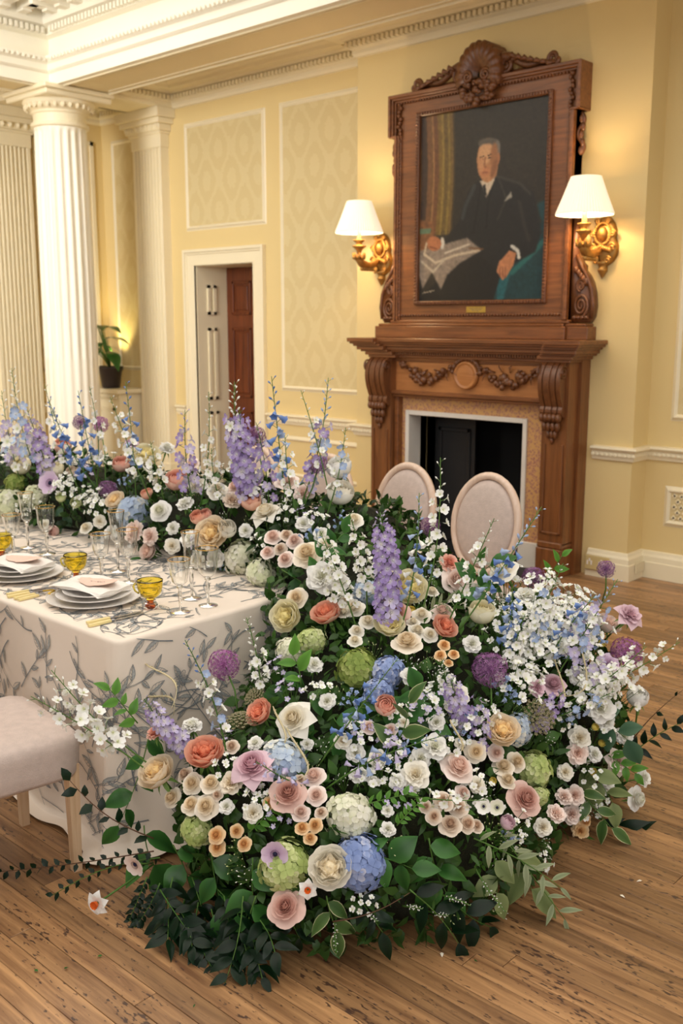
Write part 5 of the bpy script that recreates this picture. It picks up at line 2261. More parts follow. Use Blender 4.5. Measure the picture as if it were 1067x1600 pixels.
# hydrangea / ball of four-petalled florets
def hydrangea(rg, n=66):
    m = MB()
    for i in range(n):
        z = 1 - 1.62 * (i + .5) / n
        a = i * 2.39996
        r = math.sqrt(max(0, 1 - z * z))
        nrm = Vector((r * math.cos(a), r * math.sin(a), z))
        s = rg.uniform(.25, .34)
        T = Matrix.Translation(nrm * rg.uniform(.86, 1.0) * (1 + .22 * (noise.noise(nrm * 1.7 + Vector((n, 0, rg.random() * .1))))) ) @ align(nrm + Vector((rg.uniform(-.3, .3), rg.uniform(-.3, .3), rg.uniform(-.2, .3))), rg.uniform(0, 6))
        tt = rg.random()
        f = MB()
        for k in range(4):
            c, s_ = math.cos(k * PI / 2), math.sin(k * PI / 2)
            P = lambda x, y, z: (x * c - y * s_, x * s_ + y * c, z)
            f.add([P(0, 0, 0), P(.5 * s, -.46 * s, .12 * s), P(1.0 * s, -.30 * s, .02 * s), P(1.12 * s, .05 * s, -.05 * s), P(.95 * s, .34 * s, .02 * s), P(.5 * s, .46 * s, .12 * s), P(.62 * s, 0, .02 * s)],
                  [(0, 1, 6), (1, 2, 6), (2, 3, 6), (3, 4, 6), (4, 5, 6), (5, 0, 6)], [tt * .5 + .2, tt, min(1, tt + .2), min(1, tt + .2), min(1, tt + .2), tt, tt * .8 + .1])
        f.ball((0, 0, .03 * s), .09 * s, 4, 3, t=.0)
        m.join(f, T)
    return m


HYD = [hydrangea(FRG).mesh('floret_head', PET['hblue']) for _ in range(2)]
HCORE = MB().ball((0, 0, -.02), .84, 12, 8, t=.1).mesh('inner_head', PET['hblue'])


def allium(rg, n=170):
    m = MB()
    for i in range(n):
        z = 1 - 1.96 * (i + .5) / n
        a = i * 2.39996
        r = math.sqrt(max(0, 1 - z * z))
        nrm = Vector((r * math.cos(a), r * math.sin(a), z))
        k = rg.uniform(.80, 1.02)
        tt = rg.random()
        T = Matrix.Translation(nrm * k) @ align(nrm, rg.uniform(0, 6))
        for q in range(6):
            b = q * PI / 3
            c, s_ = math.cos(b), math.sin(b)
            pc_, ps = math.cos(b + 1.57) * .025, math.sin(b + 1.57) * .025
            m.add([tuple(T @ Vector(p)) for p in ((0, 0, -.03), (c * .07 + pc_, s_ * .07 + ps, .02), (c * .17, s_ * .17, .03 + .03 * (q % 2)), (c * .07 - pc_, s_ * .07 - ps, .02))], [(0, 1, 2, 3)], [tt * .3, tt, tt, tt])
        m.tube([nrm * .1, nrm * k], [.010, .008], 3, t=.9, cap=False)
    m.ball((0, 0, 0), .2, 8, 6, t=.0)
    return m


ALL = [allium(FRG).mesh('floret_ball', PET['allium']) for _ in range(2)]


def umbel(rg):
    m = MB()
    for i in range(58):
        a = i * 2.39996
        r = math.sqrt((i + .5) / 58)
        c = Vector((r * math.cos(a), r * math.sin(a), .42 * (1 - r * r) + .02))
        m.tube([(0, 0, -.55), tuple(c * .6 + Vector((0, 0, -.1))), tuple(c)], [.012, .008, .006], 3, t=.1, cap=False)
        for k in range(13):
            b = k * 2.4
            q = .11 * math.sqrt(k / 13)
            m.ball((c.x + q * math.cos(b), c.y + q * math.sin(b), c.z + .03 * rg.random()), .030, 4, 3, t=rg.random())
    return m


UMB = umbel(FRG).mesh('umbel', PET['umbel'])


def floret5(cup_=.35, seed=0):
    rg = random.Random(seed)
    m = MB()
    for k in range(5):
        a = k * 2 * PI / 5 + rg.uniform(-.08, .08)
        c, s_ = math.cos(a), math.sin(a)
        P = lambda x, y, z: (x * c - y * s_, x * s_ + y * c, z)
        l = rg.uniform(.92, 1.08)
        m.add([P(.06, 0, 0), P(.45 * l, -.34, cup_ * .45), P(.45 * l, 0, cup_ * .3), P(.45 * l, .34, cup_ * .45), P(.85 * l, -.40, cup_ * .75), P(.9 * l, 0, cup_ * .62), P(.85 * l, .40, cup_ * .75), P(1.08 * l, -.14, cup_ * .8), P(1.08 * l, .14, cup_ * .8)],
              [(0, 1, 2), (0, 2, 3), (1, 4, 5, 2), (2, 5, 6, 3), (4, 7, 5), (5, 8, 6), (5, 7, 8)], [.1, .6, .5, .6, .9, .9, .9, 1, 1])
    m.ball((0, 0, .10), .17, 5, 4, t=.0)
    m.tube([(0, 0, 0), (0, -.1, -.4), (0, -.5, -.75)], [.12, .09, .02], 4, t=.8, cap=False)
    return m


def budm(seed=0):
    m = MB()
    m.lathe([(0, -.55), (.2, -.45), (.34, -.1), (.30, .3), (.14, .62), (.0, .75)], 7, t=lambda q: .4 + .6 * q, cap=False)
    m.tube([(0, 0, -.4), (.1, 0, -.9), (.35, 0, -1.2)], [.1, .07, .02], 4, t=.3, cap=False)
    return m


def bellm():
    m = MB()
    m.lathe([(0.02, -.6), (.18, -.5), (.33, -.1), (.36, .3), (.5, .62), (.62, .68)], 10, mod=lambda a, z: 1 + (.16 * math.cos(5 * a) if z > .5 else 0), t=lambda q: .3 + .7 * q, cap=False)
    m.tube([(0, 0, -.5), (.05, 0, -.9), (.3, 0, -1.2)], [.1, .07, .02], 4, t=.9, cap=False)
    return m


def peaflor():
    """larkspur floret: three broad upper petals, a two-lobed lip and a short spur"""
    m = MB()
    for (a, l, w_, c) in ((PI / 2, 1.15, .50, .30), (PI / 2 + 1.1, 1.05, .52, .45), (PI / 2 - 1.1, 1.05, .52, .45), (-PI / 2 - .5, .80, .36, .75), (-PI / 2 + .5, .80, .36, .75)):
        ca, sa = math.cos(a), math.sin(a)
        P = lambda x, y, z: (x * ca - y * sa, x * sa + y * ca, z)
        m.add([P(.05, 0, 0), P(.45 * l, -w_, c * .5), P(.45 * l, 0, c * .35), P(.45 * l, w_, c * .5), P(.95 * l, -w_ * .7, c * .8), P(l, 0, c * .6), P(.95 * l, w_ * .7, c * .8)],
              [(0, 1, 2), (0, 2, 3), (1, 4, 5, 2), (2, 5, 6, 3)], [.2, .8, .6, .8, 1, 1, 1])
    m.ball((0, -.05, .18), .16, 5, 4, t=.1)
    m.tube([(0, 0, 0), (0, .1, -.4), (0, .4, -.8)], [.14, .09, .02], 4, t=.5, cap=False)
    return m


FLO = [floret5(.35, 1).mesh('floret', PET['dlilac']), floret5(.55, 2).mesh('floret', PET['dlilac'])]
BUD = budm().mesh('bud', PET['dblue'])
BELL = bellm().mesh('floret', PET['dblue'])
PEA = peaflor().mesh('floret', PET['dwhite'])

# anemone, narcissus
an = MB()
for i in range(8):
    petal(an, i * 2 * PI / 8 + (.2 if i % 2 else 0), .12, .0 + .03 * (i % 2), .92, 1.0, 84 if i % 2 else 78, 62, 6, 5, .03, FRG, .2, 1, tipw=.2)
ANE = an.mesh('petals', PET['lilac'])
ey = MB().ball((0, 0, .08), .17, 10, 6, sq=(1, 1, .7), t=.3)
for i in range(26):
    a = i * 2 * PI / 26
    ey.tube([(.1 * math.cos(a), .1 * math.sin(a), .08), (.32 * math.cos(a), .32 * math.sin(a), .16 + .03 * (i % 2))], [.008, .006], 3, t=.2, cap=False)
    ey.ball((.32 * math.cos(a), .32 * math.sin(a), .17 + .03 * (i % 2)), .026, 4, 3, t=.2)
EYE_M = ey.mesh('eye', PET['eye'])
na = MB()
for i in range(6):
    na.join(star_guard(FRG), Matrix.Rotation(i * PI / 3, 4, 'Z') @ Matrix.Diagonal((.95, .85, .9, 1)))
NAR = na.mesh('petals', PET['white'])
CUP = MB().lathe([(.10, .0), (.24, .08), (.30, .34), (.35, .42)], 16, mod=lambda a, z: 1 + (.06 * math.cos(8 * a) if z > .3 else 0), cap=False).mesh('corona', PET['orangecup'])

# ================================================================== ARRANGEMENT FORM
# (centre, radii) of the ellipsoid masses that the flowers grow out of, in metres
MASS = [(-4.9, 2.9, .80, 1.9, .40, .27), (-7.0, 2.9, .8, 1.5, .42, .30), (-3.35, 2.93, .82, .62, .40, .27), (-2.72, 2.95, .80, .35, .42, .27), (-2.42, 2.78, .66, .36, .48, .33),
        (-2.12, 2.66, .36, .56, .74, .46), (-1.95, 2.38, .14, .50, .72, .40), (-2.12, 2.02, .24, .34, .34, .30), (-1.92, 3.06, .22, .40, .48, .56)]


def hit(px, py, grow=1.):
    d = ray(px, py)
    best = None
    for (cx, cy_, cz, a, b, c) in MASS:
        a, b, c = a * grow, b * grow, c * grow
        o = Vector((-cx / a, -cy_ / b, (CAM_H - cz) / c))
        v = Vector((d.x / a, d.y / b, d.z / c))
        A, B_, C_ = v.dot(v), o.dot(v), o.dot(o) - 1
        D = B_ * B_ - A * C_
        if D > 0:
            t = (-B_ - math.sqrt(D)) / A
            if best is None or t < best[0]:
                p = EYE + d * t
                n = Vector(((p.x - cx) / a ** 2, (p.y - cy_) / b ** 2, (p.z - cz) / c ** 2)).normalized()
                best = (t, p, n)
    return None if best is None else (best[1], best[2])


def place(px, py):
    """surface point for a spot of the photo; past the outline, the nearest depth inside it"""
    h = hit(px, py)
    if h:
        return h
    tx, ty = (620, 1180) if px > 470 or py > 950 else (px + 60, 860)
    for k in range(1, 60):
        q = k / 60
        x, y = px + (tx - px) * q, py + (ty - py) * q
        h = hit(x, y)
        if h:
            dd_ = (h[0] - EYE).length
            d = ray(px, py).normalized()
            return EYE + d * dd_, h[1]
    raise ValueError((px, py))


def px2m(p, r):
    d = p - EYE
    f = -d.x * sY * cP + d.y * cY * cP - d.z * sP
    return r * f / FPX


NF_ = {'n': 0}
BLOOMS = []


def facing(p, n, rg, cam_=.35, up_=.3, j=.22):
    tc_ = (EYE - p).normalized()
    v = n * .55 + tc_ * cam_ + Vector((0, 0, up_)) + Vector([rg.uniform(-j, j) for _ in range(3)])
    return v.normalized()


PRG = random.Random(77)


def rose(px, py, r, kind, col, label, group=None, name='rose', ax=None, sink=.25, star=False):
    p, n = place(px, py)
    s = px2m(p, r) * {'cup': 1.34, 'ball': 1.34, 'spiral': 1.16, 'ruffle': 1.2}[kind]
    axis = Vector(ax).normalized() if ax else facing(p, n, PRG)
    p = p + n * s * .30 + (EYE - p).normalized() * s * .25
    o = empty(name, p)
    o.matrix_basis = Matrix.Translation(p) @ align(axis, PRG.uniform(0, 6)) @ Matrix.Scale(s, 4)
    if r >= 15:
        c_ = obj('petal_whorl', CORE[kind][PRG.randrange(2)], o)
        slotmat(c_, PET[col])
        ng = 6 if star else 5
        for i in range(ng):
            g = obj('petal', GUARD['star' if star else kind][PRG.randrange(1 if star else 3)], o, Matrix.Rotation(i * 2 * PI / ng + PRG.uniform(-.12, .12), 4, 'Z') @ Matrix.Rotation(PRG.uniform(-.07, .10), 4, 'Y'))
            slotmat(g, PET[col])
    else:
        c_ = obj('bloom', SMALL[kind][PRG.randrange(2)], o)
        slotmat(c_, PET[col])
    obj('sepals', SEPAL, o)
    obj('stem', STEM, o)
    tag(o, label, 'flower', group)
    BLOOMS.append((px, py, r))
    return o


def head(px, py, r, kind, col, label, group=None, ax=None, stem_to=None):
    p, n = place(px, py)
    s = px2m(p, r)
    axis = Vector(ax).normalized() if ax else facing(p, n, PRG)
    nm = {'hyd': 'hydrangea', 'allium': 'allium', 'umbel': 'umbel_flower', 'anemone': 'anemone', 'narcissus': 'narcissus'}[kind]
    o = empty(nm, p)
    o.matrix_basis = Matrix.Translation(p) @ align(axis, PRG.uniform(0, 6)) @ Matrix.Scale(s, 4)
    if kind == 'hyd':
        a = obj('floret_head', HYD[PRG.randrange(2)], o)
        slotmat(a, PET[col])
        a = obj('inner_head', HCORE, o)
        slotmat(a, PET[col])
        o.matrix_basis = o.matrix_basis @ Matrix.Translation((0, 0, -.35))
    elif kind == 'allium':
        p = p + (EYE - p).normalized() * .07
        s = px2m(p, r) * 1.1
        a = obj('floret_ball', ALL[PRG.randrange(2)], o)
        slotmat(a, PET[col])
        o.matrix_basis = Matrix.Translation(p) @ Matrix.Scale(s, 4)
    elif kind == 'umbel':
        o.matrix_basis = Matrix.Translation((EYE - p).normalized() * .05) @ o.matrix_basis
        obj('umbel', UMB, o)
    elif kind == 'anemone':
        o.matrix_basis = Matrix.Translation((EYE - p).normalized() * .055) @ o.matrix_basis
        a = obj('petals', ANE, o)
        slotmat(a, PET[col])
        obj('eye', EYE_M, o)
    else:
        o.matrix_basis = Matrix.Translation((EYE - p).normalized() * .04) @ o.matrix_basis
        obj('petals', NAR, o)
        obj('corona', CUP, o)
    if kind != 'hyd':
        if stem_to:
            q, _ = place(*stem_to)
            q = q - (q - EYE).normalized() * -.06
        else:
            q = p - axis * s * 2.2 - Vector((0, 0, .05))
        Mi = o.matrix_basis.inverted()
        a0 = Vector((0, 0, 0))
        a1 = Mi @ q
        mid = (a0 + a1) / 2 + Vector((.25, .1, 0))
        st = MB().tube([a0, mid, a1], .0028 / s, 6)
        so3 = obj('stem', st.mesh('stem', M['stem']), o)
    else:
        obj('stem', STEM, o)
    tag(o, label, 'flower', group)
    BLOOMS.append((px, py, r * (1.5 if kind == 'allium' else 1)))
    return o


def spike(base, tip, n, size, flo, cols, bud=.3, budcol=None, label='', group=None, loose=1., name='delphinium', d_tip=0., stemr=.0026):
    """flower spike from a root spot to its tip, florets as separate parts"""
    b, nb = place(*base)
    d = ray(*tip)
    # the tip stands in the upright plane through the root that faces the eye, a little nearer or further
    h = Vector((b.x, b.y, 0)).normalized()
    dist = b.x * h.x + b.y * h.y + d_tip
    t = EYE + d * (dist / (d.x * h.x + d.y * h.y))
    b = b - nb * .05
    s = px2m((b + t) / 2, size) * {'pea': .70, 'flo': .74, 'bell': .86, 'bud': .9}[flo]
    if flo == 'pea':
        n = int(n * 1.1)
        loose = loose * 1.4
    if flo == 'flo':
        n = int(n * 1.4)
        loose = loose * 1.25
    cover = .80 if flo == 'flo' else .70
    side = (t - b).cross(h).normalized()
    bend = side * (t - b).length * PRG.uniform(-.06, .06)
    P = lambda k: b * (1 - k) + t * k + bend * math.sin(PI * k) * 1.0
    o = empty(name, b)
    pts = [P(i / 8) for i in range(9)]
    st = MB().tube(pts, [stemr * (1.15 - .7 * i / 8) for i in range(9)], 6)
    L = (t - b).length
    axis = (t - b).normalized()
    u0 = axis.orthogonal().normalized()
    v0 = axis.cross(u0)
    for i in range(n):
        k = 1 - (i + .3) / n * cover
        isb = (1 - (i / n)) > 1 - bud
        a = i * 2.39996 + PRG.uniform(-.3, .3)
        out = (u0 * math.cos(a) + v0 * math.sin(a))
        sc_ = s * (.45 + .55 * min(1, (i + 1) / (n * .45))) * PRG.uniform(.85, 1.12)
        off = out * s * loose * (.55 if isb else .95)
        c = P(k)
        q = c + off + axis * s * .15
        if PRG.random() < .8 or isb:
            st.tube([c - axis * s * .5, (c + q) / 2 - axis * s * .25, q], [.0011, .0009, .0009], 4, cap=False)
        dirv = (out + axis * .35 + (EYE - q).normalized() * .35).normalized()
        if isb:
            me = BUD
            mt = PET[budcol or cols[0]]
            sc_ *= .72
            dirv = (out * .7 + axis * .6).normalized()
        else:
            me = {'flo': FLO[PRG.randrange(2)], 'bell': BELL, 'pea': PEA, 'bud': BUD}[flo]
            mt = PET[cols[PRG.randrange(len(cols))]]
            if flo == 'bell':
                dirv = (out * .8 - Vector((0, 0, .55))).normalized()
        f_ = obj('bud' if isb else 'floret', me, o, Matrix.Translation(q - b) @ align(dirv, PRG.uniform(0, 6)) @ Matrix.Scale(sc_, 4))
        slotmat(f_, mt)
    st.build('stem', M['stem'], o, org=tuple(b))
    tag(o, label, 'flower', group)
    return o

# ================================================================== FOLIAGE
LEAFM = {
    'salal': [leaf_mb(1, .30, .22, .28).mesh('leaf', LEAF['salal']), leaf_mb(1, .34, .10, .10).mesh('leaf', LEAF['salal'])],
    'ruscus': [leaf_mb(1, .20, .30, .35).mesh('leaf', LEAF['ruscus']), leaf_mb(1, .23, .2, .15).mesh('leaf', LEAF['ruscus'])],
    'fresh': [leaf_mb(1, .26, .2, .25).mesh('leaf', LEAF['fresh'])],
    'olive': [leaf_mb(1, .13, .25, .15).mesh('leaf', LEAF['olive'])],
    'euca': [leaf_mb(1, .36, .1, .15, shape=.9).mesh('leaf', LEAF['euca'])],
    'varieg': [leaf_mb(1, .24, .15, .2).mesh('leaf', LEAF['varieg'])],
    'tiny': [leaf_mb(1, .3, .1, .1, 3).mesh('leaf', LEAF['ruscus'])],
    'pale': [leaf_mb(1, .30, .15, .2).mesh('leaf', LEAF['pale'])],
}


def in_table(p):
    return TX0 < p.x < TX1 + .03 and TY0 - .03 < p.y < TY1 + .03 and p.z < TZ + .01


def inside_mass(p, k=.84):
    for (cx, cy_, cz, a, b, c) in MASS:
        if ((p.x - cx) / a) ** 2 + ((p.y - cy_) / b) ** 2 + ((p.z - cz) / c) ** 2 < k * k:
            return True
    return False


def frame_to(p, xd, zd):
    x = Vector(xd).normalized()
    z = Vector(zd)
    z = (z - x * z.dot(x))
    if z.length < 1e-5:
        z = x.orthogonal()
    z.normalize()
    y = z.cross(x)
    return Matrix(((x.x, y.x, z.x, p.x), (x.y, y.y, z.y, p.y), (x.z, y.z, z.z, p.z), (0, 0, 0, 1)))


FR = random.Random(101)
lfs = [leaf_mb(1, .28, .2, .3, 3), leaf_mb(1, .17, .2, .2, 3), leaf_mb(1, .36, .1, .2, 3)]
runner_fill, mound_fill = MB(), MB()
for mi, (cx, cy_, cz, a, b, c) in enumerate(MASS):
    area_ = (a * b + b * c + a * c) * 4.2
    cnt = int(area_ * 1500 * (1. if mi > 2 else .8))
    for k in range(cnt):
        v = Vector([FR.gauss(0, 1) for _ in range(3)]).normalized()
        n = Vector((v.x / a, v.y / b, v.z / c)).normalized()
        q = FR.uniform(.80, .96)
        p = Vector((cx + a * v.x * q, cy_ + b * v.y * q, cz + c * v.z * q))
        if p.z < .03 or in_table(p) or inside_mass(p) or p.x < -8:
            continue
        if mi < 2 and n.y > .3 and FR.random() < .5:
            continue
        t = Vector([FR.uniform(-1, 1) for _ in range(3)])
        xd = (t - n * t.dot(n)) + n * FR.uniform(.1, .9) + Vector((0, 0, -.2 if mi > 3 else .2))
        L = FR.uniform(.030, .062)
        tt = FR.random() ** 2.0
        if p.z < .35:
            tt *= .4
        lf = lfs[FR.randrange(3)]
        T = frame_to(p, xd, n + Vector([FR.uniform(-.5, .5) for _ in range(3)])) @ Matrix.Scale(L, 4)
        o_ = (mound_fill if mi > 3 else runner_fill)
        base_i = len(o_.v)
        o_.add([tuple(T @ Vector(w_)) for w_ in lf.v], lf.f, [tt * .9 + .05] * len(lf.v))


def arrangement(name, fill, idx, loc, label):
    o = empty(name, loc)
    tag(o, label, 'foliage')
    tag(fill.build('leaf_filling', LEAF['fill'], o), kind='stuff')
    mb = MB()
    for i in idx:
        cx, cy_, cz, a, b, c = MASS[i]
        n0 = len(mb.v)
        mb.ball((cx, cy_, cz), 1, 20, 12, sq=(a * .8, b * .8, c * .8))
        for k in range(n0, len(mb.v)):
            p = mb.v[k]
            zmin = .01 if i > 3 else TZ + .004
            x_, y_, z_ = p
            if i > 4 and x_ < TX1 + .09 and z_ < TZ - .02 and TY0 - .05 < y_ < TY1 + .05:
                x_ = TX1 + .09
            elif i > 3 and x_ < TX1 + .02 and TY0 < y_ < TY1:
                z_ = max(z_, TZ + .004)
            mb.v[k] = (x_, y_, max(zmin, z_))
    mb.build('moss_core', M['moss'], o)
    return o


arrangement('runner_greenery', runner_fill, (0, 1, 2, 3), (-4.9, 2.9, TZ), 'low bank of mixed green leaves running along the middle of the table')
arrangement('cascade_greenery', mound_fill, (4, 5, 6, 7, 8), (-2.0, 2.4, 0), 'mounded mixed green leaves spilling from the table end onto the floor')


def leaf_branch(kind, base, tip, n, lpx, label, group=None, name=None, d_tip=0., droop=0., stemmat=None, face=.6, floor=False):
    b, nb = place(*base)
    if floor:
        t = on_z(tip[0], tip[1], .02)
    else:
        d = ray(*tip)
        h = Vector((b.x, b.y, 0)).normalized()
        t = EYE + d * ((b.x * h.x + b.y * h.y + d_tip) / (d.x * h.x + d.y * h.y))
    ln = px2m((b + t) / 2, lpx)
    o = empty(name or 'leafy_branch', b)
    ax = (t - b)
    Lt = ax.length
    ax.normalize()
    bend = Vector((0, 0, -1)) * droop * Lt + ax.cross((EYE - b).normalized()) * FR.uniform(-.08, .08) * Lt
    P = lambda k: b * (1 - k) + t * k + bend * -math.sin(PI * k)
    MB().tube([P(i / 7) for i in range(8)], [.0024 - .0014 * i / 7 for i in range(8)], 5).build('stem', stemmat or M['stem'], o, org=tuple(b))
    for i in range(n):
        k = (i + .6) / n
        p = P(k)
        view = (EYE - p).normalized()
        sd = ax.cross(view).normalized() * (1 if i % 2 else -1)
        xd = sd * FR.uniform(.6, 1.1) + ax * (FR.uniform(.4, .9) if i < n - 1 else 2.5) + view * FR.uniform(-.2, .5) + Vector((0, 0, -.15))
        zd = view * face + Vector((0, 0, .5)) + Vector([FR.uniform(-.45, .45) for _ in range(3)])
        T = frame_to(p - b, xd, zd) @ Matrix.Scale(ln * FR.uniform(.75, 1.15), 4)
        ms = LEAFM[kind]
        obj('leaf', ms[FR.randrange(len(ms))], o, T)
    tag(o, label, 'branch', group)
    return o


# ---- broad glossy leaves, each spray where the photograph shows it
B = leaf_branch
B('salal', (330, 1330), (352, 1430), 4, 62, 'broad green leaves hanging over the dark trailing leaves at the lower front', d_tip=-.03)
B('salal', (395, 1340), (400, 1440), 3, 58, 'three large green leaves under the lilac-eyed lime hydrangea', d_tip=-.03)
B('salal', (235, 1140), (180, 1300), 6, 44, 'green leafy stem beside the near chair leg, leaves like spoons', d_tip=-.02)
B('salal', (225, 1290), (245, 1360), 3, 70, 'large plain green leaves low beside the drooping pink anemone')
B('salal', (500, 1080), (440, 1180), 6, 40, 'glossy leaf stem hanging off the table corner above the ivory rose')
B('fresh', (470, 1070), (455, 1020), 4, 36, 'young bright leaves below the white and green hydrangeas at the table corner')
B('salal', (440, 1040), (455, 1120), 4, 46, 'glossy leaves against the cloth beside the white hydrangeas')
B('salal', (590, 1110), (680, 1130), 6, 46, 'glossy leaves around the closed salmon bud in the middle of the cascade')
B('varieg', (610, 1180), (640, 1090), 4, 56, 'cream-edged leaves above the white stock in the middle')
B('salal', (700, 1130), (650, 1070), 4, 44, 'green leaves between blue hydrangea and violet bells')
B('pale', (800, 1320), (835, 1400), 3, 66, 'broad pale olive leaves hanging over the floor')
B('pale', (770, 1330), (775, 1405), 3, 56, 'olive green leaves hanging beside the lime flower sprays')
B('olive', (780, 1300), (885, 1440), 12, 34, 'olive twig with narrow silvery leaves reaching to the floor', floor=True)
B('olive', (740, 1310), (880, 1390), 10, 36, 'silvery narrow-leaved twig under the apricot blooms')
B('pale', (920, 1200), (960, 1260), 4, 46, 'grey-green round leaves below the white floor-side blooms')
B('euca', (930, 1110), (985, 1160), 4, 40, 'blue-green round leaves under the closed white globe bloom')
B('pale', (940, 1200), (890, 1190), 3, 48, 'pale-backed leaves under the frilled cream pair')
B('fresh', (950, 1180), (995, 1210), 6, 30, 'bright green curled leaves at the outer edge by the blush bloom')
B('varieg', (900, 1230), (960, 1300), 5, 40, 'cream-edged leaves at the outer edge above the dark glossy spray')
B('ruscus', (930, 1290), (1000, 1320), 6, 50, 'dark glossy leaves pointing out over the bare boards')
B('salal', (880, 1310), (950, 1380), 5, 52, 'drooping grey-green leaves at the low outer edge')
B('salal', (560, 1330), (650, 1360), 5, 56, 'dark green leaves right of the blue hydrangea')
B('salal', (670, 1310), (700, 1400), 5, 60, 'big dark leaves under the beige spray roses')
B('ruscus', (640, 1390), (720, 1480), 6, 54, 'long dark leaves on the floor under the berried sprays', floor=True)
B('ruscus', (700, 1400), (770, 1450), 6, 50, 'long dark leaves on the floor beside the white berry clusters', floor=True)
B('varieg', (510, 1400), (530, 1460), 4, 44, 'olive leaves with pale edge below the ivory rose by the blue hydrangea')
B('ruscus', (560, 1400), (600, 1460), 6, 42, 'dark pointed leaves under the blue hydrangea')
B('ruscus', (450, 1390), (470, 1470), 6, 44, 'dark leaves under the dusty pink rose')
for i, (bx, by, tx, ty, n) in enumerate([(290, 1400, 270, 1500, 10), (330, 1420, 345, 1575, 14), (370, 1420, 395, 1520, 10), (310, 1410, 300, 1540, 12), (350, 1400, 360, 1490, 9), (400, 1430, 430, 1490, 8), (270, 1370, 252, 1500, 11), (300, 1370, 330, 1470, 10), (380, 1400, 350, 1540, 11), (250, 1390, 290, 1450, 8), (330, 1380, 410, 1500, 10), (280, 1420, 300, 1480, 10), (340, 1440, 320, 1530, 12), (365, 1440, 370, 1560, 12), (265, 1410, 262, 1470, 9), (390, 1450, 410, 1530, 9), (310, 1450, 330, 1510, 10)]):
    far_ = ty == 1575
    B('ruscus', (bx, by), (tx, ty), n, 38, 'dark glossy trailing stem whose tip lies furthest out on the boards at the front' if far_ else 'dark glossy trailing stem in the mass at the lower front of the cascade', None if far_ else 'dark trailing stems at the lower front', 'leafy_trail', d_tip=-.12, face=.4)
B('tiny', (240, 1330), (0, 1362), 26, 15, 'thin twig with tiny dark leaves lying out under the near chair', None, 'trailing_twig', stemmat=M['twig'], floor=True)
B('tiny', (240, 1310), (105, 1215), 10, 24, 'bare-ended twig with few small leaves in front of the chair leg', None, 'trailing_twig', stemmat=M['twig'])
B('tiny', (250, 1340), (80, 1400), 20, 14, 'fine twig with tiny leaves above the fallen narcissus', None, 'trailing_twig', floor=True)
B('tiny', (230, 1370), (180, 1500), 34, 14, 'hanging twig of tiny leaves below the narcissus', None, 'trailing_twig', d_tip=-.05)
B('tiny', (250, 1380), (200, 1460), 28, 14, 'second tiny-leaved twig behind the hanging one by the narcissus', None, 'trailing_twig', d_tip=-.02)
B('fresh', (215, 1130), (170, 1075), 7, 26, 'leafy sprig in front of the table corner fold', None, 'leafy_branch')
B('salal', (225, 1110), (200, 1050), 6, 26, 'small dark leaf sprig rising along the table corner', None, 'leafy_branch')
B('ruscus', (985, 1180), (1062, 1130), 9, 26, 'separate dark-leaved sprig poking out over the boards at the frame edge', None, 'leafy_trail')
B('tiny', (985, 1160), (1067, 1078), 3, 12, 'bare thin brown twig reaching to the frame edge', None, 'trailing_twig', stemmat=M['twig'])
B('tiny', (520, 1440), (640, 1395), 3, 10, 'bare brown twig low in front by the berried sprays', None, 'trailing_twig', stemmat=M['twig'])
B('salal', (270, 1320), (300, 1400), 4, 56, 'broad dark leaves beneath the yellow-green hydrangea')
B('salal', (400, 1400), (380, 1470), 3, 50, 'green leaves between the dusty lowest bloom and the dark trailing stems')
B('salal', (620, 1090), (560, 1130), 5, 44, 'dark green leaves under the lavender-blue hydrangeas')
B('salal', (520, 1120), (560, 1180), 5, 42, 'glossy leaves in the hollow left of the salmon bud')
B('fresh', (800, 1290), (770, 1350), 12, 14, 'hanging lime green flower spray beside the mauve tulip bud')
B('fresh', (760, 1290), (750, 1360), 12, 14, 'second hanging lime green spray under the beige spray roses')
# table runner leaves
B('salal', (330, 870), (370, 900), 3, 40, 'green leaf on the cloth under the cream hydrangea')
B('euca', (150, 840), (130, 860), 3, 34, 'round grey-green leaf resting on the cloth by the middle glasses')
B('euca', (100, 770), (95, 840), 5, 22, 'hanging blue-green leaves above the moss by the far glasses')
B('salal', (240, 860), (205, 895), 4, 34, 'pointed leaves on the cloth beside the middle goblet')
B('salal', (230, 790), (260, 830), 4, 34, 'green leaves under the white bud near the middle glasses')
B('fresh', (330, 770), (300, 830), 9, 18, 'small bright filler leaves above the table glasses')
B('salal', (490, 900), (540, 830), 7, 30, 'upright green leaves at the end of the runner')
B('salal', (440, 890), (520, 940), 6, 34, 'dark leaves where the runner meets the cascade')
B('ruscus', (400, 820), (460, 860), 6, 30, 'dark leaves behind the little blush spray roses')
B('salal', (730, 920), (770, 880), 4, 44, 'large green leaves behind the tall white-blush rose')
B('salal', (780, 960), (740, 900), 5, 40, 'green leaves between the yellow rose and blue delphinium')
B('fresh', (840, 920), (880, 865), 6, 22, 'bright sprig at the top of the cascade in front of the boards')
B('fresh', (390, 1300), (430, 1260), 9, 20, 'bright young sprig beneath the dusty pink rose')
B('olive', (660, 960), (700, 940), 7, 24, 'narrow leaves by the pale yellow rose')
B('fresh', (560, 1260), (640, 1240), 12, 16, 'feathery bright green sprig over the white hydrangea')
B('fresh', (620, 1290), (660, 1250), 12, 14, 'second feathery green sprig beside the beige spray roses')

# ================================================================== BLOOMS, each where the photograph shows it
E0 = 'in the left part of the runner'
Rr, Hh = rose, head
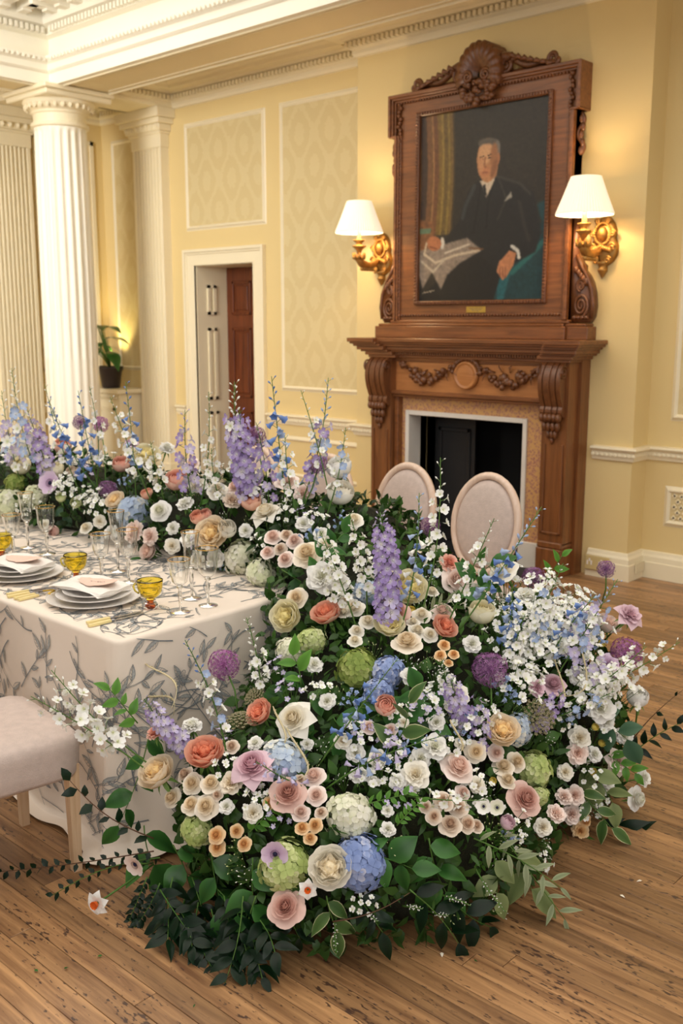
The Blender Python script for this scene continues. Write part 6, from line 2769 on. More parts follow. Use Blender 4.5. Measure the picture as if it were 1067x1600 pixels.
# --- runner, from the frame edge towards the table end
Rr(37, 712, 17, 'cup', 'white', 'white rose nearest the frame edge on the runner')
Rr(38, 734, 16, 'ball', 'yellow', 'pale yellow rose below the white rose at the frame edge')
Rr(88, 742, 15, 'ball', 'yellow', 'yellow bloom half hidden behind the lilac anemone')
Hh(79, 755, 19, 'anemone', 'lilac', 'lilac anemone with dark eye above the far glasses', ax=(.35, -.85, .35))
Rr(114, 741, 9, 'ball', 'mushroom', 'small beige bud beside the lilac anemone')
Rr(98, 705, 14, 'ball', 'pink', 'salmon pink bloom above the lilac anemone')
Hh(53, 772, 18, 'hyd', 'hwhite', 'ruffled white hydrangea under the lilac anemone')
Hh(8, 785, 24, 'hyd', 'hwhite', 'pale hydrangea cut by the frame edge on the runner')
Hh(22, 752, 16, 'hyd', 'hdgreen', 'green hydrangea above the far glasses at the frame edge')
Hh(22, 700, 22, 'hyd', 'hpale', 'powder blue hydrangea behind the white rose at the frame edge')
Rr(190, 733, 14, 'ball', 'pink', 'round salmon pink bloom left of the big cream rose on the runner')
Rr(226, 722, 20, 'cup', 'yellow', 'large pale cream rose in the middle of the runner')
Hh(168, 765, 14, 'allium', 'allium', 'dusky purple allium low on the runner above the moss')
Rr(184, 786, 14, 'cup', 'peachy', 'apricot-hearted bloom beside the pale blue hydrangea')
Hh(207, 797, 27, 'hyd', 'hpale', 'pale blue hydrangea behind the middle glasses')
Rr(279, 759, 18, 'ball', 'pink', 'coral pink cupped rose above the white bud')
Rr(233, 776, 10, 'ball', 'coral', 'little orange bloom between pale blue hydrangea and white bud')
Rr(254, 801, 16, 'spiral', 'white', 'white rose bud opening above the middle goblet')
Rr(341, 771, 15, 'spiral', 'ivory', 'cream rose left of the pair of pale roses mid-runner')
Rr(368, 765, 13, 'spiral', 'blush', 'pale blush rose touching the cream rose mid-runner')
Rr(364, 787, 14, 'ruffle', 'mushroom', 'frilled beige bloom below the cream rose mid-runner')
Rr(292, 791, 13, 'ruffle', 'white', 'frilled white bloom below the coral pink cupped rose')
Rr(394, 791, 16, 'ball', 'coral', 'apricot coral globe rose above the little blush roses')
Rr(312, 812, 12, 'ball', 'coral', 'small coral bloom above the large cream-peach rose')
Rr(324, 806, 9, 'ball', 'pink', 'small salmon bud touching the small coral bloom')
Rr(337, 836, 23, 'cup', 'peachy', 'large cream-peach garden rose behind the goblet')
Rr(357, 830, 15, 'ball', 'ivory', 'ivory bloom tucked behind the large cream-peach garden rose')
Rr(217, 832, 18, 'ruffle', 'blush', 'full blush bloom behind the middle goblet')
Rr(240, 838, 14, 'ruffle', 'blush', 'second blush bloom beside the middle goblet')
Rr(237, 860, 13, 'cup', 'blush', 'low blush bloom near the cloth by the middle goblet')
Rr(137, 824, 10, 'spiral', 'ivory', 'small ivory bud by the moss block')
Rr(122, 788, 9, 'ball', 'hgreen', 'greenish pink hellebore bud above the moss')
Rr(88, 829, 9, 'ball', 'dusty', 'dusky pink bud low beside the moss block')
Rr(98, 780, 8, 'ball', 'hgreen', 'small green bud between anemone and purple allium')
Hh(376, 872, 26, 'hyd', 'hwhite', 'cream hydrangea on the cloth next to the table glasses')
Hh(403, 893, 22, 'hyd', 'hwhite', 'small white hydrangea touching the cloth at the runner end')
Rr(294, 905, 13, 'ruffle', 'white', 'white bloom seen through the stemware at the corner')
for (x, y, r) in ((429, 841, 13), (462, 847, 13), (440, 859, 10), (449, 877, 13), (421, 864, 11), (449, 838, 10)):
    Rr(x, y, r, 'spiral', 'blush' if r > 10 else 'mushroom', 'small blush spray rose in the cluster at the end of the runner', 'blush spray roses at the end of the runner')
Rr(483, 872, 22, 'spiral', 'cream', 'large cream rose right of the blush spray roses')
Rr(421, 808, 22, 'spiral', 'ivory', 'white star-shaped rose above the blush spray roses', star=True)
Rr(447, 758, 18, 'spiral', 'blush', 'blush rose below the violet delphiniums')
Rr(477, 777, 16, 'ruffle', 'blush', 'frilled blush bloom below the white rose at the runner top')
Rr(530, 742, 20, 'ball', 'white', 'full white rose highest at the end of the runner')
Rr(531, 781, 21, 'ball', 'ivory', 'full white rose directly below the highest white rose')
Rr(552, 816, 14, 'spiral', 'ivory', 'smaller white rose beside the tall wispy stems')
Hh(498, 726, 14, 'allium', 'allium', 'purple allium beside the highest white rose', stem_to=(470, 800))
Hh(400, 682, 15, 'allium', 'allium', 'purple allium behind the violet delphiniums', stem_to=(410, 780))
Hh(125, 660, 11, 'allium', 'allium', 'far purple allium behind the blue delphiniums at the left', stem_to=(130, 760))
Hh(157, 663, 12, 'allium', 'alliumpk', 'mauve allium above the runner in front of the column', stem_to=(165, 760))
Rr(475, 822, 12, 'ruffle', 'white', 'loose white bloom above the large cream rose')
Rr(502, 838, 12, 'ruffle', 'white', 'loose white bloom next to the large cream rose')
Rr(511, 858, 16, 'ruffle', 'ivory', 'ivory bloom over the table end')
Rr(507, 908, 25, 'ruffle', 'white', 'big loose white bloom hanging over the table end')
Rr(528, 912, 16, 'ruffle', 'white', 'white bloom beside the big loose one at the table end')
Rr(60, 690, 13, 'ruffle', 'lilac', 'pale lilac bloom far on the runner')
Rr(150, 716, 12, 'ruffle', 'white', 'far white bloom beside the pink one on the runner')
Rr(205, 700, 12, 'ruffle', 'lilac', 'lilac bloom behind the large pale cream rose')
Rr(300, 730, 12, 'ruffle', 'blush', 'blush bloom behind the coral pink cupped rose')
Rr(260, 705, 12, 'ruffle', 'white', 'white bloom behind the runner, beside the large pale cream rose')
Rr(410, 745, 12, 'ruffle', 'yellow', 'pale yellow bloom at the foot of the violet delphiniums')
# --- shoulder of the cascade
Rr(453, 964, 22, 'cup', 'yellow', 'cream globe garden rose hanging at the table corner')
Rr(466, 936, 16, 'spiral', 'cream', 'cream-peach rose just above the globe rose at the corner')
Rr(513, 967, 21, 'cup', 'coral', 'deep coral garden rose at the shoulder of the cascade')
Rr(633, 923, 25, 'cup', 'yellow', 'large pale yellow rose under the violet delphinium')
for (x, y, r) in ((555, 955, 15), (575, 975, 13), (558, 989, 11), (555, 1004, 11), (538, 961, 11), (540, 940, 11)):
    Rr(x, y, r, 'spiral', 'ivory', 'ivory spray rose in the cluster right of the deep coral rose', 'ivory spray roses by the coral rose')
Rr(607, 983, 21, 'cup', 'yellow', 'round ivory garden rose left of the mauve-blush one')
Rr(619, 964, 22, 'spiral', 'dusty', 'mauve-blush rose behind the round ivory garden rose')
Rr(635, 1009, 22, 'spiral', 'cream', 'blush-ivory rose below the round ivory garden rose')
for (x, y, r) in ((658, 965, 14), (651, 989, 13), (671, 995, 12), (645, 975, 10)):
    Rr(x, y, r, 'spiral', 'ivory', 'ivory spray rose left of the peach rose pair', 'ivory spray roses by the peach roses')
Rr(642, 957, 7, 'ball', 'ybud', 'mustard yellow button bud above the ivory spray roses')
Rr(692, 986, 18, 'cup', 'coral', 'peach coral rose on the cascade shoulder')
Rr(690, 962, 18, 'spiral', 'blush', 'blush rose directly above the peach coral rose')
for (x, y, r) in ((693, 1010, 9), (687, 1026, 9), (708, 1024, 8), (700, 1037, 7)):
    Rr(x, y, r, 'spiral', 'apricot', 'tiny apricot spray rose under the peach coral rose', 'tiny apricot roses under the peach rose')
Rr(706, 909, 21, 'spiral', 'blush', 'blush rose with long outer petals below the oval chair back')
Rr(697, 884, 16, 'ruffle', 'pink', 'salmon bloom behind the blush rose by the chair')
Rr(749, 967, 21, 'ball', 'yellow', 'tall pale yellow rose bud beside the blue delphinium')
Hh(486, 997, 22, 'hyd', 'hgreen', 'white-green hydrangea below the deep coral rose')
Hh(452, 1012, 21, 'hyd', 'hwhite', 'white hydrangea against the cloth at the corner')
Hh(559, 1041, 31, 'hyd', 'hdgreen', 'moss green hydrangea in the middle of the cascade')
Hh(604, 1047, 26, 'hyd', 'hblue', 'lavender-blue hydrangea beside the moss green one')
Hh(590, 1077, 22, 'hyd', 'hblue', 'lower lavender-blue hydrangea under the moss green one')
Hh(572, 922, 20, 'hyd', 'hpale', 'pale blue hydrangea behind the violet delphinium')
Rr(601, 1106, 17, 'ball', 'pink', 'closed salmon rose bud in the dark leaves at the centre')
Rr(464, 1127, 27, 'spiral', 'ivory', 'large ivory rose in front of the table end', star=True)
Rr(411, 1117, 19, 'cup', 'coral', 'coral-pink bloom beside the brown umbel flower')
Rr(707, 1094, 22, 'ruffle', 'ivory', 'ivory stock bloom under the violet bells')
Hh(766, 1046, 26, 'allium', 'allium', 'large purple allium on a thick stem at the centre of the outer side', stem_to=(755, 1160))
Rr(783, 898, 22, 'spiral', 'ivory', 'tall white-blush rose standing at the top of the cascade', ax=(-.1, -.6, .8))
Hh(834, 903, 17, 'allium', 'allium', 'purple allium at the top of the cascade in front of the fireplace base', stem_to=(836, 960))
Hh(947, 889, 13, 'allium', 'allium', 'small purple allium highest at the outer edge', stem_to=(938, 950))
Hh(979, 1022, 24, 'allium', 'alliumpk', 'large purple allium leaning over the bare boards', stem_to=(885, 1100))
Rr(977, 966, 19, 'ruffle', 'mauve', 'mauve-pink bloom above the leaning purple allium', star=True)
Rr(943, 981, 18, 'cup', 'blush', 'pale blush rose beside the mauve-pink bloom')
Rr(943, 1045, 20, 'ruffle', 'lilac', 'lilac-pink bloom under the leaning purple allium')
Rr(858, 1072, 19, 'spiral', 'mauve', 'mauve rose above the large brown umbel', star=True)
Rr(834, 1077, 14, 'ruffle', 'mauve', 'smaller mauve bloom touching the mauve rose')
Rr(779, 1143, 23, 'cup', 'peachy', 'cream garden rose with apricot heart under the large allium')
Rr(989, 1093, 17, 'ball', 'white', 'closed white globe bloom at the outer edge', ax=(.15, -.25, .9))
Rr(932, 1108, 21, 'ruffle', 'white', 'large frilled white bloom left of the closed globe')
Rr(940, 1126, 16, 'ruffle', 'white', 'second frilled white bloom below the large one')
Rr(970, 1149, 14, 'ruffle', 'white', 'small white bloom below the closed globe bloom')
Rr(898, 1175, 17, 'ruffle', 'blush', 'frilled blush-white bloom, lower of a pair')
Rr(901, 1152, 17, 'ruffle', 'ivory', 'frilled ivory bloom, upper of a pair')
Rr(740, 1174, 16, 'spiral', 'cream', 'small cream rose left of the apricot-hearted one')
Hh(840, 1120, 28, 'umbel', None, 'brown-green lacy umbel flower on the outer side')
Hh(812, 1138, 24, 'hyd', 'hpale', 'blue hydrangea beside the lacy umbel')
Rr(820, 937, 16, 'ruffle', 'white', 'white stock bloom at the foot of the upper allium')
for (x, y) in ((911, 1097), (927, 1136), (938, 1161), (937, 1007), (924, 1205), (768, 1222)):
    Rr(x, y, 6, 'ball', 'ybud', 'tiny yellow button bud on the outer side of the cascade', 'tiny yellow button buds')
# --- front of the cascade
Rr(711, 1204, 25, 'spiral', 'blush', 'big blush rose among white stock in the lower middle')
for (x, y, r) in ((691, 1254, 15), (714, 1264, 14), (700, 1290, 17), (727, 1288, 14), (742, 1291, 11), (676, 1277, 12), (664, 1262, 10)):
    Rr(x, y, r, 'spiral', 'mushroom', 'beige spray rose in the cluster under the big blush rose', 'beige spray roses in the lower middle')
for (x, y, r) in ((783, 1201, 16), (803, 1189, 15), (789, 1221, 14)):
    Rr(x, y, r, 'spiral', 'cream', 'cream spray rose beside the lime hydrangea', 'cream spray roses beside the lime hydrangea')
Hh(838, 1200, 29, 'hyd', 'hgreen', 'lime hydrangea on the outer side of the cascade')
Hh(845, 1243, 15, 'hyd', 'hgreen', 'small lime hydrangea behind the peach-beige rose')
Rr(812, 1251, 26, 'spiral', 'dusty', 'peach-beige rose beneath the lime hydrangea')
Hh(756, 1260, 13, 'anemone', 'white', 'white hellebore beside the beige spray roses', ax=(.2, -.8, .4))
Hh(777, 1262, 13, 'anemone', 'hwhite', 'greenish white hellebore touching the peach-beige rose', ax=(.2, -.8, .5))
Rr(788, 1287, 12, 'ball', 'mauve', 'closed mauve tulip bud under the peach-beige rose')
for (x, y, r) in ((863, 1272, 15), (889, 1269, 15), (894, 1240, 15), (876, 1246, 13)):
    Rr(x, y, r, 'ruffle', 'blush', 'blush-white frilled bloom in the cluster above the apricot buds', 'blush-white blooms low on the outer side')
Rr(903, 1295, 13, 'ruffle', 'apricot', 'apricot bloom low on the outer side')
Rr(912, 1281, 10, 'spiral', 'apricot', 'apricot bud above the low apricot bloom')
Rr(988, 1245, 18, 'spiral', 'white', 'white rose lowest at the outer edge')
Rr(1000, 1214, 13, 'ruffle', 'white', 'white bloom at the outer edge above the lowest white rose')
Rr(959, 1189, 17, 'ruffle', 'blush', 'loose blush bloom at the outer edge', star=True)
Hh(440, 1185, 36, 'hyd', 'hpale', 'large pale blue and cream hydrangea above the mauve star rose')
Rr(397, 1203, 30, 'spiral', 'mauve', 'mauve-pink rose with pointed star petals', star=True)
Rr(449, 1243, 27, 'spiral', 'dusty', 'dusty pink rose between mauve star rose and blush trio')
for (x, y, r) in ((492, 1217, 17), (495, 1246, 15), (471, 1272, 14)):
    Rr(x, y, r, 'spiral', 'blush', 'blush-white spray rose beside the dusty pink rose', 'blush-white spray roses by the dusty pink rose')
for (x, y, r) in ((473, 1295, 11), (493, 1291, 11), (485, 1311, 10)):
    Rr(x, y, r, 'spiral', 'apricot', 'small apricot rose in the trio above the lime hydrangea', 'apricot trio above the lime hydrangea')
Rr(422, 1255, 10, 'spiral', 'apricot', 'orange bud beside the dusty pink rose')
Hh(445, 1352, 39, 'hyd', 'hgreen', 'large lime hydrangea behind the pale pink anemone at the front')
Hh(430, 1334, 22, 'anemone', 'lilac', 'pale pink anemone with dark eye on the lime hydrangea', ax=(.55, -.75, .15))
Hh(558, 1345, 42, 'hyd', 'hblue', 'big blue hydrangea at the low front')
Rr(516, 1356, 28, 'cup', 'ivory', 'ivory garden rose in front of the big blue hydrangea')
Hh(481, 1390, 15, 'narcissus', None, 'white narcissus between lime hydrangea and ivory rose', ax=(.5, -.6, .25))
Rr(450, 1415, 27, 'spiral', 'dusty', 'dusty beige-pink rose, lowest bloom at the front')
Hh(546, 1268, 36, 'hyd', 'hwhite', 'greenish white hydrangea above the big blue one')
Rr(647, 1216, 22, 'ruffle', 'ivory', 'white stock bloom left of the big blush rose')
Rr(676, 1168, 20, 'ruffle', 'white', 'white stock bloom above the big blush rose')
Rr(655, 1185, 16, 'ruffle', 'white', 'white stock bloom between two others in the middle')
Rr(536, 1159, 13, 'ruffle', 'ivory', 'small ivory bloom above the wispy blue stem')
Rr(256, 1213, 26, 'cup', 'peachy', 'cream rose with golden heart at the near side')
Rr(327, 1184, 26, 'cup', 'coral', 'coral garden rose with many folds at the near side')
for (x, y, r) in ((305, 1226, 16), (333, 1226, 16), (274, 1247, 15), (304, 1258, 16), (327, 1261, 19), (293, 1212, 13), (341, 1243, 9)):
    Rr(x, y, r, 'spiral', 'cream' if r > 14 else 'mushroom', 'cream spray rose in the cluster under the coral garden rose', 'cream spray roses under the coral garden rose')
Rr(365, 1226, 18, 'ruffle', 'cream', 'cream bloom between the spray roses and mauve star rose')
Hh(377, 1127, 27, 'umbel', None, 'brown-green lacy umbel flower at the near side')
Hh(398, 1090, 18, 'umbel', None, 'smaller lacy umbel behind the near one')
Hh(350, 1038, 23, 'allium', 'alliumpk', 'bright magenta-purple allium in front of the cloth', stem_to=(372, 1120))
Hh(303, 1296, 25, 'hyd', 'hgreen', 'yellow-green hydrangea under the cream spray roses')
for (x, y, r) in ((341, 1304, 13), (342, 1323, 12), (384, 1320, 11), (371, 1298, 10)):
    Rr(x, y, r, 'spiral', 'apricot', 'small apricot rose right of the yellow-green hydrangea', 'apricot roses by the yellow-green hydrangea')
Hh(212, 1350, 19, 'anemone', 'blush', 'drooping pale pink anemone low by the table cloth', ax=(.2, -.8, -.15))
Hh(151, 1412, 19, 'narcissus', None, 'white narcissus hanging out over the boards', ax=(.25, -.75, .05), stem_to=(240, 1350))
Rr(397, 1271, 15, 'ruffle', 'ivory', 'ivory bloom beneath the mauve star rose')
Rr(303, 1140, 16, 'ruffle', 'white', 'white bloom behind the coral garden rose')
Rr(246, 1150, 14, 'ruffle', 'pink', 'soft peach bloom behind the lavender spike')
Rr(400, 1165, 12, 'ruffle', 'white', 'white bloom between umbel flower and pale blue hydrangea')
# ---- further blooms on the sides the photograph only grazes
for (x, y, r, k, c, lb) in ((640, 1060, 15, 'ruffle', 'white', 'white stock bloom right of the lavender-blue hydrangea'), (735, 1010, 14, 'ruffle', 'white', 'white stock bloom left of the blue delphinium foot'), (680, 1130, 13, 'ruffle', 'white', 'white stock bloom above the wispy blue arch'),
                            (870, 1010, 15, 'ruffle', 'white', 'white stock bloom among wispy stems'), (820, 1020, 14, 'ruffle', 'ivory', 'ivory stock bloom among wispy stems'), (900, 1060, 14, 'ruffle', 'white', 'white stock bloom beside the mauve rose'), (590, 1190, 15, 'ruffle', 'ivory', 'ivory stock bloom in the arch of wispy bells'),
                            (560, 1215, 14, 'ruffle', 'white', 'white stock bloom above the greenish white hydrangea'), (620, 1225, 13, 'ruffle', 'white', 'white stock bloom left of the feathery sprig'), (880, 1205, 13, 'ruffle', 'ivory', 'ivory stock bloom right of the lime hydrangea')):
    Rr(x, y, r, k, c, lb)

# ================================================================== SPIKES
S = spike
W, L_, V, BL, PB = 'dwhite', 'dlilac', 'dpurple', 'dblue', 'dpblue'
# runner
S((400, 800), (366, 596), 39, 13, 'flo', [L_, V, L_, W], .3, W, 'tallest lavender delphinium with white buds in front of the brown door')
S((385, 800), (374, 640), 30, 13, 'flo', [V, V, L_], .1, None, 'violet delphinium beside the tallest lavender one', d_tip=-.05)
S((440, 800), (424, 588), 20, 12, 'bell', [BL, BL, PB], .35, BL, 'tall blue delphinium with hanging bells mid-runner')
S((455, 790), (513, 590), 23, 12, 'flo', [L_, V, PB], .4, PB, 'lavender delphinium leaning towards the fireplace')
S((505, 800), (540, 668), 18, 10, 'pea', [W, W, PB], .3, W, 'wispy white and pale blue stem beside the highest white rose')
S((520, 790), (470, 610), 14, 9, 'pea', [W], .3, W, 'thin white stem between the blue and lavender delphiniums')
S((295, 790), (289, 640), 16, 12, 'flo', [V, L_], .25, L_, 'short violet delphinium in front of the pilaster')
S((302, 790), (326, 612), 18, 9, 'pea', [W], .4, W, 'thin white larkspur in front of the door frame')
S((205, 790), (196, 596), 18, 10, 'bell', [PB, BL, W], .3, BL, 'blue-tipped stem in front of the potted plant')
S((165, 780), (75, 622), 23, 10, 'bell', [BL], .3, BL, 'arching blue delphinium over the far runner')
S((150, 770), (122, 610), 14, 10, 'bell', [BL], .3, BL, 'blue delphinium crossing in front of the column')
S((60, 760), (18, 575), 25, 11, 'flo', [W, PB, W], .35, W, 'tall white-green stem at the frame edge')
S((75, 760), (42, 640), 21, 11, 'flo', [L_, V], .2, L_, 'lavender delphinium behind the frame edge roses')
S((25, 760), (2, 610), 18, 11, 'flo', [W, L_], .3, W, 'white and lavender stem cut by the frame edge')
S((140, 770), (140, 604), 16, 9, 'pea', [W], .3, W, 'thin white larkspur in front of the column')
S((120, 770), (70, 600), 16, 9, 'pea', [W], .3, W, 'thin white larkspur behind the blue arch')
S((230, 790), (172, 620), 21, 10, 'pea', [W], .2, W, 'wispy white stem in front of the pale wall')
S((250, 790), (235, 690), 16, 10, 'pea', [W], .2, W, 'short white larkspur behind the large cream rose')
S((350, 800), (330, 700), 16, 10, 'pea', [W], .2, W, 'short white larkspur left of the tallest delphinium')
S((470, 820), (445, 680), 18, 10, 'pea', [W], .2, W, 'white larkspur right of the tallest delphinium')
S((420, 800), (400, 660), 14, 11, 'flo', [V, L_], .2, L_, 'small violet delphinium beside the purple allium')
# head of the cascade
S((600, 990), (594, 800), 51, 15, 'flo', [V, V, L_], .12, L_, 'dense violet delphinium spike in front of the chair')
S((620, 990), (655, 770), 23, 11, 'bell', [BL, PB, W], .35, PB, 'slender blue-green delphinium beside the dense violet one')
S((655, 960), (688, 715), 23, 12, 'pea', [W], .25, W, 'tall white larkspur between the two chair backs')
Hh(672, 823, 15, 'allium', 'allium', 'purple allium in front of the firebox between the chairs', stem_to=(650, 960))
S((715, 980), (846, 792), 28, 12, 'bell', [BL, BL, PB], .45, PB, 'long blue delphinium leaning across the marble jamb')
S((690, 990), (772, 810), 21, 11, 'pea', [W], .25, W, 'white larkspur leaning across the near oval chair back')
S((560, 980), (500, 830), 25, 11, 'pea', [W], .1, W, 'white larkspur above the table end')
S((570, 970), (545, 800), 25, 11, 'pea', [W], .2, W, 'white larkspur left of the dense violet spike')
S((530, 960), (515, 870), 18, 12, 'pea', [W], .0, W, 'low white larkspur above the deep coral rose')
S((790, 1040), (800, 915), 25, 11, 'bell', [BL, BL, PB], .2, BL, 'short blue delphinium under the tall white-blush rose')
S((840, 1060), (880, 880), 30, 12, 'pea', [W, W, PB], .2, W, 'white and pale blue larkspur at the top edge over the boards')
S((870, 1080), (965, 905), 30, 12, 'pea', [W, L_, PB], .25, PB, 'pale blue and white larkspur at the outer top')
S((860, 1060), (930, 930), 25, 12, 'bell', [PB, BL, W], .2, PB, 'blue bells on a leaning stem at the outer top')
S((830, 1050), (860, 930), 28, 12, 'pea', [W], .1, W, 'dense white larkspur left of the outer top sprays')
S((900, 1090), (1062, 1003), 18, 12, 'pea', [W], .15, W, 'white larkspur reaching to the frame edge over the boards')
S((880, 1110), (1010, 1010), 21, 12, 'pea', [W], .1, W, 'white larkspur behind the leaning purple allium')
S((870, 1130), (960, 1080), 18, 10, 'pea', [W, PB], .2, W, 'white larkspur below the leaning purple allium')
S((800, 1060), (820, 960), 25, 11, 'pea', [W], .1, W, 'white larkspur beside the short blue delphinium')
# front
S((500, 1190), (622, 1028), 23, 11, 'bell', [BL, BL, PB], .35, PB, 'blue delphinium lying diagonally across the centre', d_tip=-.08, loose=1.2)
S((490, 1225), (690, 1150), 25, 11, 'bell', [BL, PB, L_], .35, PB, 'arching stem of blue and lilac bells above the white stock', d_tip=-.1, loose=1.3)
S((600, 1220), (760, 1250), 16, 11, 'pea', [W], .2, W, 'white larkspur lying towards the beige spray roses', d_tip=-.1)
S((520, 1230), (400, 1190), 14, 10, 'bell', [L_, PB], .2, L_, 'short lilac bells left of the arch', d_tip=-.05)
S((345, 1190), (289, 1000), 25, 11, 'pea', [W, W, PB], .35, BL, 'white stem with blue buds in front of the cloth')
S((390, 1110), (385, 965), 23, 11, 'pea', [W], .5, W, 'white budded larkspur right of the magenta allium')
S((300, 1170), (225, 1092), 32, 12, 'flo', [L_, L_, V], .15, L_, 'thick lavender delphinium spike at the near side', d_tip=-.04)
S((225, 1190), (80, 1047), 20, 15, 'pea', [W], .15, W, 'white delphinium stem crossing the near chair seat, upper one', d_tip=-.02)
S((220, 1200), (48, 1088), 18, 15, 'pea', [W], .15, W, 'white delphinium stem crossing the near chair seat, lower one', d_tip=-.05)
S((745, 1150), (705, 1060), 30, 12, 'flo', [L_, V], .05, L_, 'lavender bell spike left of the large purple allium', d_tip=-.05)
S((760, 1190), (745, 1090), 14, 11, 'flo', [V, L_], .05, L_, 'few violet bells under the large purple allium', d_tip=-.05)
S((850, 1160), (880, 1080), 16, 11, 'flo', [L_, V], .05, L_, 'lilac bells beside the lacy umbel')
S((720, 1100), (690, 1030), 21, 10, 'pea', [W], .4, W, 'white budded stem above the ivory stock bloom', d_tip=-.04)
for i, (bx, by, tx, ty) in enumerate(((640, 1470, 660, 1420), (680, 1480, 700, 1430), (700, 1450, 735, 1415), (575, 1480, 590, 1440), (530, 1470, 526, 1490), (960, 1300, 1000, 1325), (760, 1400, 790, 1425))):
    S((bx, by - 40), (tx, ty), 20, 3.2, 'bud', [W], .2, W, 'spray of tiny white berries near the floor', 'tiny white berry sprays near the floor', name='berry_spray', d_tip=-.05)
# straw-coloured curled spikelets
for i, (bx, by, tx, ty, bend) in enumerate(((275, 1120, 255, 1060, .3), (285, 1120, 270, 1085, .5), (420, 1190, 445, 1130, .4), (440, 1230, 470, 1160, .6), (840, 1090, 900, 1010, .4), (815, 1100, 860, 1040, .5), (690, 1180, 702, 1130, .6))):
    b, nb = place(bx, by)
    q, _ = place(tx, ty)
    b, q = b + nb * .03, q + nb * .07
    sd = (q - b).cross(EYE - b).normalized() * (q - b).length * bend
    pts = [b * (1 - t) + q * t + sd * math.sin(PI * t * 1.3) * .6 for t in [i_ / 10 for i_ in range(11)]]
    mb = MB()
    mb.tube(pts, [.0011] * 4 + [.003] * 6 + [.0015], 6)
    for j in range(34):
        t = .35 + .65 * j / 34
        c_ = b * (1 - t) + q * t + sd * math.sin(PI * t * 1.3) * .6
        mb.ball(tuple(c_ + Vector([FR.uniform(-.004, .004) for _ in range(3)])), .0021, 4, 3, t=FR.random())
    tag(mb.build('straw_spikelet', PET['wheat'], org=tuple(b)), 'curled straw-coloured flower spikelet among the blooms', 'flower', 'curled straw-coloured spikelets')

# ================================================================== SMALL FILLERS
def sprig_proto(n, flo, col, spread=.06, h=.12):
    o = empty('filler_sprig', (0, 0, 0))
    st = MB()
    for i in range(n):
        a = i * 2.4
        r = spread * math.sqrt((i + .4) / n)
        q = Vector((r * math.cos(a), r * math.sin(a), h * (.62 + .38 * FR.random()) - r * .3))
        st.tube([(0, 0, -.03), tuple(q * .5 + Vector((0, 0, -.01))), tuple(q)], [.0012, .001, .0008], 4, cap=False)
        me = {'flo': FLO[i % 2], 'pea': PEA, 'bud': BUD, 'bell': BELL}[flo]
        f_ = obj('floret', me, o, Matrix.Translation(q) @ align(q + Vector([FR.uniform(-.05, .05) for _ in range(3)]), FR.uniform(0, 6)) @ Matrix.Scale(FR.uniform(.010, .0155) * (.45 if flo == 'bud' else 1), 4))
        slotmat(f_, PET[col])
    st.build('stem', M['stem'], o, org=(0, 0, 0))
    return o


SPR = [(sprig_proto(9, 'pea', 'dwhite'), 'white larkspur', 10), (sprig_proto(10, 'pea', 'dwhite', .06, .13), 'loose white larkspur', 8), (sprig_proto(12, 'bud', 'dwhite', .04, .09), 'white waxflower bud', 5), (sprig_proto(8, 'flo', 'dlilac'), 'lilac bell', 3), (sprig_proto(8, 'bell', 'dpblue', .045, .11), 'powder blue bell', 3), (sprig_proto(14, 'bud', 'hgreen', .05, .09), 'lime green filler', 5)]
usedp = set()


def scatter(region, count, weights, where, smin=.8, smax=1.2, clear=.75):
    x0, y0, x1, y1 = region
    made = 0
    for _ in range(count * 14):
        if made >= count:
            break
        x, y = FR.uniform(x0, x1), FR.uniform(y0, y1)
        h = hit(x, y)
        if not h or in_table(h[0]):
            continue
        if any((x - a) ** 2 + (y - b) ** 2 < (r * clear) ** 2 for a, b, r in BLOOMS):
            continue
        k = FR.choices(range(len(SPR)), weights)[0]
        pr, nm, _w = SPR[k]
        if k in usedp:
            o = copy_tree(pr)
        else:
            o = pr
            usedp.add(k)
        p, n = h
        ax = (n * .7 + Vector((0, 0, .45)) + (EYE - p).normalized() * .25 + Vector([FR.uniform(-.35, .35) for _ in range(3)])).normalized()
        o.matrix_basis = Matrix.Translation(p - ax * .05) @ align(ax, FR.uniform(0, 6)) @ Matrix.Scale(FR.uniform(smin, smax), 4)
        for key in ('label', 'group'):
            if key in o:
                del o[key]
        tag(o, 'small sprig of %s florets %s' % (nm, where), 'flower', 'small %s sprigs %s' % (nm, where))
        made += 1


#             pea pea2 bud lilac blue lime
scatter((780, 880, 1000, 1100), 62, (9, 9, 3, 2, 3, 1), 'on the outer top of the cascade', .9, 1.3, 1.0)
scatter((560, 1130, 760, 1260), 16, (6, 5, 4, 2, 2, 1), 'in the lower middle of the cascade', .7, 1.0, 1.1)
scatter((200, 1040, 560, 1300), 16, (5, 3, 4, 2, 1, 4), 'on the near side of the cascade', .6, .9, 1.2)
scatter((560, 880, 800, 1130), 24, (6, 3, 5, 1, 2, 5), 'on the shoulder of the cascade', .7, 1.0, 1.15)
scatter((760, 1100, 1000, 1320), 18, (4, 3, 4, 1, 1, 5), 'on the lower outer side of the cascade', .6, .9, 1.15)
scatter((0, 640, 330, 800), 26, (7, 6, 3, 4, 2, 5), 'on the far runner', .8, 1.1, 1.1)
scatter((300, 690, 560, 900), 20, (7, 5, 4, 2, 1, 5), 'on the near runner', .7, 1.0, 1.15)
scatter((300, 1300, 900, 1450), 12, (1, 1, 3, 0, 0, 6), 'low at the front of the cascade', .6, .9)
for k, (pr, nm, _w) in enumerate(SPR):
    if k not in usedp:
        pr.location = (-2.2, 2.7, .6)
        tag(pr, 'small sprig of %s florets deep in the cascade' % nm, 'flower')
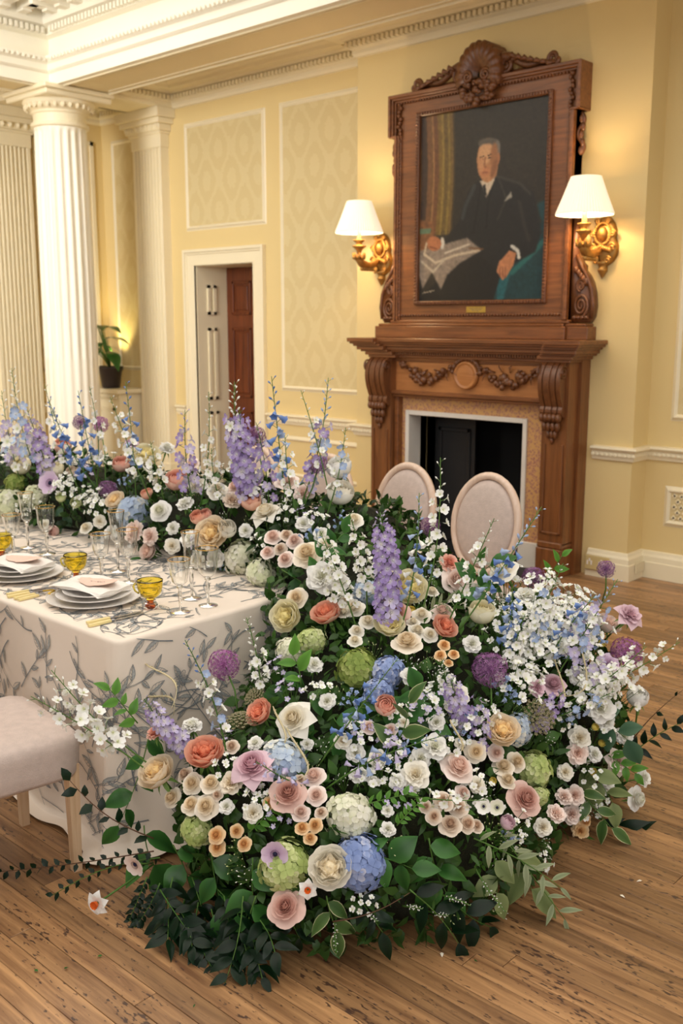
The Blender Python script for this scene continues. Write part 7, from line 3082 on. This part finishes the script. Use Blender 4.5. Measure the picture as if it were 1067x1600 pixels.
# small rosettes of stock and spray roses in the remaining gaps
def gap_blooms(region, count, kinds, where):
    x0, y0, x1, y1 = region
    made = 0
    for _ in range(count * 40):
        if made >= count:
            break
        x, y = FR.uniform(x0, x1), FR.uniform(y0, y1)
        h = hit(x, y)
        rr = FR.uniform(8, 15)
        if not h or in_table(h[0]) or h[0].z < .15:
            continue
        if any((x - a) ** 2 + (y - b) ** 2 < (rq * .8 + rr) ** 2 for a, b, rq in BLOOMS):
            continue
        k, c, nm = kinds[made % len(kinds)]
        rose(x, y, rr, k, c, 'small %s tucked between larger blooms %s' % (nm, where), 'small %ss %s' % (nm, where), 'stock_bloom' if k == 'ruffle' else 'rose')
        made += 1


gap_blooms((560, 1120, 1000, 1300), 13, (('ruffle', 'white', 'white stock rosette'), ('ruffle', 'ivory', 'cream stock rosette'), ('spiral', 'blush', 'blush spray rose')), 'on the lower outer side')
gap_blooms((430, 900, 780, 1120), 7, (('ruffle', 'white', 'white stock rosette'), ('spiral', 'ivory', 'ivory spray rose')), 'on the shoulder')
gap_blooms((210, 1160, 560, 1300), 6, (('ruffle', 'white', 'white stock rosette'), ('spiral', 'mushroom', 'beige spray rose')), 'on the near side')
gap_blooms((0, 690, 560, 880), 12, (('ruffle', 'white', 'white stock rosette'), ('ruffle', 'ivory', 'cream stock rosette')), 'along the runner')
# fallen petals and leaf scraps on the boards
sc_m = MB()
for i, (x, y, c) in enumerate(((968, 1400, 'w'), (455, 1478, 'w'), (835, 1365, 'w'), (1003, 1378, 'w'), (305, 1571, 'g'), (54, 1517, 'g'), (100, 1516, 'g'), (745, 1505, 'g'), (160, 1495, 'g'), (690, 1490, 'w'))):
    p = on_z(x, y, .001)
    lf = lfs[i % 3]
    L = .018 if c == 'w' else .014
    mb = MB().join(lf, Matrix.Rotation(i * 1.3, 4, 'Z') @ Matrix.Translation((0, 0, .0)) @ Matrix.Scale(L, 4))
    o = mb.build('fallen_petal' if c == 'w' else 'fallen_leaf', PET['ivory'] if c == 'w' else LEAF['salal'], loc=(p.x, p.y, .0055))
    tag(o, ('small white petal fallen on the boards' if c == 'w' else 'tiny green leaf scrap fallen on the boards'), 'petal' if c == 'w' else 'leaf', 'fallen white petals' if c == 'w' else 'fallen leaf scraps')
